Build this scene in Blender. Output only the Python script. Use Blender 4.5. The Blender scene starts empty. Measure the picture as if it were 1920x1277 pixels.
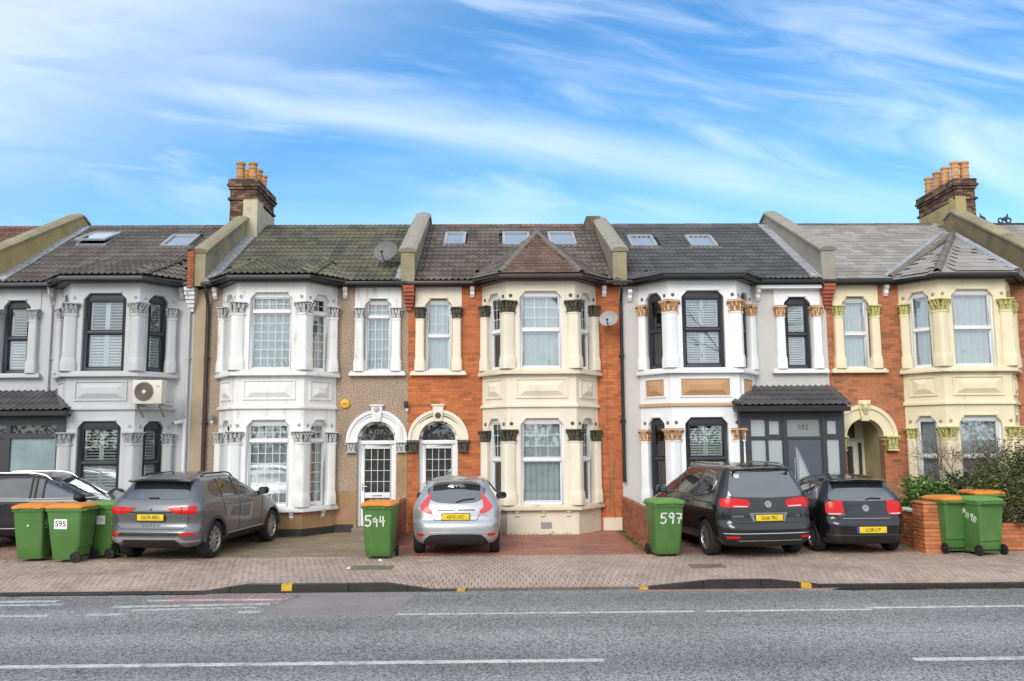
import bpy, bmesh, math, random
from mathutils import Vector, Matrix
from mathutils.bvhtree import BVHTree
random.seed(7)
R = math.radians
scn = bpy.context.scene
COL = scn.collection

# ------------------------------------------------------------------ camera
def set_camera():
    P, RO, YW = R(6.6), R(-0.4), R(0.8)
    F = Vector((math.sin(YW)*math.cos(P), math.cos(YW)*math.cos(P), math.sin(P)))
    R0 = Vector((math.cos(YW), -math.sin(YW), 0))
    U0 = Vector((-math.sin(YW)*math.sin(P), -math.cos(YW)*math.sin(P), math.cos(P)))
    c, s = math.cos(RO), math.sin(RO)
    rt, up = c*R0+s*U0, -s*R0+c*U0
    cd = bpy.data.cameras.new('camera'); cam = bpy.data.objects.new('camera', cd); COL.objects.link(cam)
    m = Matrix((rt, up, -F)).transposed().to_4x4(); m.translation = (0, 0, 2.2)
    cam.matrix_world = m
    cd.sensor_width = 36; cd.lens = 30.0; cd.clip_end = 2000; cd.clip_start = 0.1
    scn.camera = cam
set_camera()
scn.view_settings.view_transform = 'Standard'
scn.view_settings.look = 'None'
scn.view_settings.gamma = 1
scn.view_settings.use_curve_mapping = False
scn.view_settings.exposure = 0.84
scn.cycles.use_denoising = True
scn.cycles.max_bounces = 6
scn.cycles.transparent_max_bounces = 12

# ------------------------------------------------------------------ node helpers
class NT:
    def __init__(s, tree): s.t = tree; s.n = tree.nodes; s.l = tree.links
    def node(s, typ, **kw):
        n = s.n.new(typ)
        for k, v in kw.items(): setattr(n, k, v)
        return n
    def put(s, sock, v):
        if hasattr(v, 'links') and hasattr(v, 'node'): s.l.new(v, sock)
        elif isinstance(v, (tuple, list)) and len(v) == 3 and sock.type == 'RGBA': sock.default_value = (*v, 1)
        else: sock.default_value = v
    def math(s, op, a, b=0.0, c=None, clamp=False):
        n = s.node('ShaderNodeMath', operation=op, use_clamp=clamp)
        s.put(n.inputs[0], a); s.put(n.inputs[1], b)
        if c is not None: s.put(n.inputs[2], c)
        return n.outputs[0]
    def mix(s, f, a, b, mode='MIX'):
        n = s.node('ShaderNodeMix', data_type='RGBA', blend_type=mode)
        s.put(n.inputs[0], f); s.put(n.inputs[6], a); s.put(n.inputs[7], b)
        return n.outputs[2]
    def ramp(s, f, lo, hi, a=0.0, b=1.0):
        n = s.node('ShaderNodeMapRange', interpolation_type='SMOOTHSTEP')
        s.put(n.inputs[0], f); s.put(n.inputs[1], lo); s.put(n.inputs[2], hi); s.put(n.inputs[3], a); s.put(n.inputs[4], b)
        return n.outputs[0]
    def noise(s, vec, scale, detail=4, rough=.55, dist=0):
        n = s.node('ShaderNodeTexNoise'); s.put(n.inputs['Vector'], vec)
        n.inputs['Scale'].default_value = scale; n.inputs['Detail'].default_value = detail
        n.inputs['Roughness'].default_value = rough; n.inputs['Distortion'].default_value = dist
        return n.outputs['Fac']
    def scale(s, vec, sc):
        n = s.node('ShaderNodeVectorMath', operation='MULTIPLY'); s.put(n.inputs[0], vec); n.inputs[1].default_value = sc
        return n.outputs[0]

# ------------------------------------------------------------------ world: sky with thin cirrus
SUN_EL, SUN_ROT = R(31), R(200)
def set_world():
    w = bpy.data.worlds.new('World'); scn.world = w; w.use_nodes = True
    t = NT(w.node_tree); t.n.clear()
    out = t.node('ShaderNodeOutputWorld'); bg = t.node('ShaderNodeBackground'); t.l.new(bg.outputs[0], out.inputs[0])
    sky = t.node('ShaderNodeTexSky', sky_type='NISHITA', sun_disc=False)
    sky.sun_elevation = SUN_EL; sky.sun_rotation = SUN_ROT; sky.air_density = 1.0; sky.dust_density = 0.6; sky.ozone_density = 1.6
    hs = t.node('ShaderNodeHueSaturation'); hs.inputs['Hue'].default_value = .499; hs.inputs['Saturation'].default_value = 1.34; hs.inputs['Value'].default_value = 1.0
    t.l.new(sky.outputs[0], hs.inputs['Color'])
    tc = t.node('ShaderNodeTexCoord'); d = tc.outputs['Generated']
    sp = t.node('ShaderNodeSeparateXYZ'); t.l.new(d, sp.inputs[0]); x, y, z = sp.outputs
    ay = t.math('MAXIMUM', t.math('ABSOLUTE', y), .15)
    u = t.math('DIVIDE', x, ay); v = t.math('DIVIDE', z, ay)
    cb = t.node('ShaderNodeCombineXYZ'); t.put(cb.inputs[0], u); t.put(cb.inputs[1], v); t.put(cb.inputs[2], y)
    rot = t.node('ShaderNodeVectorRotate', rotation_type='Z_AXIS'); t.put(rot.inputs['Vector'], cb.outputs[0]); rot.inputs['Angle'].default_value = R(11)
    q = rot.outputs[0]
    n1 = t.noise(t.scale(q, (1.6, 5.5, .5)), 1.3, 5, .52, .5)
    n2 = t.noise(t.scale(q, (3, 14, .5)), 1.3, 5, .56, .6)
    n3 = t.noise(t.scale(q, (1, 1.8, .5)), 1.7, 3, .5)
    # one long streak of cirrus running down to the right
    f = t.math('ADD', v, t.math('MULTIPLY', u, .205))
    f = t.math('ADD', f, t.math('MULTIPLY', n1, .085))
    g = t.math('ABSOLUTE', t.math('SUBTRACT', f, .405))
    streak = t.ramp(g, 0.0, .052, 1.0, 0.0)
    streak = t.math('MULTIPLY', streak, t.ramp(n2, .25, .7, .45, 1.0))
    veil = t.math('MULTIPLY', t.ramp(n1, .42, .72), t.ramp(n3, .35, .65, .25, 1.0))
    left = t.math('MULTIPLY', t.ramp(t.math('SUBTRACT', v, t.math('MULTIPLY', u, .55)), .46, .86), t.ramp(n2, .2, .6, .6, 1))
    wis = t.math('MULTIPLY', t.ramp(n2, .38, .75), .32)
    c = t.math('MAXIMUM', t.math('MAXIMUM', t.math('MULTIPLY', streak, .42), t.math('MULTIPLY', veil, .48)), t.math('MAXIMUM', t.math('MULTIPLY', left, t.ramp(v, .8, 1.3, .52, .25)), wis), clamp=True)
    low = t.math('MAXIMUM', t.math('MULTIPLY', t.ramp(z, .2, .30, .35, 1.0), c), t.math('MULTIPLY', t.ramp(y, .25, -.35), t.ramp(n1, .2, .6, .78, .97)))
    col = t.mix(low, hs.outputs[0], CLOUD)
    t.put(bg.inputs[0], col); bg.inputs[1].default_value = 0.12
CLOUD = (6.1, 6.5, 6.85)
set_world()

def set_sun():
    ld = bpy.data.lights.new('sun', 'SUN'); ld.energy = 1.1; ld.angle = R(28); ld.color = (1, .95, .88)
    o = bpy.data.objects.new('sun', ld); COL.objects.link(o)
    az = SUN_ROT
    dvec = Vector((math.sin(az)*math.cos(SUN_EL), math.cos(az)*math.cos(SUN_EL), math.sin(SUN_EL)))
    o.rotation_euler = dvec.to_track_quat('Z', 'Y').to_euler(); o.location = (0, -10, 30)
set_sun()

# ------------------------------------------------------------------ materials
MATS = {}
def M(name, col, rough=.7, var=.12, sc=1.5, bump=0.0, bs=60, fine=.0, fs=80, metal=0.0, coat=0.0, objrand=0.0, facerand=0.0,
      dirt=None, dirt_amt=0.5, dirt_sc=1.2, dirt_lo=.5, streak=False, spec=.5, rvar=0.0, dirt_z=None, tint=None):
    if name in MATS: return MATS[name]
    m = bpy.data.materials.new(name); m.use_nodes = True; t = NT(m.node_tree)
    b = t.n['Principled BSDF']
    pos = t.node('ShaderNodeNewGeometry').outputs['Position']
    c = col
    n1 = t.noise(pos, sc, 5, .6)
    val = t.ramp(n1, .25, .75, 1-var, 1+var)
    if fine: val = t.math('MULTIPLY', val, t.ramp(t.noise(pos, fs, 2, .7), .3, .7, 1-fine, 1+fine))
    if objrand:
        oi = t.node('ShaderNodeObjectInfo'); val = t.math('MULTIPLY', val, t.ramp(oi.outputs['Random'], 0, 1, 1-objrand, 1+objrand))
    if facerand:
        at = t.node('ShaderNodeAttribute', attribute_name='rnd'); val = t.math('MULTIPLY', val, t.math('ADD', 1-facerand, t.math('MULTIPLY', at.outputs['Fac'], 2*facerand)))
        if tint: c = t.mix(t.ramp(at.outputs['Fac'], .55, 1.0), c, tint)
    hv = t.node('ShaderNodeVectorMath', operation='SCALE'); t.put(hv.inputs[0], c if not isinstance(c, tuple) else Vector(c)); t.put(hv.inputs['Scale'], val)
    cc = hv.outputs[0]
    if dirt:
        dv = t.scale(pos, (1, 1, .22)) if streak else pos
        dn = t.ramp(t.noise(dv, dirt_sc*(2.2 if streak else 1), 8, .68), dirt_lo, dirt_lo+.28, 0, dirt_amt)
        if dirt_z:
            sp = t.node('ShaderNodeSeparateXYZ'); t.put(sp.inputs[0], pos)
            dn = t.math('MULTIPLY', dn, t.ramp(sp.outputs[2], dirt_z[0], dirt_z[1], 1, 0))
        cc = t.mix(dn, cc, dirt)
    t.put(b.inputs['Base Color'], cc)
    if rvar: t.put(b.inputs['Roughness'], t.ramp(t.noise(pos, sc*1.3, 5, .6), .3, .7, rough-rvar, rough+rvar))
    else: b.inputs['Roughness'].default_value = rough
    b.inputs['Metallic'].default_value = metal; b.inputs['Specular IOR Level'].default_value = spec
    b.inputs['Coat Weight'].default_value = coat; b.inputs['Coat Roughness'].default_value = .04
    if bump:
        bn = t.node('ShaderNodeBump'); bn.inputs['Strength'].default_value = 1; bn.inputs['Distance'].default_value = bump
        t.put(bn.inputs['Height'], t.noise(pos, bs, 4, .65)); t.l.new(bn.outputs[0], b.inputs['Normal'])
    MATS[name] = m; return m
def glass(name, tint=(.9, .95, .95), refl=.10, dark=0.0, darkcol=(.01, .013, .015), rough=.01):
    if name in MATS: return MATS[name]
    m = bpy.data.materials.new(name); m.use_nodes = True; t = NT(m.node_tree); t.n.remove(t.n['Principled BSDF'])
    out = t.n['Material Output']
    tr = t.node('ShaderNodeBsdfTransparent'); tr.inputs[0].default_value = (*tint, 1)
    gl = t.node('ShaderNodeBsdfGlossy'); gl.inputs[0].default_value = (.95, .97, 1, 1); gl.inputs[1].default_value = rough
    base = tr.outputs[0]
    if dark:
        df = t.node('ShaderNodeBsdfDiffuse'); df.inputs[0].default_value = (*darkcol, 1)
        mx = t.node('ShaderNodeMixShader'); mx.inputs[0].default_value = dark; t.l.new(base, mx.inputs[1]); t.l.new(df.outputs[0], mx.inputs[2]); base = mx.outputs[0]
    lw = t.node('ShaderNodeFresnel'); lw.inputs[0].default_value = 1.5
    f = t.math('ADD', t.math('MULTIPLY', lw.outputs[0], 1.0), refl, clamp=True)
    mx = t.node('ShaderNodeMixShader'); t.put(mx.inputs[0], f); t.l.new(base, mx.inputs[1]); t.l.new(gl.outputs[0], mx.inputs[2])
    t.l.new(mx.outputs[0], out.inputs[0]); MATS[name] = m; return m

# ------------------------------------------------------------------ mesh builder
X, Yv, Z = Vector((1, 0, 0)), Vector((0, 1, 0)), Vector((0, 0, 1))
class Fr:                                   # a wall frame: s along the wall, z up, d outwards
    def __init__(f, O, u): f.O = Vector(O); f.u = Vector(u).normalized(); f.n = f.u.cross(Z)
    def p(f, s, z, d=0.0): return f.O + f.u*s + Z*z + f.n*d
FAC = 21.0
FF = Fr((0, FAC, 0), (1, 0, 0))             # the terrace's front wall plane
class MB:
    def __init__(b): b.v = []; b.f = []; b.m = []; b.r = []
    def add(b, vs, fs, mi=0, r=None):
        k = len(b.v); b.v.extend([Vector(v) for v in vs])
        r = random.random() if r is None else r
        for f in fs: b.f.append([i+k for i in f]); b.m.append(mi); b.r.append(r)
    def hexa(b, p, mi=0, r=None):
        b.add(p, [(0,3,2,1),(4,5,6,7),(0,1,5,4),(1,2,6,5),(2,3,7,6),(3,0,4,7)], mi, r)
    def box(b, x0, x1, y0, y1, z0, z1, mi=0, r=None):
        b.hexa([(x0,y0,z0),(x1,y0,z0),(x1,y1,z0),(x0,y1,z0),(x0,y0,z1),(x1,y0,z1),(x1,y1,z1),(x0,y1,z1)], mi, r)
    def fbox(b, F, s0, s1, z0, z1, d0, d1, mi=0, r=None):   # d1 outer
        q = F.p
        b.hexa([q(s0,z0,d1),q(s1,z0,d1),q(s1,z0,d0),q(s0,z0,d0),q(s0,z1,d1),q(s1,z1,d1),q(s1,z1,d0),q(s0,z1,d0)], mi, r)
    def prism(b, front, back, mi=0, r=None):
        n = len(front); k = len(b.v); b.v.extend([Vector(v) for v in front]+[Vector(v) for v in back])
        r = random.random() if r is None else r
        fs = [list(range(n)), list(range(2*n-1, n-1, -1))]+[[i, n+i, n+(i+1) % n, (i+1) % n] for i in range(n)]
        for f in fs: b.f.append([i+k for i in f]); b.m.append(mi); b.r.append(r)
    def fpoly(b, F, pts, d0, d1, mi=0):                     # pts ccw seen from outside
        b.prism([F.p(s, z, d1) for s, z in pts], [F.p(s, z, d0) for s, z in pts], mi)
    def zprism(b, pts, z0, z1, mi=0):                       # plan polygon ccw
        b.prism([(x, y, z1) for x, y in pts], [(x, y, z0) for x, y in pts], mi)
    def lathe(b, O, prof, n=14, axis=Z, mi=0, cap=True):    # prof: (radius, along)
        O = Vector(O); axis = Vector(axis).normalized()
        a = axis.orthogonal().normalized(); c = axis.cross(a)
        vs = []
        for (r, h) in prof:
            for i in range(n):
                an = 2*math.pi*i/n; vs.append(O+axis*h+(a*math.cos(an)+c*math.sin(an))*r)
        fs = []
        for j in range(len(prof)-1):
            for i in range(n):
                i2 = (i+1) % n; fs.append((j*n+i, j*n+i2, (j+1)*n+i2, (j+1)*n+i))
        if cap: fs.append(tuple(range(n-1, -1, -1))); fs.append(tuple((len(prof)-1)*n+i for i in range(n)))
        b.add(vs, fs, mi)
    def cyl(b, A, B, r, n=10, mi=0):
        A, B = Vector(A), Vector(B); b.lathe(A, [(r, 0), (r, (B-A).length)], n, B-A, mi)
    def tube(b, pts, r, n=8, mi=0):
        pts = [Vector(p) for p in pts]; vs = []; fs = []
        rad = r if isinstance(r, (list, tuple)) else [r]*len(pts)
        ref = Z
        for i, p in enumerate(pts):
            t = (pts[min(i+1, len(pts)-1)]-pts[max(i-1, 0)]).normalized()
            a = t.cross(ref if abs(t.dot(ref)) < .95 else X).normalized(); c = t.cross(a)
            for k in range(n):
                an = 2*math.pi*k/n; vs.append(p+(a*math.cos(an)+c*math.sin(an))*rad[i])
        for j in range(len(pts)-1):
            for k in range(n):
                k2 = (k+1) % n; fs.append((j*n+k, j*n+k2, (j+1)*n+k2, (j+1)*n+k))
        fs.append(tuple(range(n-1, -1, -1))); fs.append(tuple((len(pts)-1)*n+k for k in range(n)))
        b.add(vs, fs, mi)
    def mesh(b, name, mats, origin=(0, 0, 0), smooth=False, bevel=0):
        o = Vector(origin); me = bpy.data.meshes.new(name)
        me.from_pydata([tuple(v-o) for v in b.v], [], b.f)
        for m in (mats if isinstance(mats, (list, tuple)) else [mats]): me.materials.append(m)
        me.polygons.foreach_set('material_index', b.m)
        a = me.attributes.new('rnd', 'FLOAT', 'FACE'); a.data.foreach_set('value', b.r)
        me.update()
        if bevel:
            bm = bmesh.new(); bm.from_mesh(me); bmesh.ops.remove_doubles(bm, verts=bm.verts, dist=1e-5)
            ed = [e for e in bm.edges if len(e.link_faces) == 2 and e.calc_face_angle(0) > .6]
            bmesh.ops.bevel(bm, geom=ed, offset=bevel, segments=2, affect='EDGES', profile=.6, clamp_overlap=True)
            bm.to_mesh(me); bm.free(); smooth = True
        if smooth:
            me.shade_smooth()
            try: me.set_sharp_from_angle(angle=R(38))
            except Exception: pass
        return me
    def build(b, name, mats, parent=None, smooth=False, bevel=0, kind=None):
        base = ORG.get(parent.name, Vector()) if parent else Vector()
        me = b.mesh(name, mats, base, smooth, bevel); o = bpy.data.objects.new(name, me); COL.objects.link(o)
        if parent: o.parent = parent; ORG[o.name] = base
        if kind: o['kind'] = kind
        return o
ORG = {}                                     # world origin a thing's children are measured from
def thing(name, label, cat, loc, rz=0, group=None, local=False):
    o = bpy.data.objects.new(name, None); COL.objects.link(o); o.empty_display_size = .2
    o.location = loc; o.rotation_euler = (0, 0, rz); o['label'] = label; o['category'] = cat
    if group: o['group'] = group
    ORG[o.name] = Vector() if local else Vector(loc)
    return o
def tag(o, label, cat, group=None):
    o['label'] = label; o['category'] = cat
    if group: o['group'] = group
    return o
def inst(name, me, parent, mtx):             # one more object on a shared mesh; mtx in the thing's frame (world axes)
    o = bpy.data.objects.new(name, me); COL.objects.link(o)
    if parent is not None:
        o.parent = parent; m = mtx.copy(); m.translation -= ORG.get(parent.name, Vector()); o.matrix_local = m; ORG[o.name] = Vector()
    else: o.matrix_world = mtx
    return o
def basis(ex, ey, ez, loc):
    m = Matrix((Vector(ex), Vector(ey), Vector(ez))).transposed().to_4x4(); m.translation = Vector(loc); return m
def text_mesh(s, size, ext=.002, align='CENTER'):
    cu = bpy.data.curves.new('t', 'FONT'); cu.body = s; cu.size = size; cu.extrude = ext; cu.align_x = align; cu.align_y = 'CENTER'; cu.resolution_u = 3
    o = bpy.data.objects.new('t', cu); COL.objects.link(o)
    dg = bpy.context.evaluated_depsgraph_get(); me = bpy.data.meshes.new_from_object(o.evaluated_get(dg))
    bpy.data.objects.remove(o); bpy.data.curves.remove(cu); return me
def text(s, size, mat, name, parent, mtx, sx=1.0):
    me = text_mesh(s, size); me.materials.clear(); me.materials.append(mat)
    if sx != 1: me.transform(Matrix.Diagonal((sx, 1, 1, 1)))
    return inst(name, me, parent, mtx)

def lanes(m):                                # wheel-polished lanes, oil drips and hairline cracks along the road
    t = NT(m.node_tree); b = t.n['Principled BSDF']; col = b.inputs['Base Color'].links[0].from_socket
    pos = t.node('ShaderNodeNewGeometry').outputs['Position']
    ln = t.ramp(t.noise(t.scale(pos, (.02, .9, 1)), 1.0, 3, .5), .35, .65, .80, 1.16)
    spots = t.ramp(t.noise(pos, 1.9, 6, .7), .66, .78, 1.0, .62)
    w = t.node('ShaderNodeTexVoronoi', feature='DISTANCE_TO_EDGE'); n = t.noise(pos, 1.2, 4, .6)
    wv = t.node('ShaderNodeVectorMath', operation='ADD'); t.put(wv.inputs[0], t.scale(pos, (.22, .5, 1))); cb = t.node('ShaderNodeCombineXYZ'); t.put(cb.inputs[0], t.math('MULTIPLY', n, .5)); t.put(cb.inputs[1], t.math('MULTIPLY', n, .3)); t.l.new(cb.outputs[0], wv.inputs[1])
    t.l.new(wv.outputs[0], w.inputs['Vector']); w.inputs['Scale'].default_value = .9
    crack = t.ramp(w.outputs['Distance'], .0, .006, .55, 1.0); crack = t.math('MAXIMUM', crack, t.ramp(t.noise(pos, .5, 2), .48, .56, 1.0, 0))
    f = t.math('MULTIPLY', t.math('MULTIPLY', ln, spots), crack)
    hv = t.node('ShaderNodeVectorMath', operation='SCALE'); t.put(hv.inputs[0], col); t.put(hv.inputs['Scale'], f); t.put(b.inputs['Base Color'], hv.outputs[0])
# ------------------------------------------------------------------ palette
asphalt = M('asphalt', (.25,.238,.222), .85, .14, .3, bump=.006, bs=50, fine=.85, fs=46, dirt=(.37,.355,.34), dirt_amt=.45, dirt_sc=.45, dirt_lo=.48)
lanes(asphalt)
line_white = M('road_line_paint', (.62,.61,.57), .7, .1, 2, fine=.25, fs=40, dirt=(.19,.185,.18), dirt_amt=.95, dirt_sc=6, dirt_lo=.45)
line_faded = M('worn_road_line_paint', (.52,.51,.49), .75, .1, 2, fine=.3, fs=40, dirt=(.16,.155,.155), dirt_amt=.97, dirt_sc=7, dirt_lo=.44)
red_faded = M('worn_red_surfacing', (.33,.20,.18), .8, .15, 2, fine=.4, fs=40, dirt=(.16,.155,.155), dirt_amt=.95, dirt_sc=5, dirt_lo=.44)
patch_mat = M('pale_asphalt_patch', (.27,.235,.225), .85, .1, 1.2, bump=.003, bs=70, fine=.25, fs=45)
sand = M('paving_sand', (.10,.08,.065), .9, .3, 2)
pave_mat = M('block_paving', (.44,.325,.255), .6, .18, .9, facerand=.14, tint=(.40,.30,.25), dirt=(.15,.125,.09), dirt_amt=.7, dirt_sc=.75, dirt_lo=.55, rvar=.18)
drive_red = M('red_drive_blocks', (.36,.15,.10), .62, .2, .9, facerand=.22, tint=(.30,.12,.085), dirt=(.13,.10,.06), dirt_amt=.7, dirt_sc=.6, dirt_lo=.5, rvar=.15)
drive_olive = M('olive_drive_blocks', (.28,.215,.135), .62, .2, .9, facerand=.22, tint=(.21,.165,.11), dirt=(.11,.105,.05), dirt_amt=.75, dirt_sc=.7, dirt_lo=.48, rvar=.15)
drive_brown = M('brown_drive_blocks', (.34,.20,.145), .62, .2, .9, facerand=.22, tint=(.24,.15,.11), dirt=(.10,.085,.06), dirt_amt=.75, dirt_sc=.6, dirt_lo=.5, rvar=.15)
kerb_mat = M('wet_granite', (.020,.018,.016), .42, .3, 3, bump=.004, bs=30, fine=.5, fs=45)
yellow_paint = M('yellow_paint', (.62,.38,.03), .7, .1, 3, dirt=(.05,.045,.04), dirt_amt=.95, dirt_sc=14, dirt_lo=.46)
moss = M('moss_cover', (.17,.15,.085), .6, .3, 4, bump=.004, bs=30, fine=.3)

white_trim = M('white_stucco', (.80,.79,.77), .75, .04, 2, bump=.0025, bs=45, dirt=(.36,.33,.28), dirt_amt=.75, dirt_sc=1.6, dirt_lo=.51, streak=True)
cream_trim = M('cream_stucco', (.78,.71,.57), .75, .05, 2, bump=.003, bs=40, dirt=(.36,.30,.20), dirt_amt=.6, dirt_sc=1.5, dirt_lo=.55, streak=True)
yellow_trim = M('buttery_stucco', (.80,.70,.48), .75, .05, 2, bump=.003, bs=40, dirt=(.40,.31,.16), dirt_amt=.6, dirt_sc=1.5, dirt_lo=.55, streak=True)
grey_render = M('grey_render', (.53,.53,.535), .8, .05, 1.5, bump=.004, bs=40, dirt=(.30,.30,.30), dirt_amt=.5, dirt_sc=1.3, dirt_lo=.56, streak=True)
pale_render = M('pale_grey_render', (.56,.54,.51), .85, .04, 1.5, bump=.004, bs=60, fine=.06)
clean_white = M('clean_white_stucco', (.84,.84,.84), .7, .03, 2, bump=.0015, bs=40, dirt=(.6,.6,.58), dirt_amt=.3, dirt_sc=1.5, dirt_lo=.6, streak=True)
pebble = M('pebbledash', (.36,.265,.195), .9, .12, 1.2, bump=.012, bs=45, fine=.8, fs=44, dirt=(.16,.12,.09), dirt_amt=.6, dirt_sc=1.2, dirt_lo=.53, streak=True)
ochre_render = M('ochre_render', (.40,.25,.12), .9, .15, 1.5, bump=.008, bs=50, fine=.25, dirt=(.18,.14,.10), dirt_amt=.7, dirt_sc=1.8, dirt_lo=.5)
bitumen = M('bitumen_plinth', (.035,.035,.035), .6, .3, 3, bump=.01, bs=20)
brick_mat = M('orange_brick', (.54,.155,.045), .8, .2, 1.2, facerand=.34, tint=(.40,.11,.042), fine=.12, fs=60, bump=.003, bs=70, dirt=(.28,.10,.045), dirt_amt=.55, dirt_sc=1.0, dirt_lo=.52, streak=True)
brick_old = M('weathered_orange_brick', (.43,.16,.07), .85, .15, 1.4, facerand=.36, tint=(.36,.12,.06), fine=.2, fs=60, bump=.004, bs=70, dirt=(.42,.27,.17), dirt_amt=.55, dirt_sc=1.6, dirt_lo=.5)
brick_red = M('red_wall_brick', (.34,.115,.06), .8, .15, 2, objrand=.25, facerand=.0, fine=.15, fs=60, bump=.003, bs=70)
brick_orange_wall = M('orange_wall_brick', (.50,.165,.06), .8, .12, 2, objrand=.2, fine=.12, fs=60, bump=.003, bs=70)
brick_dark = M('sooty_stock_brick', (.115,.065,.045), .9, .3, 2.5, facerand=.45, tint=(.19,.11,.06), fine=.3, fs=40, bump=.005, bs=50)
mortar = M('mortar', (.38,.22,.12), .9, .15, 2)
mortar_grey = M('grey_mortar', (.27,.24,.20), .9, .2, 2)
mortar_dark = M('sooty_mortar', (.085,.07,.055), .95, .3, 2)
cap_paint = M('dark_green_capital', (.10,.095,.06), .7, .4, 12, bump=.006, bs=30)
cap_white = M('picked_out_capital', (.62,.62,.60), .7, .1, 8, dirt=(.2,.2,.2), dirt_amt=.6, dirt_sc=19, dirt_lo=.55)
cap_grey = M('grey_capital', (.47,.47,.48), .75, .1, 8, dirt=(.17,.17,.18), dirt_amt=.9, dirt_sc=19, dirt_lo=.48)
cap_gold = M('gold_capital', (.50,.24,.09), .6, .2, 8)
cap_yellow = M('yellow_green_capital', (.62,.56,.22), .75, .15, 8, dirt=(.3,.3,.1), dirt_amt=.7, dirt_sc=19, dirt_lo=.52)
tan_panel = M('tan_panel_paint', (.50,.29,.15), .7, .05, 3)
frame_white = M('white_upvc', (.82,.82,.82), .35, .02, 2)
frame_dark = M('anthracite_frame', (.045,.047,.055), .4, .06, 2)
door_blue = M('slate_blue_door', (.085,.10,.125), .45, .06, 2)
lead_bar = M('white_glazing_bar', (.75,.76,.76), .5, .02, 2)
net = M('net_curtain', (.86,.86,.86), .95, .06, 6, fine=.05); net.node_tree.nodes['Principled BSDF'].inputs['Alpha'].default_value = .93
net_warm = M('lace_curtain', (.82,.82,.80), .95, .10, 5, fine=.1, fs=30); net_warm.node_tree.nodes['Principled BSDF'].inputs['Alpha'].default_value = .80
shutter = M('shutter_paint', (.85,.84,.80), .5, .03, 2)
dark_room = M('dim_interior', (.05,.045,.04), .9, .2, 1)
pane_mat = glass('window_glass', (.88,.92,.92), .08)
pane_dark = glass('dim_door_glass', (.5,.53,.53), .06, .6, (.075,.078,.075))
frosted = M('frosted_glass', (.50,.55,.55), .35, .05, 1.5, coat=.3)
frost_teal = M('teal_frosted_glass', (.27,.35,.36), .3, .2, 1.3, coat=.4)
sky_glass = glass('skylight_glass', (.2,.25,.3), .55)
black_plastic = M('black_gutter', (.014,.014,.015), .45, .2, 3)
grey_plastic = M('grey_gutter', (.05,.052,.058), .45, .2, 3)
pipe_white = M('white_pipe', (.75,.75,.74), .45, .03, 3)
lead = M('lead_flashing', (.36,.37,.39), .6, .2, 4, bump=.004, bs=14)
tile_brown = M('brown_concrete_tile', (.135,.115,.10), .85, .12, .8, objrand=.22, fine=.2, fs=50, bump=.003, bs=60)
tile_moss = M('mossy_concrete_tile', (.125,.118,.085), .88, .12, .8, objrand=.25, fine=.25, fs=50, bump=.003, bs=60, dirt=(.17,.165,.06), dirt_amt=.75, dirt_sc=.9, dirt_lo=.47)
tile_mid = M('weathered_brown_tile', (.135,.11,.095), .85, .12, .8, objrand=.25, fine=.2, fs=50, bump=.003, bs=60, dirt=(.15,.105,.07), dirt_amt=.6, dirt_sc=1, dirt_lo=.5)
tile_char = M('charcoal_concrete_tile', (.105,.10,.10), .85, .1, .8, objrand=.18, fine=.18, fs=50, bump=.003, bs=60)
tile_red = M('red_concrete_tile', (.17,.085,.06), .85, .12, .8, objrand=.25, fine=.2, fs=50, bump=.003, bs=60)
tile_porch = M('porch_tile', (.085,.08,.082), .8, .1, .8, objrand=.15, fine=.15, fs=50)
tile_flat = M('brown_plain_tile', (.145,.085,.058), .85, .12, 1, objrand=.22, fine=.2, fs=50, bump=.002, bs=60)
slate = M('pale_slate', (.305,.28,.255), .92, .12, .8, objrand=.16, fine=.15, fs=40, bump=.002, bs=50, dirt=(.40,.38,.34), dirt_amt=.5, dirt_sc=2.2, dirt_lo=.58)
cement = M('mossy_cement', (.30,.26,.16), .9, .2, 1.5, bump=.006, bs=25, fine=.2, dirt=(.15,.13,.05), dirt_amt=.85, dirt_sc=1.6, dirt_lo=.47)
cement_grey = M('grey_cement', (.33,.30,.25), .9, .2, 1.5, bump=.006, bs=25, fine=.2, dirt=(.17,.14,.07), dirt_amt=.8, dirt_sc=1.5, dirt_lo=.47)
cement_yellow = M('yellow_cement', (.45,.35,.15), .9, .2, 1.5, bump=.006, bs=25, fine=.2, dirt=(.20,.15,.06), dirt_amt=.85, dirt_sc=1.5, dirt_lo=.5)
hip_mat = M('hip_tile_cement', (.17,.145,.12), .9, .2, 2, fine=.2, bump=.004, bs=30)
terracotta = M('buff_chimney_pot', (.56,.29,.12), .8, .12, 3, objrand=.15, dirt=(.30,.15,.06), dirt_amt=.6, dirt_sc=2.5, dirt_lo=.5)

steel = M('steel', (.5,.5,.5), .3, .05, 3, metal=.8)
step_stone = M('step_stone', (.27,.20,.15), .8, .2, 3, bump=.004, bs=30)
beige_render = M('beige_render', (.42,.33,.22), .85, .1, 2, bump=.004, bs=40)
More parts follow.
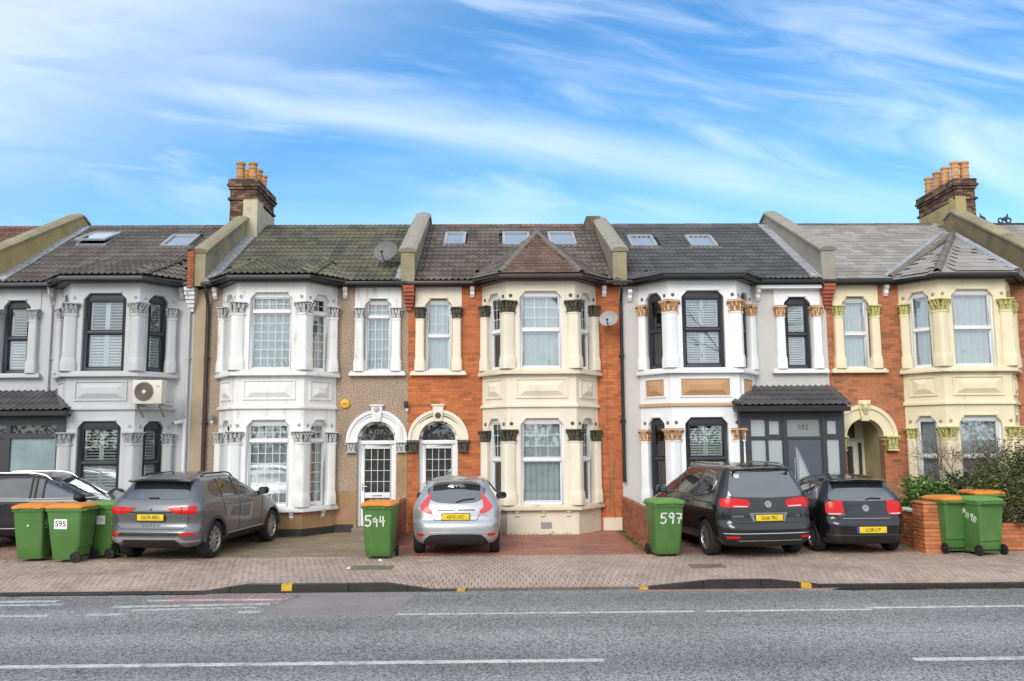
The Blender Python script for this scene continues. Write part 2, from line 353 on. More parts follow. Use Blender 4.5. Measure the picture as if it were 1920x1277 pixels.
# ------------------------------------------------------------------ setting: road, kerb, paving
KY = 13.5
def lerp(x, a, b, p, q): t = min(1, max(0, (x-a)/(b-a))); return p+(q-p)*t
KP = [(-60,-.1),(-4.6,-.1),(-3.92,0),(-1.76,0),(-1.07,-.1),(2.18,-.1),(3.26,0),(4.2,0),(5.0,-.085),(60,-.085)]
def ktop(x):
    for (a, p), (b, q) in zip(KP, KP[1:]):
        if x <= b: return lerp(x, a, b, p, q)
    return -.085
def pz(x, y):
    t = min(1, max(0, (y-KY-.15)/1.1)); t = t*t*(3-2*t)
    return ktop(x)*(1-t)
def setting():
    b = MB(); b.add([(-400,-300,-.35),(400,-300,-.35),(400,500,-.35),(-400,500,-.35)], [(0,1,2,3)])
    g = b.build('ground', M('far_ground', (.12,.11,.09), .95, .2, .1)); g['kind'] = 'structure'
    b = MB(); b.box(-80, 80, 2.5, KY-.0, -.3, -.12); o = b.build('road', asphalt); o['kind'] = 'structure'
    b = MB(); b.box(-80, 80, -1.5, 2.5, -.3, -.01); o = b.build('near_pavement', sand); o['kind'] = 'structure'
    # road markings and patches: thin sheets above the asphalt
    def sheet(name, polys, mat, z):
        mb = MB()
        for p in polys: mb.zprism(p, -.13, z)
        q = mb.build(name, mat); q['kind'] = 'structure'
    def strip(x0, x1, y0, y1, w):
        return [(x0,y0-w/2),(x1,y1-w/2),(x1,y1+w/2),(x0,y0+w/2)]
    sheet('pale_road_patch', [[(-3.35,11.79),(-1.43,11.76),(-1.28,13.46),(-2.9,13.46)]], patch_mat, -.116)
    sheet('worn_red_marking', [[(-4.95,13.05),(-3.1,13.0),(-3.06,13.3),(-4.9,13.36)], [(-4.95,12.72),(-3.2,12.66),(-3.15,12.86),(-4.9,12.92)]], red_faded, -.115)
    sheet('red_kerb_line', [strip(2.0, 4.95, 13.40, 13.40, .10), strip(6.0, 9.0, 13.36, 13.38, .10)], M('coral_line', (.46,.19,.13), .75, .1, 3, dirt=(.17,.16,.155), dirt_amt=.95, dirt_sc=5, dirt_lo=.45), -.116)
    sheet('edge_line', [strip(-1.4, 2.6, 11.79, 11.80, .06), strip(2.75, 5.0, 11.80, 11.82, .06), strip(4.95, 12, 11.93, 12.0, .07)], line_white, -.115)
    sheet('faded_edge_line', [strip(-12, -6.1, 11.85, 11.93, .09), strip(-5.6, -5.1, 11.97, 11.97, .1), strip(-3.6,-3.3,12.05,12.05,.09)], line_faded, -.115)
    sheet('centre_line', [strip(-12, 1.08, 9.25, 9.31, .11), strip(4.31, 8.5, 9.20, 9.24, .11)], line_white, -.115)
    sheet('worn_white_stripes', [strip(-5.5, -3.3, 12.5, 12.62, .10), strip(-5.2, -3.15, 12.95, 12.96, .10), strip(-5.3,-3.4,12.25,12.38,.08),
        strip(-8.6, -6.5, 12.95, 12.98, .12), strip(-8.6, -6.3, 12.68, 12.72, .1), strip(-8.6,-7.3,12.42,12.42,.1)], line_faded, -.114)
    def blob(x0, x1, y0, y1, sd):
        r = random.Random(sd); n = 26; top = [(x0+(x1-x0)*i/n, y1+(r.uniform(-.03, .02) if 0 < i < n else -abs(y1-y0)*.8)) for i in range(n+1)]
        bot = [(x0+(x1-x0)*i/n, y0+(r.uniform(-.03, .03) if 0 < i < n else .05)) for i in range(n+1)]; return bot+top[::-1]
    sheet('gutter_puddle', [blob(5.05, 9.6, 13.28, 13.49, 1), blob(-9.5, -4.5, 13.40, 13.49, 2)], M('rain_water', (.035,.028,.022), .06, .1, 2), -.113)
    # kerb: individual granite stones, dropped at the crossings
    b = MB(); b.box(-40, 40, KY+.01, KY+.14, -.3, -.125); kb = b.build('kerb', sand); kb['kind'] = 'structure'
    x = -16.0
    while x < 17:
        w = .91; x0, x1 = x+.005, x+w-.005; n = 2
        if -9 < x < 10:
            mb = MB(); za, zb = ktop(x0), ktop(x1); y0, y1 = KY, KY+.145
            cuts = [x0]+[k for k, _ in KP if x0 < k < x1]+[x1]
            for c0, c1 in zip(cuts, cuts[1:]):
                za, zb = ktop(c0)+.004, ktop(c1)+.004
                mb.hexa([(c0,y0,-.2),(c1,y0,-.2),(c1,y1,-.2),(c0,y1,-.2),(c0,y0+.012,za),(c1,y0+.012,zb),(c1,y1,zb),(c0,y1,za)])
            mb.build('kerbstone', M('pale_kerb', (.13,.105,.085), .6, .3, 3, bump=.004, bs=30, fine=.4, fs=45) if -1.2 < x < 1.5 else kerb_mat, kb)
        else:
            mb = MB(); mb.box(x0, x1, KY, KY+.145, -.2, ktop(x)+.004); mb.build('kerbstone', kerb_mat, kb)
        x += w
    mb = MB()
    for xx, w in ((-3.3,.16),(-.62,.13),(2.2,.13),(4.72,.16)):
        za, zb = ktop(xx-w/2)+.010, ktop(xx+w/2)+.010
        mb.hexa([(xx-w/2,KY+.02,za-.012),(xx+w/2,KY+.02,zb-.012),(xx+w/2,KY+.15,zb-.012),(xx-w/2,KY+.15,za-.012),(xx-w/2,KY+.02,za),(xx+w/2,KY+.02,zb),(xx+w/2,KY+.15,zb),(xx-w/2,KY+.15,za)])
        mb.hexa([(xx-w/2,KY-.004,za-.10),(xx+w/2,KY-.004,zb-.10),(xx+w/2,KY+.01,zb-.10),(xx-w/2,KY+.01,za-.10),(xx-w/2,KY+.004,za),(xx+w/2,KY+.004,zb),(xx+w/2,KY+.02,zb),(xx-w/2,KY+.02,za)])
    mb.build('yellow_mark', yellow_paint, kb)
    # bedding under the paving
    b = MB(); nx, ys = 136, [KY+.145, 13.8, 13.95, 14.1, 14.3, 14.5, 14.8, 16.6, 21.2]
    for j, y in enumerate(ys):
        for i in range(nx+1): xx = -17+34*i/nx; b.v.append(Vector((xx, y, pz(xx, y)-.006)))
    for j in range(len(ys)-1):
        for i in range(nx): b.f.append([j*(nx+1)+i, j*(nx+1)+i+1, (j+1)*(nx+1)+i+1, (j+1)*(nx+1)+i]); b.m.append(0); b.r.append(.5)
    pv = b.build('pavement', sand); pv['kind'] = 'structure'
    b = MB(); b.box(-80, -17, KY+.1, 21.2, -.3, -.01); b.box(17, 80, KY+.1, 21.2, -.3, -.01); o = b.build('far_pavement', sand); o['kind'] = 'structure'
    # the blocks: the nearest 300 one by one, the rest joined
    def block(mb, cx, cy, wx, wy):
        hx, hy, c = wx/2-.002, wy/2-.002, .004; jz = random.uniform(-.0025, .0025); tl = random.uniform(-.004, .004)
        P = lambda x, y, dz: (x, y, pz(x, y)+dz+jz+tl*(x-cx)/wx)
        vs = [P(cx-hx,cy-hy,-.02),P(cx+hx,cy-hy,-.02),P(cx+hx,cy+hy,-.02),P(cx-hx,cy+hy,-.02),
              P(cx-hx+c,cy-hy+c,0),P(cx+hx-c,cy-hy+c,0),P(cx+hx-c,cy+hy-c,0),P(cx-hx+c,cy+hy-c,0)]
        mb.add(vs, [(4,5,6,7),(0,1,5,4),(1,2,6,5),(2,3,7,6),(3,0,4,7)])
    near = 0; rest = MB()
    y = KY+.145+.1; row = 0
    while y < 16.62:
        k = 0; x = -14+(.052 if row % 2 else 0)
        while x < 14:
            if row < 3 and -.95 < x < 2.15 and near < 300 and -.95 < x:
                m1 = MB(); block(m1, x, y, .104, .2); m1.build('paver', pave_mat, pv); near += 1
            elif row < 7 and -1.6 < x < 3.3 and near < 300 and row >= 3:
                m1 = MB(); block(m1, x, y, .104, .2); m1.build('paver', pave_mat, pv); near += 1
            else: block(rest, x, y, .104, .2)
            x += .104
        y += .2; row += 1
    rest.build('paver_field', pave_mat, pv, kind='stuff')
    yend = y-.1
    for name, x0, x1, mat in (('west_forecourt',-13,-7.45,drive_brown),('olive_forecourt',-7.45,-2.27,drive_olive),('red_forecourt',-2.27,2.97,drive_red),('brown_forecourt',2.97,8.3,drive_brown),('garden_bed',8.3,13.4,sand)):
        fc = MB(); yy = yend+.05; row = 0
        while yy < 21.0:
            x = x0+.1-(.1 if row % 2 else 0)
            while x < x1-.05:
                if x > x0+.05: block(fc, x, yy, .2, .1)
                x += .2
            yy += .1; row += 1
        f0 = MB(); f0.box(x0+.002, x1-.002, yend, 21.1, -.03, -.009); f = f0.build(name, sand); f['kind'] = 'structure'
        if name != 'garden_bed': fc.build('paver_field', mat, f, kind='stuff')
    for (cx, cy, w, d, m) in ((-2.25,15.2,.75,.5,moss),(3.55,15.05,.6,.45,moss)):
        mb = MB(); mb.box(cx-w/2, cx+w/2, cy-d/2, cy+d/2, -.02, .0035); o = mb.build('access_cover', m, pv)
setting()

# ------------------------------------------------------------------ terrace houses
def opath(path, off):                        # offset a left-to-right plan path towards the street
    out = []; n = len(path)
    nr = []
    for (x0, y0), (x1, y1) in zip(path, path[1:]):
        d = math.hypot(x1-x0, y1-y0); nr.append(((y1-y0)/d, -(x1-x0)/d))
    for i, (x, y) in enumerate(path):
        if i == 0: m = nr[0]; k = 1
        elif i == n-1: m = nr[-1]; k = 1
        else:
            a, b = nr[i-1], nr[i]; m = (a[0]+b[0], a[1]+b[1]); l = math.hypot(*m); m = (m[0]/l, m[1]/l); k = 1/max(.4, m[0]*a[0]+m[1]*a[1])
        out.append((x+m[0]*off*k, y+m[1]*off*k))
    return out
def band(mb, path, o0, o1, z0, z1, mi=0):    # moulding following a path, from offset o0 out to o1
    A, B = opath(path, o1), opath(path, o0)
    for i in range(len(path)-1):
        q = [A[i], A[i+1], B[i+1], B[i]]
        mb.hexa([(x, y, z0) for x, y in q]+[(x, y, z1) for x, y in q], mi)
def bricks(mb, F, s0, s1, z0, z1, cut, d0=-.02, d1=.007, mi=0, bl=.215, bh=.065, g=.010):
    z = z0; row = 0
    while z < z1-.02:
        zt = min(z+bh, z1); zm = (z+zt)/2
        iv = [(s0, s1)]
        for c in cut:
            r = c(zm)
            if not r: continue
            nv = []
            for a, b_ in iv:
                if r[1] <= a or r[0] >= b_: nv.append((a, b_)); continue
                if r[0] > a: nv.append((a, r[0]))
                if r[1] < b_: nv.append((r[1], b_))
            iv = nv
        for a, b_ in iv:
            s = s0+(-(bl+g)/2 if row % 2 else 0)
            while s < b_:
                e = s+bl; p, q = max(s, a), min(e, b_)
                if q-p > .02:
                    j = random.uniform(-.0025, .0025); mb.fbox(F, p, q, z, zt, d0, d1+j, mi)
                s += bl+g
        z += bh+g; row += 1
rect = lambda a, b_, z0, z1: (lambda z: (a, b_) if z0 < z < z1 else None)
def arch(cx, cz, r): return lambda z: (cx-math.sqrt(r*r-(z-cz)**2), cx+math.sqrt(r*r-(z-cz)**2)) if cz <= z < cz+r else None

def head_pts(a, z1, c, zn):                  # the moulded head over an opening
    return [(-a, z1-c), (-a+.24*c, z1-.66*c), (-a+.66*c, z1-.24*c), (-a+.9*c, z1), (a-.9*c, z1), (a-.66*c, z1-.24*c), (a-.24*c, z1-.66*c), (a, z1-c), (a, zn), (-a, zn)]
SLAT = {}
def window(H, F, a, z0, z1, st, zt):
    dark = st['frame'] == 'dark'; fm = frame_dark if dark else frame_white
    fw = .095 if dark else .06; hd = .17 if dark else .10
    mb = MB(); o, i = -.08, -.17; g = .05
    mb.fbox(F, -a-g, -a+fw, z0-.01, z1+.03, i, o); mb.fbox(F, a-fw, a+g, z0-.01, z1+.03, i, o)
    mb.fbox(F, -a+fw, a-fw, z0-.01, z0+fw, i, o); mb.fbox(F, -a+fw, a-fw, z1-hd, z1+.03, i, o)
    mb.fbox(F, -a+fw, a-fw, zt-.035, zt+.035, i, o+.012)
    q = .028                                   # sash rails inside the outer frame
    for (b0, b1, dd) in ((z0+fw, zt-.035, -.02), (zt+.035, z1-hd, 0)):
        mb.fbox(F, -a+fw, -a+fw+q, b0, b1, i+.01, o-.02+dd); mb.fbox(F, a-fw-q, a-fw, b0, b1, i+.01, o-.02+dd)
        mb.fbox(F, -a+fw+q, a-fw-q, b0, b0+q, i+.01, o-.02+dd); mb.fbox(F, -a+fw+q, a-fw-q, b1-q, b1, i+.01, o-.02+dd)
    W = mb.build('window', fm, H, bevel=.004)
    w = a-fw-q
    for (b0, b1) in ((z0+fw+q, zt-.035-q), (zt+.035+q, z1-hd-q)):
        p = MB(); tl = random.uniform(-.004, .004); p.fbox(F, -w-.005, w+.005, b0-.005, b1+.005, -.142+tl, -.136+tl); p.build('pane', pane_mat, W)
        if st.get('grid') and (st['grid'] == 'all' or b0 > zt):
            gb = MB(); nc = max(2, round(2*w/.165)) if st['grid'] == 'all' else 3; nr_ = max(2, round((b1-b0)/.225))
            for k in range(1, nc): s = -w+2*w*k/nc; gb.fbox(F, s-.006, s+.006, b0, b1, -.135, -.129)
            for k in range(1, nr_): zz = b0+(b1-b0)*k/nr_; gb.fbox(F, -w, w, zz-.006, zz+.006, -.135, -.1285)
            gb.build('glazing_bars', lead_bar, W)
    if st['fill'] == 'shutter':
        leaves = [(-w-.02, -.004), (.004, w+.02)] if a > .4 else [(-w-.02, w+.02)]
        fb = MB(); d0, d1 = -.215, -.188
        for (l0, l1) in leaves:
            for (b0, b1) in ((z0+fw, zt+.0), (zt+.002, z1-hd+.02)):
                e = .046
                fb.fbox(F, l0, l0+e, b0, b1, d0, d1); fb.fbox(F, l1-e, l1, b0, b1, d0, d1)
                fb.fbox(F, l0+e, l1-e, b0, b0+.05, d0, d1); fb.fbox(F, l0+e, l1-e, b1-.05, b1, d0, d1)
                wd = round(l1-l0-2*e, 3); sl = st['slat']; ang = st['angle'] if b0 > zt-.01 else st['angle_low']
                key = (wd, ang)
                if key not in SLAT:
                    s = MB(); h = .031; t = .005; ca, sa = math.cos(ang), math.sin(ang)
                    pr = [(-h, -t), (h, -t), (h, t), (-h, t)]
                    pr = [(p_*ca-q_*sa, p_*sa+q_*ca) for p_, q_ in pr]
                    s.prism([(-wd/2, p_, q_) for p_, q_ in pr], [(wd/2, p_, q_) for p_, q_ in pr]); SLAT[key] = s.mesh('slat', shutter)
                zz = b0+.085
                while zz < b1-.07:
                    m = basis(F.u, -F.n, Z, F.p((l0+l1)/2, zz, -.202)); inst('shutter_slat', SLAT[key], W, m); zz += sl
        fb.build('shutter_frame', shutter, W)
    else:
        cm = net_warm if st['fill'] == 'lace' else net
        cu = MB(); n = 44; ph = random.random()*6; w2 = a+.03
        rows = [z0-.02, z0+(z1-z0)*.5, z1]
        gap = st.get('gap', 0)
        for zz in rows:
            for k in range(n+1):
                s = -w2+2*w2*k/n; dd = -.235+.022*math.sin(k*1.15+ph)+.012*math.sin(k*2.3+zz*1.1)
                cu.v.append(F.p(s, zz, dd))
        for j in range(2):
            for k in range(n):
                if gap and abs((k/n)-.55) < gap and j == 0: continue
                cu.f.append([j*(n+1)+k, j*(n+1)+k+1, (j+1)*(n+1)+k+1, (j+1)*(n+1)+k]); cu.m.append(0); cu.r.append(.5)
        cu.build('curtain', cm, W, smooth=True)
    return W

COLM, CAPM = {}, {}
CORE = {'dark_green_capital': M('black_capital_ground', (.022,.022,.016), .8, .2, 9), 'picked_out_capital': M('grey_capital_ground', (.10,.10,.105), .8, .2, 9), 'grey_capital': M('darker_grey_capital_ground', (.22,.22,.23), .8, .2, 9),  # bell paint behind the leaves; the grey capital gets a darker grey
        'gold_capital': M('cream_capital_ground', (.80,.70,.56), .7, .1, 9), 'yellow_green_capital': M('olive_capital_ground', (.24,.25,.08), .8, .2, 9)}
def column_mesh(r, h, m):
    k = (r, round(h, 2), m.name)
    if k not in COLM:
        b = MB(); f = 1.2
        n = 24; vs = []; pr = [(f, 0), (f, .17), (f*.99, .19), (1.13, .27), (1.03, .31), (1.0, .35), (.97, h-.035), (1.06, h-.03), (1.06, h)]
        for k_, z in pr:
            for i in range(n):
                a = 2*math.pi*(i+.5)/n; ca, sa = math.cos(a), math.sin(a); e = 2/4.5
                vs.append((r*k_*math.copysign(abs(ca)**e, ca), r*k_*math.copysign(abs(sa)**e, sa), z))
        b.add(vs, [(j*n+i, j*n+(i+1) % n, (j+1)*n+(i+1) % n, (j+1)*n+i) for j in range(len(pr)-1) for i in range(n)]+[tuple((len(pr)-1)*n+i for i in range(n))])
        COLM[k] = b.mesh('column', m, smooth=True)
    return COLM[k]
def capital_mesh(w, h, m):
    k = (w, h, m.name)
    if k not in CAPM:
        b = MB(); a = w/2
        b.hexa([(-a*.72,-a*.72,0),(a*.72,-a*.72,0),(a*.72,a*.72,0),(-a*.72,a*.72,0),(-a*.88,-a*.88,h*.82),(a*.88,-a*.88,h*.82),(a*.88,a*.88,h*.82),(-a*.88,a*.88,h*.82)])
        b.box(-a*.86, a*.86, -a*.86, a*.86, 0, h*.10, 1); b.box(-a*1.06, a*1.06, -a*1.06, a*1.06, h*.85, h*.90); b.box(-a*1.03, a*1.03, -a*1.03, a*1.03, h*.91, h, 1)
        rn = random.Random(3)
        for side in range(4):
            c, s = math.cos(side*math.pi/2), math.sin(side*math.pi/2)
            for tier, (n, z0, ll) in enumerate(((2, .13, .34), (3, .46, .36))):
                for i in range(n):
                    x = (-.5+(i+.5)/n)*2*a*.8; lw = a*.8/n*.80; y = -a*(.76+.10*tier)
                    pts = []                           # a curled acanthus leaf
                    for (t, out, wf) in ((0, 0, .8), (.5, .10, 1.0), (.85, .22, .8), (1.0, .34, .45), (.86, .40, .3)):
                        for sx in (-1, 0, 1):
                            pts.append((x+sx*lw*wf, y-out*a*(1.0 if sx == 0 else .7)-(.05*a if sx == 0 else 0), h*(z0+ll*t)))
                    vs = [(p[0]*c-p[1]*s, p[0]*s+p[1]*c, p[2]) for p in pts]
                    fs = [(j*3+q, j*3+q+1, j*3+q+4, j*3+q+3) for j in range(4) for q in range(2)]
                    b.add(vs, fs, 1)
            for sx in (-1, 1):                         # corner volutes
                x, y = sx*a*.86, -a*.86
                b.lathe((x*c-y*s, x*s+y*c, h*.66), [(a*.10, 0), (a*.22, h*.05), (a*.2, h*.16), (a*.06, h*.2)], 7, mi=1)
        CAPM[k] = b.mesh('capital', [CORE[m.name], m])
    return CAPM[k]
def column(H, x, y, z0, zc, zt, r, cw, trim, cap, rz=0):
    c = inst('column', column_mesh(r, zc-z0, trim), H, Matrix.Translation((x, y, z0)) @ Matrix.Rotation(rz, 4, 'Z'))
    ORG[c.name] = Vector()
    k = bpy.data.objects.new('capital', capital_mesh(cw, round(zt-zc, 2), cap)); COL.objects.link(k); k.parent = c; k.location = (0, 0, zc-z0)
def rosettes(H, F, spots, m, r=.042):
    for s, z in spots:
        b = MB(); b.lathe(F.p(s, z, -.005), [(r, 0), (r, .012), (r*.75, .022), (r*.7, .012), (r*.35, .014), (r*.3, .026), (.004, .028)], 12, F.n); b.build('rosette', m, H, smooth=True)

ZE = 6.10
def main_z(y): return ZE+.57*(y-20.75)
TILE = {}
def tile_mesh(kind, m, w, l):
    k = (kind, m.name, w, l)
    if k in TILE: return TILE[k]
    b = MB(); lift = .026
    if kind == 'roman':
        prof = [(0, 0), (.05, 0), (.11, .022), (.17, .030), (.23, .022), (.29, 0), (.52, 0), (.58, .022), (.64, .030), (.70, .022), (.76, 0), (.985, 0)]
        prof = [((p-.5)*w, q) for p, q in prof]; t = .014
        n = len(prof); vs = []
        for (y, dz) in ((-l/2, lift), (l/2, .0)):
            for p, q in prof: vs.append((p, y, q+dz+t))
            for p, q in prof: vs.append((p, y, q+dz))
        fs = []
        for i in range(n-1):
            fs.append((i, i+1, 2*n+i+1, 2*n+i)); fs.append((n+i+1, n+i, i, i+1)[::-1])
        fs.append((0, 2*n, 3*n, n)); fs.append((n-1, 2*n-1, 4*n-1, 3*n-1))
        b.add(vs, fs)
    else:
        t = .010; g = .003; lift = .014
        h = w/2-g
        b.hexa([(-h,-l/2,lift),(h,-l/2,lift),(h,l/2,0),(-h,l/2,0),(-h,-l/2,lift+t),(h,-l/2,lift+t),(h,l/2,t),(-h,l/2,t)])
    TILE[k] = b.mesh('tile', m, smooth=(kind == 'roman')); return TILE[k]
def inside(p, poly):
    c = False; n = len(poly)
    for i in range(n):
        x0, y0 = poly[i]; x1, y1 = poly[(i+1) % n]
        if (y0 > p[1]) != (y1 > p[1]) and p[0] < (x1-x0)*(p[1]-y0)/(y1-y0)+x0: c = not c
    return c
def lay(roof, poly, kind, m, w, gauge, lap, skip=(), half=False, lim=[0], jit=.004, up0=0.0, name='roof_tile', strict=False):
    """tiles on a planar 3-D polygon whose first edge is the eave; skip = plan polygons to leave out"""
    P = [Vector(p) for p in poly]; e = (P[1]-P[0]).normalized()
    nrm = e.cross(P[2]-P[0]); nrm.normalize()
    if nrm.z < 0: nrm = -nrm
    s = nrm.cross(e).normalized()
    if s.z < 0: s = -s; e = -e
    fl = [((p-P[0]).dot(e), (p-P[0]).dot(s)) for p in P]
    l = gauge+lap; me = tile_mesh(kind, m, w, l)
    umin, umax = min(f[0] for f in fl), max(f[0] for f in fl); vmax = max(f[1] for f in fl)
    v = up0+gauge/2; row = 0; cnt = 0; extra = MB()
    while v < vmax-.02:
        u = umin+w/2-(w/2 if half and row % 2 else 0)
        while u < umax+w/2:
            if (inside((u-w*.42, v), fl) and inside((u+w*.42, v), fl)) if strict else inside((u, v), fl) or (inside((u-w*.3, v), fl) and inside((u-w*.3,v+gauge*.3),fl)) or inside((u+w*.3, v), fl):
                pos = P[0]+e*u+s*(v+lap/2-gauge*.0)+nrm*.012
                if not any(inside((pos.x, pos.y), q) for q in skip):
                    j = random.uniform(-jit, jit); an = random.uniform(-jit, jit)*1.2
                    ee = (e*math.cos(an)+s*math.sin(an)); ss = nrm.cross(ee)
                    mt = basis(ee, ss, nrm, pos+s*j+nrm*random.uniform(0, .003))
                    if lim[0] < 300: inst(name, me, roof, mt); lim[0] += 1
                    else:
                        k = len(extra.v); extra.v.extend([mt @ v_.co for v_ in me.vertices]); 
                        for p in me.polygons: extra.f.append([i_+k for i_ in p.vertices]); extra.m.append(0); extra.r.append(.5)
            u += w
        v += gauge; row += 1
    if extra.v: extra.build(name+'_field', m, roof, kind='stuff')

def skylight(H, x0, x1, y0, y1, opened=False):
    s = Vector((0, 1, .57)).normalized(); n = X.cross(s).normalized(); O = Vector(((x0+x1)/2, y0, main_z(y0)))
    w = (x1-x0)/2; L = (y1-y0)/s.y
    P = lambda a, b, c: O+X*a+s*b+n*c
    def bx(mb, a0, a1, b0, b1, c0, c1): mb.hexa([P(a0,b0,c0),P(a1,b0,c0),P(a1,b1,c0),P(a0,b1,c0),P(a0,b0,c1),P(a1,b0,c1),P(a1,b1,c1),P(a0,b1,c1)])
    mb = MB(); f = .075
    bx(mb, -w, -w+f, 0, L, 0, .10); bx(mb, w-f, w, 0, L, 0, .10); bx(mb, -w+f, w-f, 0, f, 0, .09); bx(mb, -w+f, w-f, L-f, L, 0, .105)
    W = mb.build('skylight', M('skylight_frame', (.35,.36,.37), .45, .1, 3), H, bevel=.006)
    fl = MB(); bx(fl, -w-.09, w+.09, -.16, -.002, .03, .05); fl.build('skylight_flashing', M('grey_flashing', (.15,.15,.155), .6, .2, 3), W)
    g = MB()
    if opened:
        n0 = n; th = R(6); s2 = (s*math.cos(th)-n*math.sin(th)); n2 = (n*math.cos(th)+s*math.sin(th)); O2 = P(0, L*.62, .10)
        def bx2(mb, a0, a1, b0, b1, c0, c1):
            Q = lambda a, b, c: O2+X*a+s2*b+n2*c
            mb.hexa([Q(a0,b0,c0),Q(a1,b0,c0),Q(a1,b1,c0),Q(a0,b1,c0),Q(a0,b0,c1),Q(a1,b0,c1),Q(a1,b1,c1),Q(a0,b1,c1)])
        sa = MB(); bb0, bb1 = -L*.62, L*.36
        th2 = -th; s2 = s*math.cos(th2)+n*math.sin(th2); n2 = X.cross(s2).normalized()
        bx2(sa, -w, -w+f, bb0, bb1, .02, .07); bx2(sa, w-f, w, bb0, bb1, .02, .07); bx2(sa, -w+f, w-f, bb0, bb0+f, .02, .07); bx2(sa, -w+f, w-f, bb1-f, bb1, .02, .07)
        sa.build('skylight_sash', MATS['skylight_frame'], W)
        bx2(g, -w+f, w-f, bb0+f, bb1-f, .04, .05)
    else: bx(g, -w+f, w-f, f, L-f, .05, .06)
    g.build('pane', sky_glass, W)

def ridge_run(roof, A, B, m, r=.10, ln=.42, name='ridge_tile', lift=.03):
    A, B = Vector(A), Vector(B); d = B-A; n = max(1, round(d.length/ln)); t = d.normalized()
    side = t.cross(Z).normalized(); up = side.cross(t)
    b = MB(); L = d.length/n; k = 7; vs = []
    for (y, rr) in ((-L/2+.004, r), (L/2-.004, r*.97), (L/2-.004, r*.80), (-L/2+.004, r*.82)):
        for i in range(k+1): a = math.pi*i/k; vs.append((math.cos(a)*rr, y, math.sin(a)*rr))
    fs = []
    q = k+1
    for j in range(4):
        for i in range(k): fs.append((j*q+i, j*q+i+1, ((j+1) % 4)*q+i+1, ((j+1) % 4)*q+i))
    b.add(vs, fs); me = b.mesh(name, m, smooth=True)
    for i in range(n):
        inst(name, me, roof, basis(side, t, up, A+t*L*(i+.5)+up*(lift-r*.55+random.uniform(-.004, .004))))

def parapet(H, xc, w, m, face=None, y0=20.70, top=True, zf=6.80, ztop=8.90, y1=24.95):
    b = MB(); pts = [(y0, 5.98), (y0, zf), (y1, ztop-.05), (y1+.35, ztop-.15), (y1+.6, 8.1), (y1+.6, 7.0)]
    # side polygon in the y-z plane, extruded in x
    b.prism([(xc+w/2, y, z) for y, z in pts], [(xc-w/2, y, z) for y, z in pts])
    P = b.build('party_wall', m, H)
    d = Vector((0, y1-y0, ztop-.05-zf)); n = 7; t = d.normalized(); up = X.cross(t).normalized(); L = d.length/n
    c = MB(); ww = w/2+.05
    prof = [(-ww, 0), (-ww, .05), (-ww*.55, .10), (0, .115), (ww*.55, .10), (ww, .05), (ww, 0)]
    c.prism([(p, -L/2+.006, q) for p, q in prof], [(p, L/2-.006, q) for p, q in prof])
    me = c.mesh('coping', cement if face is None else face)
    for i in range(n):
        s = Vector((xc, y0-.03, zf))+t*L*(i+.5); inst('coping_stone', me, P, basis(X, t, up, s+up*.0+X*random.uniform(-.006, .006)))
    e = MB(); c2 = [(-ww, 0), (-ww, .05), (-ww*.55, .10), (0, .115), (ww*.55, .10), (ww, .05), (ww, 0)]
    e.prism([(xc+p, y1-.0, ztop-.05+q) for p, q in c2], [(xc+p, y1+.42, ztop-.20+q) for p, q in c2]); e.build('coping_end', cement_grey, P)
    return P
def flashing(H, xa, xb, m=None, y0=20.72, y1=24.9):
    b = MB(); n = 9
    for i in range(n):
        a, c = y0+(y1-y0)*i/n, y0+(y1-y0)*(i+1)/n; j = random.uniform(0, .02)
        b.hexa([(xa,a,main_z(a)+.02),(xb,a,main_z(a)+.02),(xb,c,main_z(c)+.02),(xa,c,main_z(c)+.02),(xa,a,main_z(a)+.085+j),(xb,a,main_z(a)+.075+j),(xb,c,main_z(c)+.075+j),(xa,c,main_z(c)+.085+j)])
    b.build('flashing', m or lead, H)
def corbel(H, x, w=.27):
    b = MB(); z = 6.0
    for i, (ww, dd) in enumerate(((w, .30), (w, .28), (w*1.02, .24), (w*.86, .19), (w*.82, .15), (w*.66, .11), (w*.48, .07))):
        b.fbox(FF, x-ww/2, x+ww/2, z-.088, z-.004, -.05, dd); z -= .088
    b.build('corbel', M('red_corbel_brick', (.36,.10,.05), .8, .2, 4, fine=.15, bump=.004, bs=40), H)
def downpipe(H, x, m, z0=.1, z1=5.95, y=20.90, r=.038, swan=True):
    b = MB(); pts = [(x, y, z0), (x, y, z1-.45)]
    if swan: pts += [(x, y-.02, z1-.35), (x+.0, y-.16, z1-.12), (x, y-.2, z1+.03)]
    else: pts += [(x, y, z1)]
    b.tube(pts, r, 10)
    for z in (1.0, 2.6, 4.2): 
        if z0 < z < z1-.5: b.lathe((x, y, z), [(r*1.35, 0), (r*1.35, .06)], 10); b.box(x-.07, x+.07, y+.02, y+.10, z+.015, z+.045)
    b.build('downpipe', m, H, smooth=True)
def brk(mb, F, s, ztop, h, d, w):            # small scrolled bracket
    pts = [(0, 0), (d, 0), (d*1.02, -h*.25), (d*.6, -h*.5), (d*.66, -h*.72), (d*.3, -h), (0, -h)]
    mb.prism([F.p(s-w/2, ztop+q, p) for p, q in pts], [F.p(s+w/2, ztop+q, p) for p, q in pts])

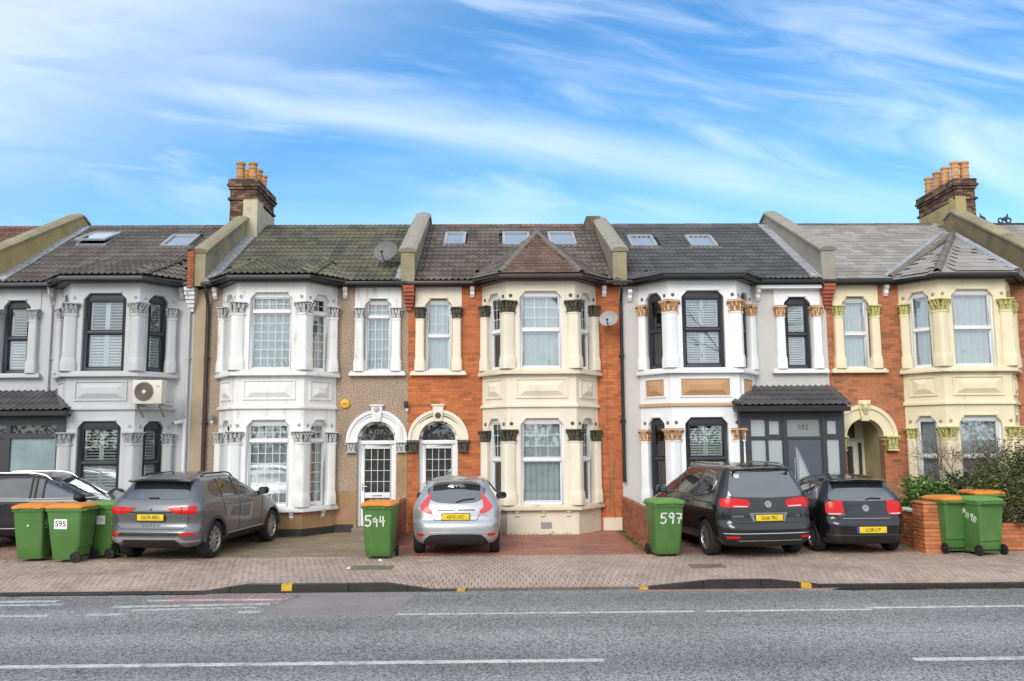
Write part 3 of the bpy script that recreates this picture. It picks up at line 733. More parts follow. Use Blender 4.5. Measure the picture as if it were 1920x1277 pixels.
def bay(H, cx, st, sprocket=None):
    trim, cap = st['trim'], st['cap']
    B = [(cx-1.42, FAC), (cx-.82, 20.2), (cx+.82, 20.2), (cx+1.42, FAC)]
    FS = [(Fr(((B[0][0]+B[1][0])/2, 20.6, 0), (.6, -.8, 0)), .5, .265), (Fr((cx, 20.2, 0), (1, 0, 0)), .82, .51), (Fr(((B[2][0]+B[3][0])/2, 20.6, 0), (.6, .8, 0)), .5, .265)]
    mb = MB()
    for F, hl, a in FS:
        for (s0, s1) in ((-hl, -a), (a, hl)): mb.fbox(F, s0, s1, 0, 5.99, -.2, 0)
        mb.fbox(F, -a, a, 0, .64, -.2, 0); mb.fpoly(F, head_pts(a, 2.68, .15, 3.80), -.2, 0); mb.fpoly(F, head_pts(a, 5.72, .15, 5.99), -.2, 0)
    mb.build('bay', [trim], H)
    # hood shadow mouldings over each opening
    for F, hl, a in FS:
        for z1 in (2.68, 5.72):
            hm = MB(); hm.fbox(F, -a+.12, a-.12, z1+.012, z1+.05, -.01, .035); hm.build('hood_mould', trim, H)
    sl = MB(); band(sl, B, -.05, .14, 3.73, 3.80); band(sl, B, -.05, .10, 3.80, 3.86); sl.build('bay_sill', st.get('silltrim', trim), H, bevel=.006)
    sl = MB(); band(sl, B, -.05, .15, .56, .63); band(sl, B, -.05, .10, .63, .68); sl.build('bay_sill', st.get('silltrim', trim), H, bevel=.006)
    stc = MB(); band(stc, B, -.02, .06, 2.955, 3.005); band(stc, B, -.02, .035, 3.005, 3.03); stc.build('string_course', st.get('string', trim), H)
    # faceted panels between the floors
    pm = st.get('panel', trim)
    for F, hl, a in FS:
        w = .58 if hl > .6 else .30; z0, z1 = 3.20, 3.60
        f = MB(); e = .035
        f.fbox(F, -w-e, -w, z0-e, z1+e, -.01, .03); f.fbox(F, w, w+e, z0-e, z1+e, -.01, .03); f.fbox(F, -w, w, z1, z1+e, -.01, .035); f.fbox(F, -w, w, z0-e, z0, -.01, .03)
        f.build('panel_moulding', trim, H)
        p = MB(); i = .13; q = F.p; d0, d1 = .002, .065
        vs = [q(-w,z0,d0),q(w,z0,d0),q(w,z1,d0),q(-w,z1,d0),q(-w+i*1.5,z0+i,d1),q(w-i*1.5,z0+i,d1),q(w-i*1.5,z1-i,d1),q(-w+i*1.5,z1-i,d1)]
        p.add(vs, [(0,1,5,4),(1,2,6,5),(2,3,7,6),(3,0,4,7),(4,5,6,7)]); p.build('faceted_panel', pm, H)
    # windows, columns, rosettes
    for fl, (z0, zh, zt, c0, c1) in enumerate(((.68, 2.68, 1.72, 2.15, 2.43), (3.86, 5.72, 4.80, 5.20, 5.49))):
        for k, (F, hl, a) in enumerate(FS):
            stt = dict(st['win']); 
            if fl == 1 and 'win_up' in st: stt = dict(st['win_up'])
            window(H, F, a, z0, zh, stt, zt if not st.get('high') else z0+(zh-z0)*st['high'])
            sp = [(-hl+.13, c1+.13), (hl-.13, c1+.13)]
            if hl > .6: sp = [(-hl+.10, c1+.135), (hl-.10, c1+.135)]
            rosettes(H, F, sp, st.get('ros', cap), .045)
        for sx in (-1, 1):
            column(H, cx+sx*.80, 20.215, z0, c0, c1, .148, .36, trim, cap, sx*R(-26))
            column(H, cx+sx*1.335, 20.875, z0, c0-.02, c1-.02, .110, .255, trim, cap, sx*R(-53))
    for F, s in [(FS[1][0], -.6), (FS[1][0], 0), (FS[1][0], .6), (FS[0][0], .1), (FS[2][0], .1)]:
        bk = MB(); brk(bk, F, s, .555, .17, .10, .09); bk.build('sill_bracket', trim, H)
    if st.get('plinth'):
        p = MB(); band(p, B, 0, .03, 0, st['plinth'][1]); p.build('plinth', st['plinth'][0], H)
    return B

def plain_window(H, cx, st):
    trim, cap = st['trim'], st['cap']; F = Fr((cx, FAC, 0), (1, 0, 0)); a = .33
    lt = MB(); w = .575
    lt.fbox(F, -w, -a, 5.45, 5.975, -.1, .025); lt.fbox(F, a, w, 5.45, 5.975, -.1, .025); lt.fpoly(F, head_pts(a, 5.68, .15, 5.975), -.1, .025); lt.build('lintel', trim, H)
    hm = MB(); hm.fbox(F, -a+.10, a-.10, 5.69, 5.73, 0, .06); hm.build('hood_mould', trim, H)
    s = MB(); s.fbox(F, -.69, .69, 3.77, 3.84, -.05, .15); s.fbox(F, -.66, .66, 3.84, 3.88, -.05, .11); s.build('sill', trim, H, bevel=.006)
    for sx in (-1, 1): column(H, cx+sx*.455, FAC-.03, 3.88, 5.17, 5.46, .112, .27, trim, cap)
    rosettes(H, F, [(-.46, 5.58), (.46, 5.58)], st.get('ros', cap), .045)
    window(H, F, a, 3.87, 5.68, dict(st.get('win_up', st['win'])), 4.76 if not st.get('high') else 3.87+1.81*st['high'])

def shell(H, x0, x1, st, openings, cx):
    openings = [(o[0], o[1], max(.04, o[2]), o[3]) for o in openings]
    mb = MB(); F = FF
    xs = sorted({x0, x1, *[v for o in openings for v in o[:2]]}); zs = sorted({0, 5.98, *[v for o in openings for v in o[2:4]]})
    for xa, xb in zip(xs, xs[1:]):
        for za, zb in zip(zs, zs[1:]):
            xm, zm = (xa+xb)/2, (za+zb)/2
            if any(o[0] < xm < o[1] and o[2] < zm < o[3] for o in openings): continue
            mb.fbox(F, xa, xb, za, zb, -.25, 0)
    W = mb.build('wall', mortar if st.get('brick') else st['wall'], H)
    if st.get('brick'):
        bk = MB(); bricks(bk, F, x0, x1, .0, 5.98, [rect(*o[:4]) for o in openings]+st.get('cuts', [])); bk.build('brickwork', st['brick'], W, kind='stuff')
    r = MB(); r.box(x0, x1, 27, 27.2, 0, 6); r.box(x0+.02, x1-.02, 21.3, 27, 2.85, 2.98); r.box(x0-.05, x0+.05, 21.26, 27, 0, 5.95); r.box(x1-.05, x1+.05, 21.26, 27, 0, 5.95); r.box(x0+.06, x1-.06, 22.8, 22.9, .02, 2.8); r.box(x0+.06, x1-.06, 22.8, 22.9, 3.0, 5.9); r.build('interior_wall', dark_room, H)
    return W

def eaves(H, path, gm, soffit=None):
    b = MB(); band(b, path, .20, .32, 5.995, 6.085); b.build('gutter', gm, H, bevel=.02)
    b = MB(); band(b, path, -.02, .195, 5.972, 6.07); b.build('fascia', soffit or gm, H)
def deck(H, x0, x1, name='roof', m=None):
    b = MB(); t = .09
    for (ya, za, yb, zb) in ((20.72, main_z(20.72), 25.0, main_z(25.0)), (25.0, main_z(25.0), 29.3, 6.0)):
        b.hexa([(x0,ya,za-t),(x1,ya,za-t),(x1,yb,zb-t),(x0,yb,zb-t),(x0,ya,za-.004),(x1,ya,za-.004),(x1,yb,zb-.004),(x0,yb,zb-.004)])
    return b.build(name, m or M('roof_deck', (.05,.045,.04), .9, .2, 2), H)
def facet(roof, poly, m, t=.05):
    P = [Vector(p) for p in poly]; b = MB()
    b.prism([p for p in P], [p-Z*t for p in P]); b.build('bay_roof', m, roof)

def house(name, label, x0, x1, st):
    H = thing(name, label, 'house', ((x0+x1)/2, FAC, 0)); ORG[H.name] = Vector(((x0+x1)/2, FAC, 0)); return H
b0, b1, b2, b3, b4, b5 = -12.55, -7.38, -2.27, 2.97, 8.15, 13.32
PW = .32
def brackets(H, ss, zt, h, m):
    for s in ss:
        b = MB(); brk(b, FF, s, zt, h, .17, .10); b.build('eave_bracket', m, H)
def bay_eave(cx): return opath([(cx-1.42, FAC), (cx-.82, 20.2), (cx+.82, 20.2), (cx+1.42, FAC)], .30)
def sprocket_roof(roof, cx, mat, lim):
    E = bay_eave(cx); E0, E3 = (cx-1.72, 20.75), (cx+1.72, 20.75); y0 = E[1][1]
    zf = lambda y: ZE+.36*(y-y0)
    yq = (.57*20.75-.36*y0)/.21; q1, q2 = (cx-.98, yq, main_z(yq)), (cx+.98, yq, main_z(yq))
    e0, e1, e2, e3 = (*E0, ZE), (*E[1], ZE), (*E[2], ZE), (*E3, ZE)
    for p in ((e1, e2, q2, q1), (e0, e1, q1), (e2, e3, q2)): facet(roof, p, MATS['roof_deck'])
    for p in ((e1, e2, q2, q1), (e0, e1, q1), (e2, e3, q2)): lay(roof, p, 'roman', mat, .30, .335, .07, lim=lim)
    return [E0, E[1], E[2], E3, q2[:2], q1[:2]]
def main_roof(H, xa, xb, kind, mat, w, gauge, skip, lim, roof, half=False, lap=.07):
    lay(roof, [(xa, 20.70, main_z(20.70)), (xb, 20.70, main_z(20.70)), (xb, 24.98, main_z(24.98)), (xa, 24.98, main_z(24.98))], kind, mat, w, gauge, lap, skip, half, lim)
def arched_door(H, cx, st, grid_cols, spot):
    trim, cap = st['trim'], st['cap']; cz = 2.19; ri, ro = .475, .745
    F = Fr((cx, FAC, 0), (1, 0, 0)); n = 22
    mb = MB()
    for (a, b_, d) in ((ri, ri+.05, .045), (ri+.05, ro-.075, .03), (ro-.075, ro, .065)):
        for i in range(n):
            t0, t1 = math.pi*i/n, math.pi*(i+1)/n
            p = [(a*math.cos(t0), cz+a*math.sin(t0)), (b_*math.cos(t0), cz+b_*math.sin(t0)), (b_*math.cos(t1), cz+b_*math.sin(t1)), (a*math.cos(t1), cz+a*math.sin(t1))]
            mb.fpoly(F, p, -.15, d)
    A = mb.build('door_arch', trim, H)
    mb = MB()
    for sg in (-1, 1):                          # sunk decorative strokes on the arch
        for i in range(6):
            t0, t1 = math.pi/2+sg*(.22+.11*i), math.pi/2+sg*(.22+.11*(i+1)); w0 = .018*(1-i/7.5)
            r0 = .60+.012*i/6
            p = [((r0-w0)*math.cos(t0), cz+(r0-w0)*math.sin(t0)), ((r0+w0)*math.cos(t0), cz+(r0+w0)*math.sin(t0)), ((r0+w0)*math.cos(t1), cz+(r0+w0)*math.sin(t1)), ((r0-w0)*math.cos(t1), cz+(r0-w0)*math.sin(t1))]
            if sg < 0: p = p[::-1]
            mb.fpoly(F, p, .02, .036)
    mb.build('arch_ornament', st.get('orn', cap), A)
    k = MB(); k.fpoly(F, [(-.085, cz+ri-.02), (.085, cz+ri-.02), (.14, cz+ro+.10), (-.14, cz+ro+.10)], -.05, .11); k.fpoly(F, [(-.16, cz+ro+.09), (.16, cz+ro+.09), (.17, cz+ro+.13), (-.17, cz+ro+.13)], -.03, .14); K = k.build('keystone', trim, H, bevel=.008)
    m = MB(); m.lathe(F.p(0, spot, .11), [(.07, 0), (.075, .01), (.06, .03), (.035, .02), (.02, .05), (.004, .055)], 10, F.n); m.build('keystone_boss', st.get('orn', cap), K, smooth=True)
    for sx, wd in ((-1, .26), (1, .27)):
        xm = sx*(ri+wd/2+.0)
        me = capital_mesh(.25, .25, cap); o = inst('impost', me, H, Matrix.Translation((cx+xm, FAC-.03, 1.91)))
        for q in ((.15, 2.155, 2.195, .12), (.13, 1.885, 1.915, .07)): mb = MB(); mb.fbox(F, xm-q[0], xm+q[0], q[1], q[2], -.05, q[3]); mb.build('impost_moulding', cap, H)
    # frame, fanlight and door
    fr = MB(); i0, i1 = -.24, -.12
    for i in range(n):
        t0, t1 = math.pi*i/n, math.pi*(i+1)/n; a, b_ = ri-.065, ri+.02
        fr.fpoly(F, [(a*math.cos(t0), cz+a*math.sin(t0)), (b_*math.cos(t0), cz+b_*math.sin(t0)), (b_*math.cos(t1), cz+b_*math.sin(t1)), (a*math.cos(t1), cz+a*math.sin(t1))], i0, i1)
    fr.fbox(F, -ri, -ri+.07, .12, cz, i0, i1); fr.fbox(F, ri-.07, ri, .12, cz, i0, i1); fr.fbox(F, -ri+.07, ri-.07, 2.10, cz, i0, i1+.01)
    D = fr.build('door_frame', frame_white, H, bevel=.005)
    g = MB(); ra = ri-.06; pts = [(ra*math.cos(math.pi*i/n), cz+ra*math.sin(math.pi*i/n)) for i in range(n+1)]
    g.fpoly(F, pts, -.19, -.185); g.build('fanlight_pane', pane_dark, D)
    if spot > 2.9: text('327', .15, M('faint_numeral', (.22,.22,.23), .5, .05, 3), 'house_number', D, basis(X, Z, -Yv, F.p(0, 2.40, -.182)))
    a = ri-.075; lf = MB(); e = .09
    lf.fbox(F, -a, -a+e, .13, 2.095, -.23, -.15); lf.fbox(F, a-e, a, .13, 2.095, -.23, -.15); lf.fbox(F, -a+e, a-e, 1.99, 2.095, -.23, -.15); lf.fbox(F, -a+e, a-e, .13, .30, -.23, -.15); lf.fbox(F, -a+e, a-e, .80, .93, -.23, -.15)
    L = lf.build('door', frame_white, H, bevel=.005)
    w = a-e
    for z0, z1 in ((.30, .80), (.93, 1.99)):
        p = MB(); p.fbox(F, -w-.005, w+.005, z0-.005, z1+.005, -.20, -.192); p.build('pane', pane_dark, L)
        gb = MB(); nr_ = max(2, round((z1-z0)/.27))
        for k in range(1, grid_cols): s = -w+2*w*k/grid_cols; gb.fbox(F, s-.006, s+.006, z0, z1, -.192, -.186)
        for k in range(1, nr_): z = z0+(z1-z0)*k/nr_; gb.fbox(F, -w, w, z-.006, z+.006, -.192, -.1855)
        gb.build('glazing_bars', lead_bar, L)
    lb = MB(); lb.fbox(F, -.12, .12, .845, .885, -.15, -.14); lb.build('letter_plate', M('steel', (.5,.5,.5), .3, .05, 3, metal=.8), L, bevel=.003)
    h = MB(); h.fbox(F, -a+.03, -a+.06, .98, 1.16, -.15, -.135); h.tube([F.p(-a+.045, 1.08, -.13), F.p(-a+.045, 1.08, -.10), F.p(-a+.15, 1.08, -.10)], .010, 8); h.build('door_handle', MATS['steel'], L, smooth=True)
    s = MB(); s.fbox(F, -ri-.08, ri+.08, 0, .115, -.25, .22); s.build('door_step', M('step_stone', (.27,.20,.15), .8, .2, 3, bump=.004, bs=30), H, bevel=.01)
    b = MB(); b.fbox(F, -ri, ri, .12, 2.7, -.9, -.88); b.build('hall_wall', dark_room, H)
    return L

def frame_grid(mb, F, xs, zs, d0, d1): pass
def porch_panes(P, F, panes, mat, d):
    for (s0, s1, z0, z1) in panes: 
        g = MB(); g.fbox(F, s0-.006, s1+.006, z0-.006, z1+.006, d-.006, d); g.build('pane', mat, P)
def wall_with_holes(mb, F, s0, s1, z0, z1, holes, d0, d1):
    xs = sorted({s0, s1, *[v for h in holes for v in h[:2]]}); zs = sorted({z0, z1, *[v for h in holes for v in h[2:]]})
    for xa, xb in zip(xs, xs[1:]):
        run = None
        for za, zb in zip(zs, zs[1:]):
            if any(h[0] < (xa+xb)/2 < h[1] and h[2] < (za+zb)/2 < h[3] for h in holes):
                if run: mb.fbox(F, xa, xb, run[0], run[1], d0, d1); run = None
                continue
            run = (run[0], zb) if run else (za, zb)
        if run: mb.fbox(F, xa, xb, run[0], run[1], d0, d1)

def h1():
    H = house('grey_terraced_house', 'pale grey rendered terraced house with charcoal windows, white shutters and air conditioner', b0, b1, {})
    st = dict(trim=grey_render, wall=grey_render, cap=cap_grey, ros=cap_grey, win=dict(frame='dark', fill='shutter', slat=.070, angle=R(15), angle_low=R(52)))
    cx = -9.40
    shell(H, b0+.002, b1-.16, st, [(cx-1.28, cx+1.28, 0, 5.98), (-12.25, -11.57, 3.87, 5.68), (-12.4, -10.95, 0, 2.45)], cx)
    bay(H, cx, st); plain_window(H, -11.91, st)
    E = bay_eave(cx)
    path = [(b0, FAC), (cx-1.42, FAC), (cx-.82, 20.2), (cx+.82, 20.2), (cx+1.42, FAC), (b1-.1, FAC)]
    eaves(H, path, grey_plastic)
    roof = deck(H, b0, b1); lim = [0]
    sk = sprocket_roof(roof, cx, tile_brown, lim)
    main_roof(H, b0+PW/2, b1-PW/2, 'roman', tile_brown, .30, .335, [sk, [(-11.72,23.30),(-10.88,23.30),(-10.88,24.3),(-11.72,24.3)], [(-9.36,23.2),(-8.57,23.2),(-8.57,24.1),(-9.36,24.1)]], lim, roof)
    ridge_run(roof, (b0+.1, 25.0, main_z(25)), (b1-.15, 25.0, main_z(25)), tile_brown, r=.12)
    skylight(H, -11.72, -10.88, 23.30, 24.3, True); skylight(H, -9.36, -8.57, 23.2, 24.1)
    parapet(H, b0, .34, cement_yellow, cement)
    flashing(H, b0+.17, b0+.42)
    downpipe(H, -11.05, grey_render, z0=3.4, y=20.95, r=.03)
    downpipe(H, -7.66, grey_render, z0=2.8, y=20.93, r=.035); 
    p = MB(); p.tube([(-7.67, 20.92, .05), (-7.67, 20.92, 2.75)], .05, 10); p.build('downpipe', pipe_white, H, smooth=True)
    brackets(H, (-11.05, -7.86), 5.97, .28, grey_render)
    q = MB(); q.fbox(FF, -7.56, -7.545, 0, 5.95, -.05, .012); q.fbox(FF, -7.545, b1, 0, 5.95, -.05, .006); q.build('party_pier', M('beige_render', (.42,.33,.22), .85, .1, 2, bump=.004, bs=40), H)
    c = MB(); z = 5.98
    for ww, dd in ((.25,.28),(.25,.24),(.23,.2),(.2,.16),(.16,.12),(.12,.08)): c.fbox(FF, -7.62-ww/2, -7.62+ww/2, z-.1, z-.004, -.05, dd); z -= .1
    c.build('corbel', M('white_corbel', (.7,.69,.68), .7, .06, 3), H)
    # porch
    F = Fr((0, 20.15, 0), (1, 0, 0)); xr = -10.17
    mb = MB(); holes = [(-11.42, -10.36, 2.42, 2.60), (-11.42, -10.36, 1.02, 2.30), (-12.4, -11.52, 2.42, 2.60), (-12.45, -11.56, .05, 2.30)]
    wall_with_holes(mb, F, -12.55, xr, 0, 2.86, holes, -.10, 0); mb.fbox(F, xr-.1, xr, 0, 2.86, -.85, -.10); mb.fbox(F, -12.55, xr+.03, 2.66, 2.70, 0, .03)
    P = mb.build('porch', frame_dark, H)
    porch_panes(P, F, [(-11.42, -10.36, 2.42, 2.60), (-12.4, -11.52, 2.42, 2.60)], pane_dark, -.05); porch_panes(P, F, [(-11.42, -10.36, 1.02, 2.30)], frost_teal, -.05)
    b = MB(); b.fbox(F, -12.45, -11.56, .05, 2.30, -.09, -.03); b.fbox(F, -12.3, -11.72, .3, .95, -.03, -.018); b.fbox(F, -12.3, -11.72, 1.15, 2.1, -.03, -.018); DD = b.build('front_door', frame_dark, H)
    h = MB(); h.fbox(F, -11.66, -11.62, 1.0, 1.25, -.03, .0); h.tube([F.p(-11.64, 1.15, 0), F.p(-11.64, 1.15, .03), F.p(-11.77, 1.15, .03)], .011, 8); h.build('door_handle', MATS['steel'], DD, smooth=True)
    pe = MB(); ey, ez, ty, tz = 19.93, 2.92, 20.98, 3.42
    pe.hexa([(-12.55,ey,ez-.06),(xr+.12,ey,ez-.06),(xr+.12,ty,tz-.06),(-12.55,ty,tz-.06),(-12.55,ey,ez),(xr+.12,ey,ez),(xr-.62,ty,tz),(-12.55,ty,tz)])
    pr = pe.build('porch_roof', MATS['roof_deck'], H)
    lay(pr, [(-12.55,ey-.02,ez), (xr+.12,ey-.02,ez), (xr-.62,ty,tz), (-12.55,ty,tz)], 'roman', tile_porch, .30, .38, .07, name='porch_tile')
    ridge_run(pr, (xr+.10, ey, ez+.03), (xr-.62, ty, tz+.03), tile_porch, r=.09, ln=.4, name='hip_tile')
    fb = MB(); fb.box(-12.55, xr+.13, ey-.02, 20.15, 2.80, 2.86); fb.box(-12.55, xr+.15, ey-.09, ey-.0, 2.82, 2.91); fb.build('porch_gutter', black_plastic, H)
h1()

def chimney(H, name, x0, x1, y0, y1, z0, zt, plinth, pots, pm, lat):
    c = MB(); c.box(x0+.012, x1-.012, y0+.012, y1-.012, z0, zt-.02); C_ = c.build(name, mortar_dark, H)
    bk = MB()
    lev = [(z0, zt-.62, 0), (zt-.62, zt-.54, .05), (zt-.54, zt-.30, .0), (zt-.30, zt-.22, .04), (zt-.22, zt-.14, .08), (zt-.14, zt, .05)]
    for za, zb, off in lev:
        fr = [Fr((0, y0-off+.012, 0), (1, 0, 0)), Fr((x1+off-.012, 0, 0), (0, 1, 0)), Fr((x0-off+.012, 0, 0), (0, -1, 0))]
        bricks(bk, fr[0], x0-off, x1+off, za, zb, [], -.03-off, .01)
        bricks(bk, fr[1], y0-off, y1+off, za, zb, [], -.03-off, .01)
        bricks(bk, fr[2], -(y1+off), -(y0-off), za, zb, [], -.03-off, .01)
    bk.build('brickwork', brick_dark, C_, kind='stuff')
    f = MB(); f.hexa([(x0-.04,y0-.04,zt-.02),(x1+.04,y0-.04,zt-.02),(x1+.04,y1+.04,zt-.02),(x0-.04,y1+.04,zt-.02),(x0+.12,y0+.12,zt+.06),(x1-.12,y0+.12,zt+.06),(x1-.12,y1-.12,zt+.06),(x0+.12,y1-.12,zt+.06)]); f.build('flaunching', moss, C_)
    for bx in plinth: 
        p = MB(); p.box(*bx); p.build('rendered_base', pm, C_)
    pt = MB(); pt.lathe((0,0,0), [(.115,0),(.118,.12),(.13,.13),(.13,.17),(.118,.18),(.113,.36),(.125,.37),(.125,.41),(.112,.42),(.112,.49),(.135,.50),(.135,.56),(.10,.56),(.095,.3)], 16, cap=False); me = pt.mesh('pot', terracotta, smooth=True)
    for (x, y, s) in pots: 
        o = inst('chimney_pot', me, C_, Matrix.Translation((x, y, zt+.0)) @ Matrix.Scale(s, 4))

def h2():
    H = house('pebbledashed_terraced_house', 'brown pebbledashed terraced house with white bay and white leaded windows', b1, b2, {})
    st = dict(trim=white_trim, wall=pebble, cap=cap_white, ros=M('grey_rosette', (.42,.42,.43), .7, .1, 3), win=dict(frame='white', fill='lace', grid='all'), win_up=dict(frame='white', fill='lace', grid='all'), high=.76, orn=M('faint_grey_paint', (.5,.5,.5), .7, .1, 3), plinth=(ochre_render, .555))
    cx, dx = -5.455, -3.02
    shell(H, b1+.002, b2-.002, st, [(cx-1.28, cx+1.28, 0, 5.98), (dx-.33, dx+.33, 3.87, 5.68), (dx-.475, dx+.475, .0, 2.66)], cx)
    bay(H, cx, st); plain_window(H, dx, st); arched_door(H, dx, st, 4, 2.95)
    p = MB(); band(p, [(cx-1.42, FAC), (cx-.82, 20.2), (cx+.82, 20.2), (cx+1.42, FAC)], 0, .045, 0, .17); p.fbox(FF, cx+1.42, dx-.56, 0, .19, -.02, .03); p.build('bitumen_plinth', bitumen, H)
    for q in ((cx+1.45, dx-.49, .98), (dx+.49, b2-.01, 1.86)): b = MB(); b.fbox(FF, q[0], q[1], .19, q[2], -.05, .007); b.build('patched_render', ochre_render, H)
    b = MB(); b.fbox(FF, cx+1.62, dx-.62, .30, .56, -.02, .011); b.build('pink_patch', M('pink_paint', (.42,.20,.19), .8, .2, 6, dirt=(.38,.24,.12), dirt_amt=.9, dirt_sc=6, dirt_lo=.45), H)
    path = [(b1+.05, FAC), (cx-1.42, FAC), (cx-.82, 20.2), (cx+.82, 20.2), (cx+1.42, FAC), (b2-.0, FAC)]
    eaves(H, path, black_plastic)
    roof = deck(H, b1, b2); lim = [0]
    sk = sprocket_roof(roof, cx, tile_moss, lim)
    main_roof(H, b1+PW/2, b2-PW/2, 'roman', tile_moss, .30, .335, [sk], lim, roof)
    ridge_run(roof, (b1+.5, 25.0, main_z(25)), (b2-.15, 25.0, main_z(25)), tile_moss, r=.11)
    parapet(H, b1, .30, cement, ztop=8.55, y1=24.0)
    flashing(H, b1+.15, b1+.40); flashing(H, b2-.30, b2-.16, y1=21.6)
    b = MB(); fr = Fr((0, 20.66, 0), (1, 0, 0)); bricks(b, fr, b1-.27, b1-.12, 5.95, 6.86, [], -.25, .008); b.build('brick_pier', M('pier_brick', (.40,.12,.05), .85, .15, 3, facerand=.3, tint=(.25,.08,.05), fine=.2), H, kind='stuff')
    b = MB(); b.box(b1-.29, b1-.10, 20.63, 20.95, 6.86, 6.91); b.build('pier_cap', mortar_dark, H)
    chimney(H, 'chimney', -7.76, -7.0, 24.05, 25.95, 7.8, 9.72, [(-7.36, -6.95, 24.0, 24.6, 7.8, 9.10), (-7.03, -6.965, 24.6, 25.9, 7.8, 9.02)], [(-7.55, 24.3, 1), (-7.2, 24.32, 1), (-7.56, 24.85, .95), (-7.2, 24.9, .95), (-7.2, 25.4, .92), (-7.55, 25.4, .92)], M('cream_chimney_render', (.52,.46,.34), .9, .15, 2, bump=.005, bs=25, dirt=(.2,.16,.09), dirt_amt=.7, dirt_sc=2, dirt_lo=.52), 0)
    downpipe(H, -7.20, M('brown_pipe', (.05,.03,.022), .5, .2, 4), z0=.1, y=20.92, r=.045)
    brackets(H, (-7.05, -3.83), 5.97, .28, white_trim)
    q = MB(); q.fbox(FF, b1+.0, b1+.1, 0, 5.95, -.05, .008); q.build('party_pier', MATS['beige_render'], H)
h2()

def h3():
    H = house('orange_brick_terraced_house', 'orange brick terraced house with cream bay, black capitals and brown tiled gablet', b2, b3, {})
    st = dict(trim=cream_trim, wall=mortar, cap=cap_paint, brick=brick_mat, ros=cap_paint, win=dict(frame='white', fill='net', grid='top'), win_up=dict(frame='white', fill='net', grid='top'), plinth=(cream_trim, .555), orn=cap_paint,
        silltrim=M('cracked_cream_stucco', (.72,.64,.48), .8, .08, 2, bump=.006, bs=25, dirt=(.16,.13,.07), dirt_amt=.85, dirt_sc=3.0, dirt_lo=.54))
    cx, dx = .975, -1.525
    st['cuts'] = [arch(dx, 2.19, .70), rect(dx-.57, dx+.57, 5.45, 5.98)]
    shell(H, b2+.002, b3-.002, st, [(cx-1.28, cx+1.28, 0, 5.98), (dx-.33, dx+.33, 3.87, 5.68), (dx-.475, dx+.475, .0, 2.66)], cx)
    bay(H, cx, st); plain_window(H, dx, st); arched_door(H, dx, st, 4, 2.79)
    path = [(b2, FAC), (cx-1.42, FAC), (cx-.82, 20.2), (cx+.82, 20.2), (cx+1.42, FAC), (b3, FAC)]
    eaves(H, path, M('dark_red_gutter', (.035,.018,.018), .4, .3, 3))
    roof = deck(H, b2, b3); lim = [0]
    E = bay_eave(cx); e0, e1, e2, e3 = (cx-1.72, 20.75, ZE), (*E[1], ZE), (*E[2], ZE), (cx+1.72, 20.75, ZE); A = (cx, 22.0, 7.58); Bk = (cx, 23.35, 7.58)
    for p in ((e1, e2, A), (e0, e1, A), (e2, e3, A), (e0, A, Bk), (A, e3, Bk)): facet(roof, p, MATS['roof_deck'])
    sky = [[(-1.56,23.3),(-.96,23.3),(-.96,24.25),(-1.56,24.25)], [(.08,23.2),(.86,23.2),(.86,24.25),(.08,24.25)], [(1.38,23.2),(2.14,23.2),(2.14,24.25),(1.38,24.25)]]
    main_roof(H, b2+PW/2, b3-PW/2, 'roman', tile_mid, .30, .335, [[e0[:2], e1[:2], e2[:2], e3[:2], Bk[:2]]]+sky, lim, roof)
    l2 = [0]; br = [o for o in roof.children if o.name.startswith('bay_roof')]
    lay(br[0], (e1, e2, A), 'flat', tile_flat, .17, .18, .05, half=True, lim=l2, name='plain_tile')
    for k, p in ((1, (e0, e1, A)), (2, (e2, e3, A))): lay(br[k], p, 'flat', tile_mid, .17, .18, .05, half=True, lim=l2, name='plain_tile')
    for p in ((e0, A, Bk), (e3, A, Bk)): pass
    ridge_run(roof, (b2+.1, 25.0, main_z(25)), (b3-.3, 25.0, main_z(25)), M('red_ridge', (.20,.085,.05), .85, .2, 2, objrand=.3, fine=.2), r=.11)
    for a in (e1, e2): ridge_run(roof, (a[0], a[1], a[2]+.03), (A[0], A[1], A[2]+.03), hip_mat, r=.085, ln=.33, name='hip_tile')
    ridge_run(roof, (A[0], A[1], A[2]+.02), (Bk[0], Bk[1], Bk[2]+.02), hip_mat, r=.085, ln=.33, name='hip_tile')
    for s in sky: skylight(H, s[0][0], s[1][0], s[0][1], s[2][1])
    parapet(H, b2, .34, cement, cement_grey); corbel(H, b2+.02)
    brackets(H, (cx-1.66, cx+1.62), 5.97, .26, clean_white)
    v = MB(); v.fbox(Fr((cx, 20.17, 0), (1, 0, 0)), -.05, .2, .14, .28, 0, .012); v.build('air_vent', M('vent_grey', (.3,.3,.3), .6, .2, 20), H)
    c = MB(); c.tube([(2.62, 20.97, .4), (2.66, 20.97, 1.2), (2.6, 20.97, 2.0), (2.64, 20.98, 3.9), (2.63, 20.98, 4.9)], .006, 6); c.tube([(2.74, 20.95, .3), (2.7, 20.96, 1.0), (2.76, 20.95, 1.7)], .012, 6); c.build('cable', M('buff_cable', (.30,.20,.12), .6, .1, 3), H)
    p = MB(); p.fbox(FF, cx+1.5, b3-.02, 0, .30, -.02, .05); p.build('bitumen_plinth', cream_trim, H)
    p = MB(); p.lathe((-.15, 28.0, 8.3), [(.06,0),(.06,.75),(.13,.76),(.13,.80)], 10); p.build('vent_cowl', M('cowl', (.25,.25,.26), .6, .1, 2), H)
h3()

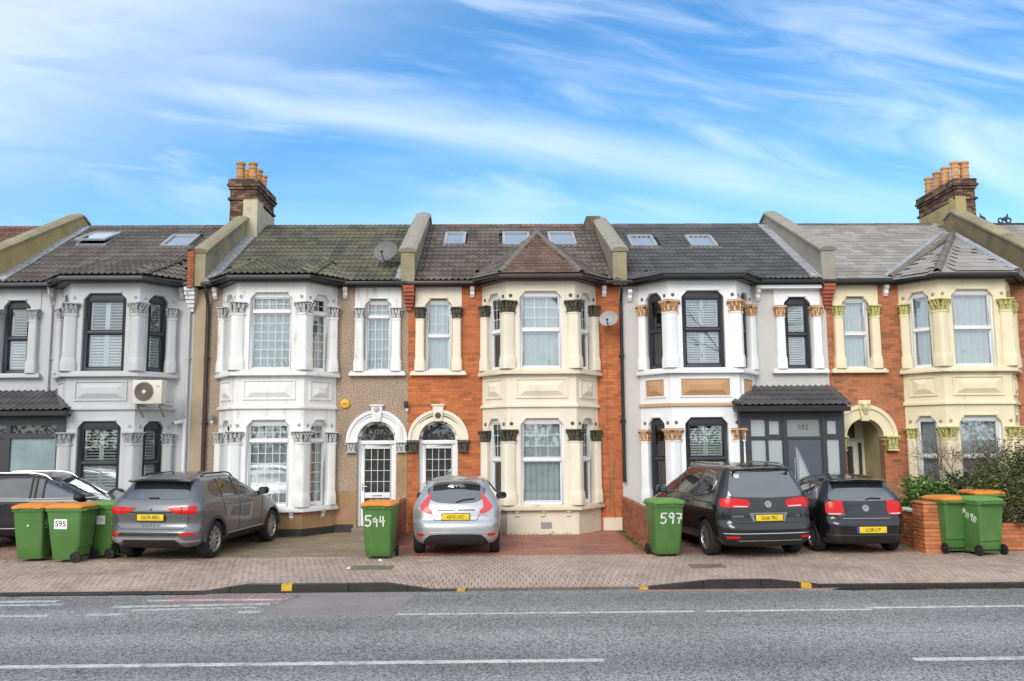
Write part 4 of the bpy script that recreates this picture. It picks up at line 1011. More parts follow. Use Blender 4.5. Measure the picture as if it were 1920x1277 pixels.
def h4():
    H = house('white_trimmed_terraced_house', 'pale grey terraced house with white bay, gold capitals, tan panels and dark glazed porch', b3, b4, {})
    st = dict(trim=clean_white, wall=pale_render, cap=cap_gold, ros=M('slate_rosette', (.16,.17,.22), .7, .1, 3), win=dict(frame='dark', fill='shutter', slat=.060, angle=R(38), angle_low=R(42)), panel=tan_panel, string=M('tan_string', (.55,.36,.22), .7, .05, 3), plinth=(clean_white, .555))
    cx, wx = 4.87, 7.42
    shell(H, b3+.002, b4-.002, st, [(cx-1.28, cx+1.28, 0, 5.98), (wx-.33, wx+.33, 3.87, 5.68), (6.35, 7.9, 0, 2.5)], cx)
    bay(H, cx, st); plain_window(H, wx, st)
    path = [(b3, FAC), (cx-1.42, FAC), (cx-.82, 20.2), (cx+.82, 20.2), (cx+1.42, FAC), (b4, FAC)]
    eaves(H, path, black_plastic, black_plastic)
    b = MB(); b.fbox(FF, cx+1.5, b4-.15, 5.88, 5.965, -.02, .20); b.build('white_fascia', clean_white, H)
    roof = deck(H, b3, b4); lim = [0]
    E = bay_eave(cx); zf = 6.17; e0, e1, e2, e3 = (cx-1.72, 20.75, zf), (*E[1], zf), (*E[2], zf), (cx+1.72, 20.75, zf); yq = 21.25; zq = main_z(yq)+.03
    q1, q2 = (cx-1.1, yq, zq), (cx+1.1, yq, zq); felt = M('grey_felt', (.10,.10,.105), .8, .15, 2, bump=.004, bs=30)
    for p in ((e1, e2, q2, q1), (e0, e1, q1), (e2, e3, q2)): facet(roof, p, felt, .07)
    fe = MB(); band(fe, [(cx-1.42, FAC), (cx-.82, 20.2), (cx+.82, 20.2), (cx+1.42, FAC)], .10, .34, 6.09, 6.165); fe.build('bay_roof_edge', felt, roof)
    sky = [[(3.63,23.07),(4.36,23.07),(4.36,23.93),(3.63,23.93)], [(5.29,23.05),(6.04,23.05),(6.04,23.91),(5.29,23.91)]]
    main_roof(H, b3+PW/2, b4-PW/2, 'roman', tile_char, .27, .30, [[e0[:2], e1[:2], e2[:2], e3[:2], q2[:2], q1[:2]]]+sky, lim, roof, lap=.06)
    ridge_run(roof, (b3+.1, 25.0, main_z(25)), (b4-.15, 25.0, main_z(25)), tile_char, r=.12)
    for s in sky: skylight(H, s[0][0], s[1][0], s[0][1], s[2][1])
    parapet(H, b3, .34, cement, cement_grey, ztop=8.75); flashing(H, b4-.42, b4-.17)
    b = MB(); b.box(b3-.42, b3-.02, 24.5, 25.3, 7.8, 8.72); b.build('chimney_stub', M('dark_stub', (.13,.11,.06), .9, .3, 2, bump=.006, bs=20), H, bevel=.02)
    downpipe(H, b3+.03, black_plastic, z0=1.15, y=20.90, r=.042)
    brackets(H, (cx-1.64, cx+1.56), 5.87, .28, clean_white)
    # porch
    xl, xr = 5.60, 8.08; F = Fr((0, 20.05, 0), (1, 0, 0))
    holes = [(5.87, 6.21, 2.23, 2.62), (6.30, 6.54, 2.27, 2.59), (5.87, 6.21, .95, 2.15), (6.27, 6.60, .95, 2.15), (6.72, 7.50, 2.22, 2.62), (6.74, 7.52, .05, 2.16), (7.67, 7.89, 2.27, 2.59), (7.65, 7.94, .35, 2.15)]
    mb = MB(); wall_with_holes(mb, F, xl, xr, 0, 2.86, holes, -.10, 0); mb.fbox(F, xl, xl+.1, 0, 2.86, -.92, -.10); mb.fbox(F, xr-.1, xr, 0, 2.86, -.92, -.10)
    for s0, s1 in ((xl, xl+.06), (6.62, 6.70), (7.54, 7.60)): mb.fbox(F, s0, s1, 0, 2.70, 0, .02)
    mb.fbox(F, xl, xr, 2.70, 2.74, 0, .03); P = mb.build('porch', frame_dark, H)
    porch_panes(P, F, [h for h in holes if h[0] not in (6.74, 6.72)], M('pale_frosted_glass', (.42,.46,.46), .4, .04, 1.5, coat=.3), -.04); porch_panes(P, F, [(6.72, 7.50, 2.22, 2.62)], M('grey_frosted_glass', (.26,.265,.265), .4, .06, 1.5, coat=.3), -.04)
    text('592', .17, M('dark_numeral', (.06,.06,.06), .5, .05, 3), 'house_number', P, basis(X, Z, -Yv, F.p(7.11, 2.43, -.036)))
    d = MB(); d.fbox(F, 6.74, 7.52, .05, 2.16, -.09, -.03); D = d.build('front_door', door_blue, H)
    g = MB(); g.fpoly(F, [(6.93, 1.10), (7.27, 1.05), (7.22, 1.32), (7.10, 1.62), (6.97, 1.90), (6.91, 2.0)], -.03, -.02); g.build('curved_trim', M('brushed_steel', (.42,.43,.43), .35, .05, 3, metal=.6), D)
    g = MB(); g.fpoly(F, [(6.97, 1.14), (7.22, 1.10), (7.17, 1.30), (7.07, 1.56), (6.98, 1.74)], -.025, -.014); g.build('door_pane', MATS['pale_frosted_glass'], D)
    h = MB(); h.tube([F.p(6.86, .75, .04), F.p(6.86, 1.72, .04)], .016, 8); h.cyl(F.p(6.86, .85, -.03), F.p(6.86, .85, .04), .01); h.cyl(F.p(6.86, 1.62, -.03), F.p(6.86, 1.62, .04), .01); h.build('door_handle', MATS['steel'], D, smooth=True)
    ey, ez, ty, tz = 19.80, 2.92, 20.98, 3.42; xb = 6.22
    pe = MB(); pe.hexa([(xl-.12,ey,ez-.06),(xr,ey,ez-.06),(xr,ty,tz-.06),(xl-.12,ty,tz-.06),(xl-.12,ey,ez),(xr,ey,ez),(xr,ty,tz),(xb,ty,tz)]); pr = pe.build('porch_roof', MATS['roof_deck'], H)
    lay(pr, [(xl-.1,ey-.02,ez), (xr+.02,ey-.02,ez), (xr+.02,ty,tz), (xb,ty,tz)], 'roman', tile_porch, .30, .325, .07, name='porch_tile')
    s0 = MB(); 
    facet(pr, [(xl-.1, FAC-.3, ez), (xl-.1, ey, ez), (xb, ty, tz)], tile_porch)
    ridge_run(pr, (xl-.08, ey, ez+.03), (xb, ty, tz+.03), tile_porch, r=.09, ln=.4, name='hip_tile'); ridge_run(pr, (xr, ey, ez+.02), (xr-.02, ty, tz+.02), tile_porch, r=.07, ln=.4, name='hip_tile')
    fb = MB(); fb.box(xl-.12, xr+.02, ey-.02, 20.05, 2.80, 2.86); fb.box(xl-.14, xr+.03, ey-.10, ey-.01, 2.80, 2.90); fb.build('porch_gutter', black_plastic, H)
h4()

def h5():
    H = house('cream_trimmed_brick_house', 'weathered orange brick terraced house with buttery yellow bay, slate roof and open arched porch', b4, b5, {})
    st = dict(trim=yellow_trim, wall=mortar_grey, cap=cap_yellow, brick=brick_old, ros=M('mauve_rosette', (.42,.33,.27), .7, .1, 3), win=dict(frame='white', fill='net'), win_up=dict(frame='white', fill='net'), plinth=(yellow_trim, .555))
    cx, wx, dx = 11.40, 8.88, 8.95
    st['cuts'] = [arch(dx, 2.19, .74), rect(wx-.57, wx+.57, 5.45, 5.98)]
    shell(H, b4+.002, b5-.002, st, [(cx-1.28, cx+1.28, 0, 5.98), (wx-.33, wx+.33, 3.87, 5.68), (dx-.46, dx+.46, .0, 2.64)], cx)
    bay(H, cx, st); plain_window(H, wx, st)
    F = Fr((dx, FAC, 0), (1, 0, 0)); cz = 2.19; n = 24; ri, ro = .455, .80; mb = MB()
    for (a, b_, d) in ((ri, ri+.06, .05), (ri+.06, ro-.09, .03), (ro-.09, ro, .075)):
        for i in range(n):
            t0, t1 = math.pi*i/n, math.pi*(i+1)/n
            mb.fpoly(F, [(a*math.cos(t0), cz+a*math.sin(t0)), (b_*math.cos(t0), cz+b_*math.sin(t0)), (b_*math.cos(t1), cz+b_*math.sin(t1)), (a*math.cos(t1), cz+a*math.sin(t1))], -.26, d)
    mb.build('door_arch', yellow_trim, H)
    k = MB(); k.fpoly(F, [(-.09, cz+ri-.06), (.09, cz+ri-.06), (.15, cz+ro+.10), (-.15, cz+ro+.10)], -.05, .12); K = k.build('keystone', yellow_trim, H, bevel=.01)
    m = MB(); m.lathe(F.p(0, 2.90, .10), [(.09, 0), (.10, .03), (.085, .07), (.05, .09), (.005, .095)], 12, F.n); m.lathe(F.p(0, 2.89, .17), [(.03, 0), (.02, .05), (.004, .055)], 8, F.n)
    for sx in (-1, 1): m.lathe(F.p(sx*.04, 2.93, .165), [(.014, 0), (.012, .02)], 8, F.n); m.lathe(F.p(sx*.08, 3.0, .10), [(.05, 0), (.03, .06), (.004, .07)], 8, F.n)
    m.lathe(F.p(0, 2.80, .10), [(.06, 0), (.05, .06), (.005, .07)], 8, F.n); m.build('carved_face', M('carved_stucco', (.60,.52,.26), .8, .15, 8, dirt=(.16,.14,.07), dirt_amt=.9, dirt_sc=9, dirt_lo=.52), K, smooth=True)
    for sx in (-1, 1):
        inst('impost', capital_mesh(.32, .36, cap_yellow), H, Matrix.Translation((dx+sx*.63, FAC-.02, 1.86)))
    s = MB(); s.box(dx+.46, dx+.50, 21.25, 22.3, 0, 2.75); s.box(dx-.50, dx-.46, 21.25, 22.3, 0, 2.75); s.box(dx-.5, dx+.5, 21.25, 22.3, 2.75, 2.8); s.build('porch_recess', M('olive_cream_render', (.48,.45,.24), .85, .12, 2), H)
    f = MB(); Fd = Fr((dx, 22.15, 0), (1, 0, 0)); wall_with_holes(f, Fd, -.46, .46, .1, 2.75, [(-.40, .24, 2.17, 2.70), (.30, .40, .4, 2.05), (-.42, .25, .12, 2.08)], -.06, 0); DF = f.build('door_frame', M('cream_door_frame', (.70,.66,.55), .5, .05, 3), H)
    porch_panes(DF, Fd, [(-.40, .24, 2.17, 2.70), (.30, .40, .4, 2.05)], pane_dark, -.03)
    d = MB(); wall_with_holes(d, Fd, -.42, .25, .12, 2.08, [(-.33, .16, .4, 1.96)], -.05, .01); DD = d.build('front_door', frame_white, H); porch_panes(DD, Fd, [(-.33, .16, .4, 1.96)], pane_dark, -.02)
    s = MB(); s.fbox(F, -.46, .46, 0, .1, -1.2, .1); s.build('door_step', MATS['step_stone'], H)
    path = [(b4, FAC), (cx-1.42, FAC), (cx-.82, 20.2), (cx+.82, 20.2), (cx+1.42, FAC), (b5, FAC)]
    eaves(H, path, black_plastic)
    roof = deck(H, b4, b5); lim = [0]
    E = bay_eave(cx); e0, e1, e2, e3 = (cx-1.72, 20.75, ZE), (*E[1], ZE), (*E[2], ZE), (cx+1.72, 20.75, ZE); A = (13.1, 23.9, main_z(23.9)+.06)
    for p in ((e1, e2, A), (e0, e1, A), (e2, e3, A)): facet(roof, p, slate)
    main_roof(H, b4+PW/2, b5-PW/2, 'flat', slate, .31, .265, [[e0[:2], e1[:2], e2[:2], e3[:2], A[:2]]], lim, roof, half=True)
    big = M('pale_large_slate', (.325,.30,.275), .92, .12, .9, objrand=.12, fine=.12, fs=40, dirt=(.42,.40,.37), dirt_amt=.4, dirt_sc=2, dirt_lo=.55)
    br = [o for o in roof.children if o.name.startswith('bay_roof')]; l2 = [0]
    lay(br[0], (e1, e2, A), 'flat', big, .46, .40, .07, half=True, lim=l2, name='slate', strict=True); lay(br[1], (e0, e1, A), 'flat', big, .34, .27, .06, half=True, lim=l2, name='slate', strict=True); lay(br[2], (e2, e3, A), 'flat', big, .34, .27, .06, half=True, lim=l2, name='slate', strict=True)
    dk = M('slate_ridge', (.10,.10,.105), .7, .2, 2, objrand=.2)
    ridge_run(roof, (b4+.15, 25.0, main_z(25)), (b5-.3, 25.0, main_z(25)), dk, r=.09)
    for a in (e0, e1): ridge_run(roof, (a[0], a[1], a[2]+.03), (A[0]-.1, A[1]-.08, A[2]+.02), hip_mat, r=.095, ln=.4, name='hip_tile')
    ridge_run(roof, (e2[0], e2[1], e2[2]+.02), (A[0], A[1], A[2]+.02), lead, r=.10, ln=.6, name='hip_lead')
    b = MB(); v0, v1 = Vector(e0)+Vector((-.12, 0, .04)), Vector(A)+Vector((-.35, .1, .05)); b.tube([v0, v1], .06, 6); b.build('valley_lead', lead, roof)
    parapet(H, b4, .34, cement_grey, cement_grey); corbel(H, b4+.02); parapet(H, b5, .36, M('dark_party_render', (.19,.15,.08), .9, .25, 2, bump=.006, bs=25), cement, ztop=8.72, y1=24.1)
    flashing(H, b5-.44, b5-.18, y0=20.6, y1=24.0)
    chimney(H, 'chimney', 13.27, 13.84, 24.0, 26.2, 7.8, 9.66, [(13.22, 13.52, 23.93, 24.3, 7.75, 9.12), (13.22, 13.28, 24.3, 26.1, 7.75, 9.0)], [(13.42, 24.22, 1), (13.40, 24.72, 1), (13.40, 25.2, 1), (13.40, 25.72, .98), (13.70, 24.22, 1)], M('yellow_chimney_render', (.40,.32,.14), .9, .2, 1.5, bump=.005, bs=25, dirt=(.16,.12,.05), dirt_amt=.8, dirt_sc=1.6, dirt_lo=.5), 0)
    brackets(H, (cx-1.75,), 5.97, .28, clean_white)
h5()

def side_house(name, label, x0, x1, tm, brickm, crest=False):
    H = house(name, label, x0, x1, {}); st = dict(brick=brickm, wall=mortar)
    shell(H, x0+.002, x1-.002, st, [], 0)
    roof = deck(H, x0, x1); main_roof(H, x0+.17, x1-.17, 'flat' if crest else 'roman', tm, .30, .30, [], [0], roof, half=crest)
    eaves(H, [(x0, FAC), (x1, FAC)], black_plastic)
    if crest:
        ridge_run(roof, (x0+.2, 25.0, main_z(25)), (x1, 25.0, main_z(25)), M('dark_crest', (.035,.035,.035), .7, .2, 2), r=.08)
        mb = MB(); x = x0+.9
        while x < x1:
            for dx in (0, .24):
                pts = [(x+dx+.075*math.cos(a), 25.0, main_z(25)+.14+.075*math.sin(a)) for a in [2*math.pi*i/10 for i in range(11)]]; mb.tube(pts, .026, 6)
            x += .92
        mb.build('ridge_crest', MATS['dark_crest'], roof)
    else: ridge_run(roof, (x0, 25.0, main_z(25)), (x1, 25.0, main_z(25)), tm, r=.11)
side_house('red_roofed_house', 'house beyond the left parapet showing only its reddish brown tiled roof', -17.7, b0, tile_red, brick_mat)
side_house('slate_roofed_house', 'house at the right edge with slate roof and looped ridge crest behind the parapet', b5, 18.5, slate, brick_old, True)

# ------------------------------------------------------------------ garden walls, brick by brick
BR = {}
def brick_wall(name, label, A, B, th, h, mat, cat='wall', cap=None, capmat=None, pier=None):
    """low wall from plan point A to B (street end last), stretcher courses on both faces"""
    A, B = Vector((*A, 0)), Vector((*B, 0)); t = thing(name, label, cat, (A.x, A.y, 0)); ORG[t.name] = Vector((A.x, A.y, 0))
    u = (B-A).normalized(); L = (B-A).length; n = u.cross(Z)
    c = MB(); F = Fr(A-n*0, u)
    c.fbox(F, .01, L-.01, 0, h-.01, -th/2+.012, th/2-.012); c.build('mortar_core', mortar_grey, t)
    key = (mat.name, th)
    if key not in BR:
        for kk, ln in (('f', .215), ('h', .10)):
            m = MB(); m.box(-ln/2, ln/2, -th/2, th/2, 0, .065); BR[key+(kk,)] = m.mesh('brick', mat, bevel=.003)
        BR[key] = 1
    z = .0; row = 0
    while z < h-.03:
        s = .1075 if row % 2 == 0 else .0
        while s < L-.04:
            if s-.1075 < 0 and row % 2: me = BR[key+('h',)]; p = .05
            elif s+.1075 > L+.02: me = BR[key+('h',)]; p = L-.05
            else: me = BR[key+('f',)]; p = s
            o = inst('brick', me, t, basis(u, -n, Z, A+u*(p+random.uniform(-.002, .002))+n*random.uniform(-.003, .003)+Z*z))
            s += .225
        z += .075; row += 1
    if cap:
        c = MB(); c.fbox(F, -.02, L+.02, h, h+cap, -th/2-.03, th/2+.03); c.build('coping', capmat, t, bevel=.01)
    if pier:
        for (px, py, w, ph) in pier:
            core = MB(); core.box(px-w/2+.014, px+w/2-.014, py-w/2+.014, py+w/2-.014, 0, ph-.01); core.build('mortar_core', mortar_grey, t)
            k = (mat.name, 'p', w)
            if k not in BR: m = MB(); m.box(-w/2, w/2-.11, -.051, .051, 0, .065); BR[k] = m.mesh('brick', mat, bevel=.003)
            z = 0; row = 0
            while z < ph-.03:
                for q in range(4):
                    an = q*math.pi/2; c_, s_ = math.cos(an), math.sin(an); off = (w/2-.051)
                    loc = Vector((px+s_*off, py-c_*off, z)); ex = Vector((c_, s_, 0))*(1 if row % 2 else -1); ey = Vector((-s_, c_, 0))*(1 if row % 2 else -1)
                    inst('brick', BR[k], t, basis(ex, ey, Z, loc+Vector((random.uniform(-.002,.002), random.uniform(-.002,.002), 0))))
                z += .075; row += 1
            c = MB(); c.box(px-w/2-.015, px+w/2+.015, py-w/2-.015, py+w/2+.015, ph-.01, ph+.03); c.build('pier_top', mat, t, bevel=.008)
    return t
brick_wall('brick_wall', 'low red brick wall between the silver hatchback and the bin painted 594', (b2-.04, 20.78), (b2-.04, 17.9), .10, .825, brick_red)
brick_wall('brick_wall', 'low red brick wall running from the drainpipe to the plain green bin painted 597', (b3-.02, 20.78), (b3-.06, 16.75), .10, .80, brick_red)
brick_wall('brick_wall', 'orange brick garden wall with pale coping and end pier beside the black hatchback', (8.36, 20.7), (8.36, 16.95), .14, .68, brick_orange_wall, cap=.05, capmat=M('pale_coping', (.60,.58,.55), .8, .1, 3), pier=[(8.30, 16.70, .46, .92)])
brick_wall('brick_wall', 'orange brick front wall under the large hedge at the right edge', (8.62, 16.80), (13.2, 16.80), .12, .50, brick_orange_wall)
brick_wall('brick_pier', 'short orange brick pier between the green lidded bin and the grey SUV', (-7.62, 17.75), (-7.62, 17.35), .22, .92, brick_orange_wall)

# ------------------------------------------------------------------ wheelie bins
bin_green = M('bin_green', (.075,.185,.042), .5, .12, 2, fine=.06, bump=.001, bs=30, dirt=(.15,.21,.09), dirt_amt=.6, dirt_sc=3, dirt_lo=.5, streak=True)
bin_lid_green = M('bin_lid_green', (.12,.28,.065), .45, .08, 2)
lid_orange = M('bin_lid_orange', (.74,.25,.035), .5, .08, 2, dirt=(.62,.33,.10), dirt_amt=.6, dirt_sc=3, dirt_lo=.5)
rubber = M('black_rubber', (.012,.012,.013), .7, .15, 5)
paint_white = M('white_hand_paint', (.80,.82,.76), .6, .03, 5)
sticker = M('white_sticker', (.82,.82,.80), .5, .02, 5)
ink = M('dark_ink', (.05,.05,.07), .6, .05, 5)
DIG = {'5': [[(.9,1),(.15,1),(.1,.55),(.55,.62),(.85,.42),(.75,.12),(.4,0),(.05,.1)]], '9': [[(.82,.8),(.5,1),(.15,.82),(.2,.58),(.55,.52),(.82,.75),(.78,.4),(.72,0)]], '4': [[(.3,1),(.1,.45),(.9,.5)], [(.72,.95),(.66,0)]],
       '7': [[(.05,1),(.92,.96),(.62,.5),(.45,0)], [(.3,.52),(.95,.5)]], 'P': [[(.1,0),(.2,1),(.8,.85),(.75,.55),(.2,.5)]], 'n': [[(.1,0),(.15,.6),(.2,.4),(.6,.65),(.75,.5),(.75,0)]], 'D': [[(.15,0),(.2,1)], [(.2,1),(.75,.85),(.9,.4),(.6,.05),(.15,0)]]}
def strokes(name, s, m, parent, mtx, size, w=.014, jit=.06, gap=.75):
    rn = random.Random(s); mb = MB(); x = 0
    for ch in s:
        r = rn.uniform(-.12, .12); dy = rn.uniform(-jit, jit); k = rn.uniform(.85, 1.15)
        for st in DIG[ch]:
            P = [Vector(((x+px*.62*k-r*py*.4)*size, (py*k+dy)*size, 0)) for px, py in st]
            for a, b in zip(P, P[1:]):
                d = (b-a).normalized(); nn = Vector((-d.y, d.x, 0))*w*rn.uniform(.75, 1.2); e = d*w*.7
                mb.prism([a-e-nn+Z*.002, b+e-nn+Z*.002, b+e+nn+Z*.002, a-e+nn+Z*.002], [a-e-nn-Z*.002, b+e-nn-Z*.002, b+e+nn-Z*.002, a-e+nn-Z*.002])
        x += gap*k
    c = x*size/2-.05*size
    me = mb.mesh(name, m); me.transform(Matrix.Translation((-c, -size/2, 0))); return inst(name, me, parent, mtx)
def wheelie_bin(label, loc, rz, lid, extra=None):
    T = thing('wheelie_bin', label, 'bin', loc, rz, 'green wheelie bins along the pavement', local=True)
    b = MB(); t = .012
    def ring(z, x, y0, y1, r=.05):
        out = []
        for cx, cy, a0 in ((x-r, y0+r, -90), (x-r, y1-r, 0), (-x+r, y1-r, 90), (-x+r, y0+r, 180)):
            for i in range(5): a = R(a0+22.5*i); out.append((cx+r*math.cos(a), cy+r*math.sin(a), z))
        return out
    lv = [ring(.05,.225,-.20,.25), ring(.07,.238,-.215,.265), ring(.25,.243,-.24,.275), ring(.27,.250,-.243,.30), ring(.80,.272,-.325,.335), ring(.93,.278,-.345,.345), ring(.93,.298,-.365,.37), ring(.985,.300,-.368,.375)]
    n = len(lv[0]); vs = [p for l in lv for p in l]; fs = [(j*n+i, j*n+(i+1) % n, (j+1)*n+(i+1) % n, (j+1)*n+i) for j in range(len(lv)-1) for i in range(n)]
    fs += [tuple(range(n-1, -1, -1)), tuple((len(lv)-1)*n+i for i in range(n))]; b.add(vs, fs)
    b.build('body', bin_green, T, smooth=True)
    rb = MB()
    for x in (-.19, -.06, .06, .19): rb.hexa([(x-.008,-.372,.93),(x+.008,-.372,.93),(x+.008,-.35,.93),(x-.008,-.35,.93),(x-.008,-.374,.982),(x+.008,-.374,.982),(x+.008,-.35,.982),(x-.008,-.35,.982)])
    rb.build('rim_rib', bin_green, T)
    l = MB(); lv = [ring(.988,.308,-.39,.36,.06), ring(1.015,.310,-.395,.365,.06), ring(1.035,.295,-.36,.35,.07), ring(1.062,.24,-.28,.27,.09), ring(1.070,.15,-.16,.15,.08)]
    n = len(lv[0]); vs = [p for q in lv for p in q]; fs = [(j*n+i, j*n+(i+1) % n, (j+1)*n+(i+1) % n, (j+1)*n+i) for j in range(len(lv)-1) for i in range(n)]
    fs += [tuple(range(n-1, -1, -1)), tuple((len(lv)-1)*n+i for i in range(n))]; l.add(vs, fs)
    L = l.build('lid', lid, T, smooth=True)
    g = MB(); 
    for x in (-.2, .2): g.box(x-.06, x+.06, -.41, -.385, .985, 1.005)
    g.build('lid_grip', lid, L)
    h = MB(); h.tube([(-.25,.36,.95),(-.25,.43,.965),(.25,.43,.965),(.25,.36,.95)], .016, 8); h.build('handle', bin_green, T, smooth=True)
    for sx in (-1, 1):
        w = MB(); w.lathe((sx*.245, .27, .10), [(.02,0),(.07,0),(.072,.012),(.10,.012),(.10,.045),(.072,.048),(.07,.04),(.03,.045),(.02,.06)], 18, X*sx); w.build('wheel', rubber, T, smooth=True)
    a = MB(); a.cyl((-.25,.27,.10), (.25,.27,.10), .014); a.build('axle', rubber, T)
    tilt = math.atan2(.085, .55)
    if extra: extra(T)
    return T
fm = lambda x, z: Matrix.Translation((x, -.252-(z-.27)*.155, z)) @ Matrix.Rotation(R(90)+.152, 4, 'X')
rm = lambda y, z: Matrix.Translation((.262+(z-.5)*.042, y, z)) @ Matrix.Rotation(R(90), 4, 'Z') @ Matrix.Rotation(R(90)+.04, 4, 'X')
lm = lambda y, z: Matrix.Translation((-.262-(z-.5)*.042, y, z)) @ Matrix.Rotation(R(-90), 4, 'Z') @ Matrix.Rotation(R(90)+.04, 4, 'X')
def plate(T, m, w, h, name='sticker'):
    b = MB(); b.box(-w/2, w/2, -h/2, h/2, -.002, .0012); return inst(name, b.mesh(name, sticker, bevel=0), T, m)
def x595(T):
    s = plate(T, rm(-.05, .70), .25, .18); text('595', .145, ink, 'number', T, rm(-.05, .70) @ Matrix.Translation((0, 0, .003)))
def xC(T): 
    plate(T, rm(.06, .72), .17, .16); text('595', .085, M('grey_ink', (.3,.32,.33), .6, .05, 5), 'number', T, rm(.06, .72) @ Matrix.Translation((0, 0, .003)))
wheelie_bin('green bin with orange lid at far left, front facing the road', (-8.78, 16.55, 0), 0, lid_orange, lambda T: (plate(T, fm(.0, .67) @ Matrix.Scale(.22, 4), .17, .13), strokes('painted_mark', '5', paint_white, T, rm(-.16, .68), .14)))
wheelie_bin('green bin with orange lid and white 595 sticker on its side', (-8.06, 16.42, 0), R(-96), lid_orange, x595)
wheelie_bin('green bin with green lid and small white sticker beside the grey SUV', (-7.68, 16.98, 0), R(-97), bin_lid_green, xC)
wheelie_bin('green bin with orange lid painted 594 in front of the pebbledashed house', (-2.29, 16.50, 0), R(-4), lid_orange, lambda T: strokes('painted_number', '594', paint_white, T, fm(-.03, .70), .18))
wheelie_bin('green bin with green lid painted 597 beside the black people carrier', (3.10, 16.45, 0), R(6), bin_lid_green, lambda T: strokes('painted_number', '597', paint_white, T, fm(.04, .72), .20))
wheelie_bin('green bin with scrawled white paint, nearest the hedge', (9.02, 16.30, 0), R(194), bin_lid_green, lambda T: strokes('painted_scrawl', 'Pn9D', paint_white, T, rm(.08, .72) @ Matrix.Rotation(R(-22), 4, 'Z'), .115, w=.011))
wheelie_bin('green bin with orange lid half hidden behind the scrawled bin', (8.60, 16.62, .0), R(188), lid_orange)
wheelie_bin('bin with bright orange lid standing in the garden behind the front wall', (9.70, 17.35, .06), R(178), lid_orange)

# ------------------------------------------------------------------ cars
def paint(name, col, metal=.35, rough=.35): return M(name, col, rough, .02, 2, metal=metal, coat=.7, dirt=tuple(min(1, c*1.3+.03) for c in col), dirt_amt=.35, dirt_sc=3, dirt_lo=.5)
car_glass = glass('car_glass', (.30,.36,.36), .15, .85, (.022,.028,.030), .02)
car_black = M('black_trim', (.014,.014,.015), .55, .1, 6)
tyre_mat = M('tyre', (.016,.016,.017), .8, .15, 8)
rim_mat = M('alloy', (.36,.36,.37), .3, .05, 4, metal=.8)
rim_dark = M('dark_alloy', (.03,.03,.032), .4, .05, 4)
chrome = M('chrome', (.6,.6,.6), .12, .02, 4, metal=1)
red_lamp = M('red_lamp', (.58,.010,.010), .3, .1, 9, coat=.25, spec=.25)
pink_lamp = M('pale_red_lamp', (.62,.06,.075), .25, .1, 9, coat=.4, spec=.3)
white_lamp = M('clear_lamp', (.66,.60,.60), .15, .05, 9, coat=1)
yellow_plate = M('yellow_plate', (.80,.56,.02), .4, .02, 4)
plate_ink = M('plate_ink', (.012,.012,.012), .5, .02, 4)
blue_band = M('blue_band', (.02,.05,.30), .4, .02, 4)
under = M('underside', (.010,.010,.010), .9, .1, 4)

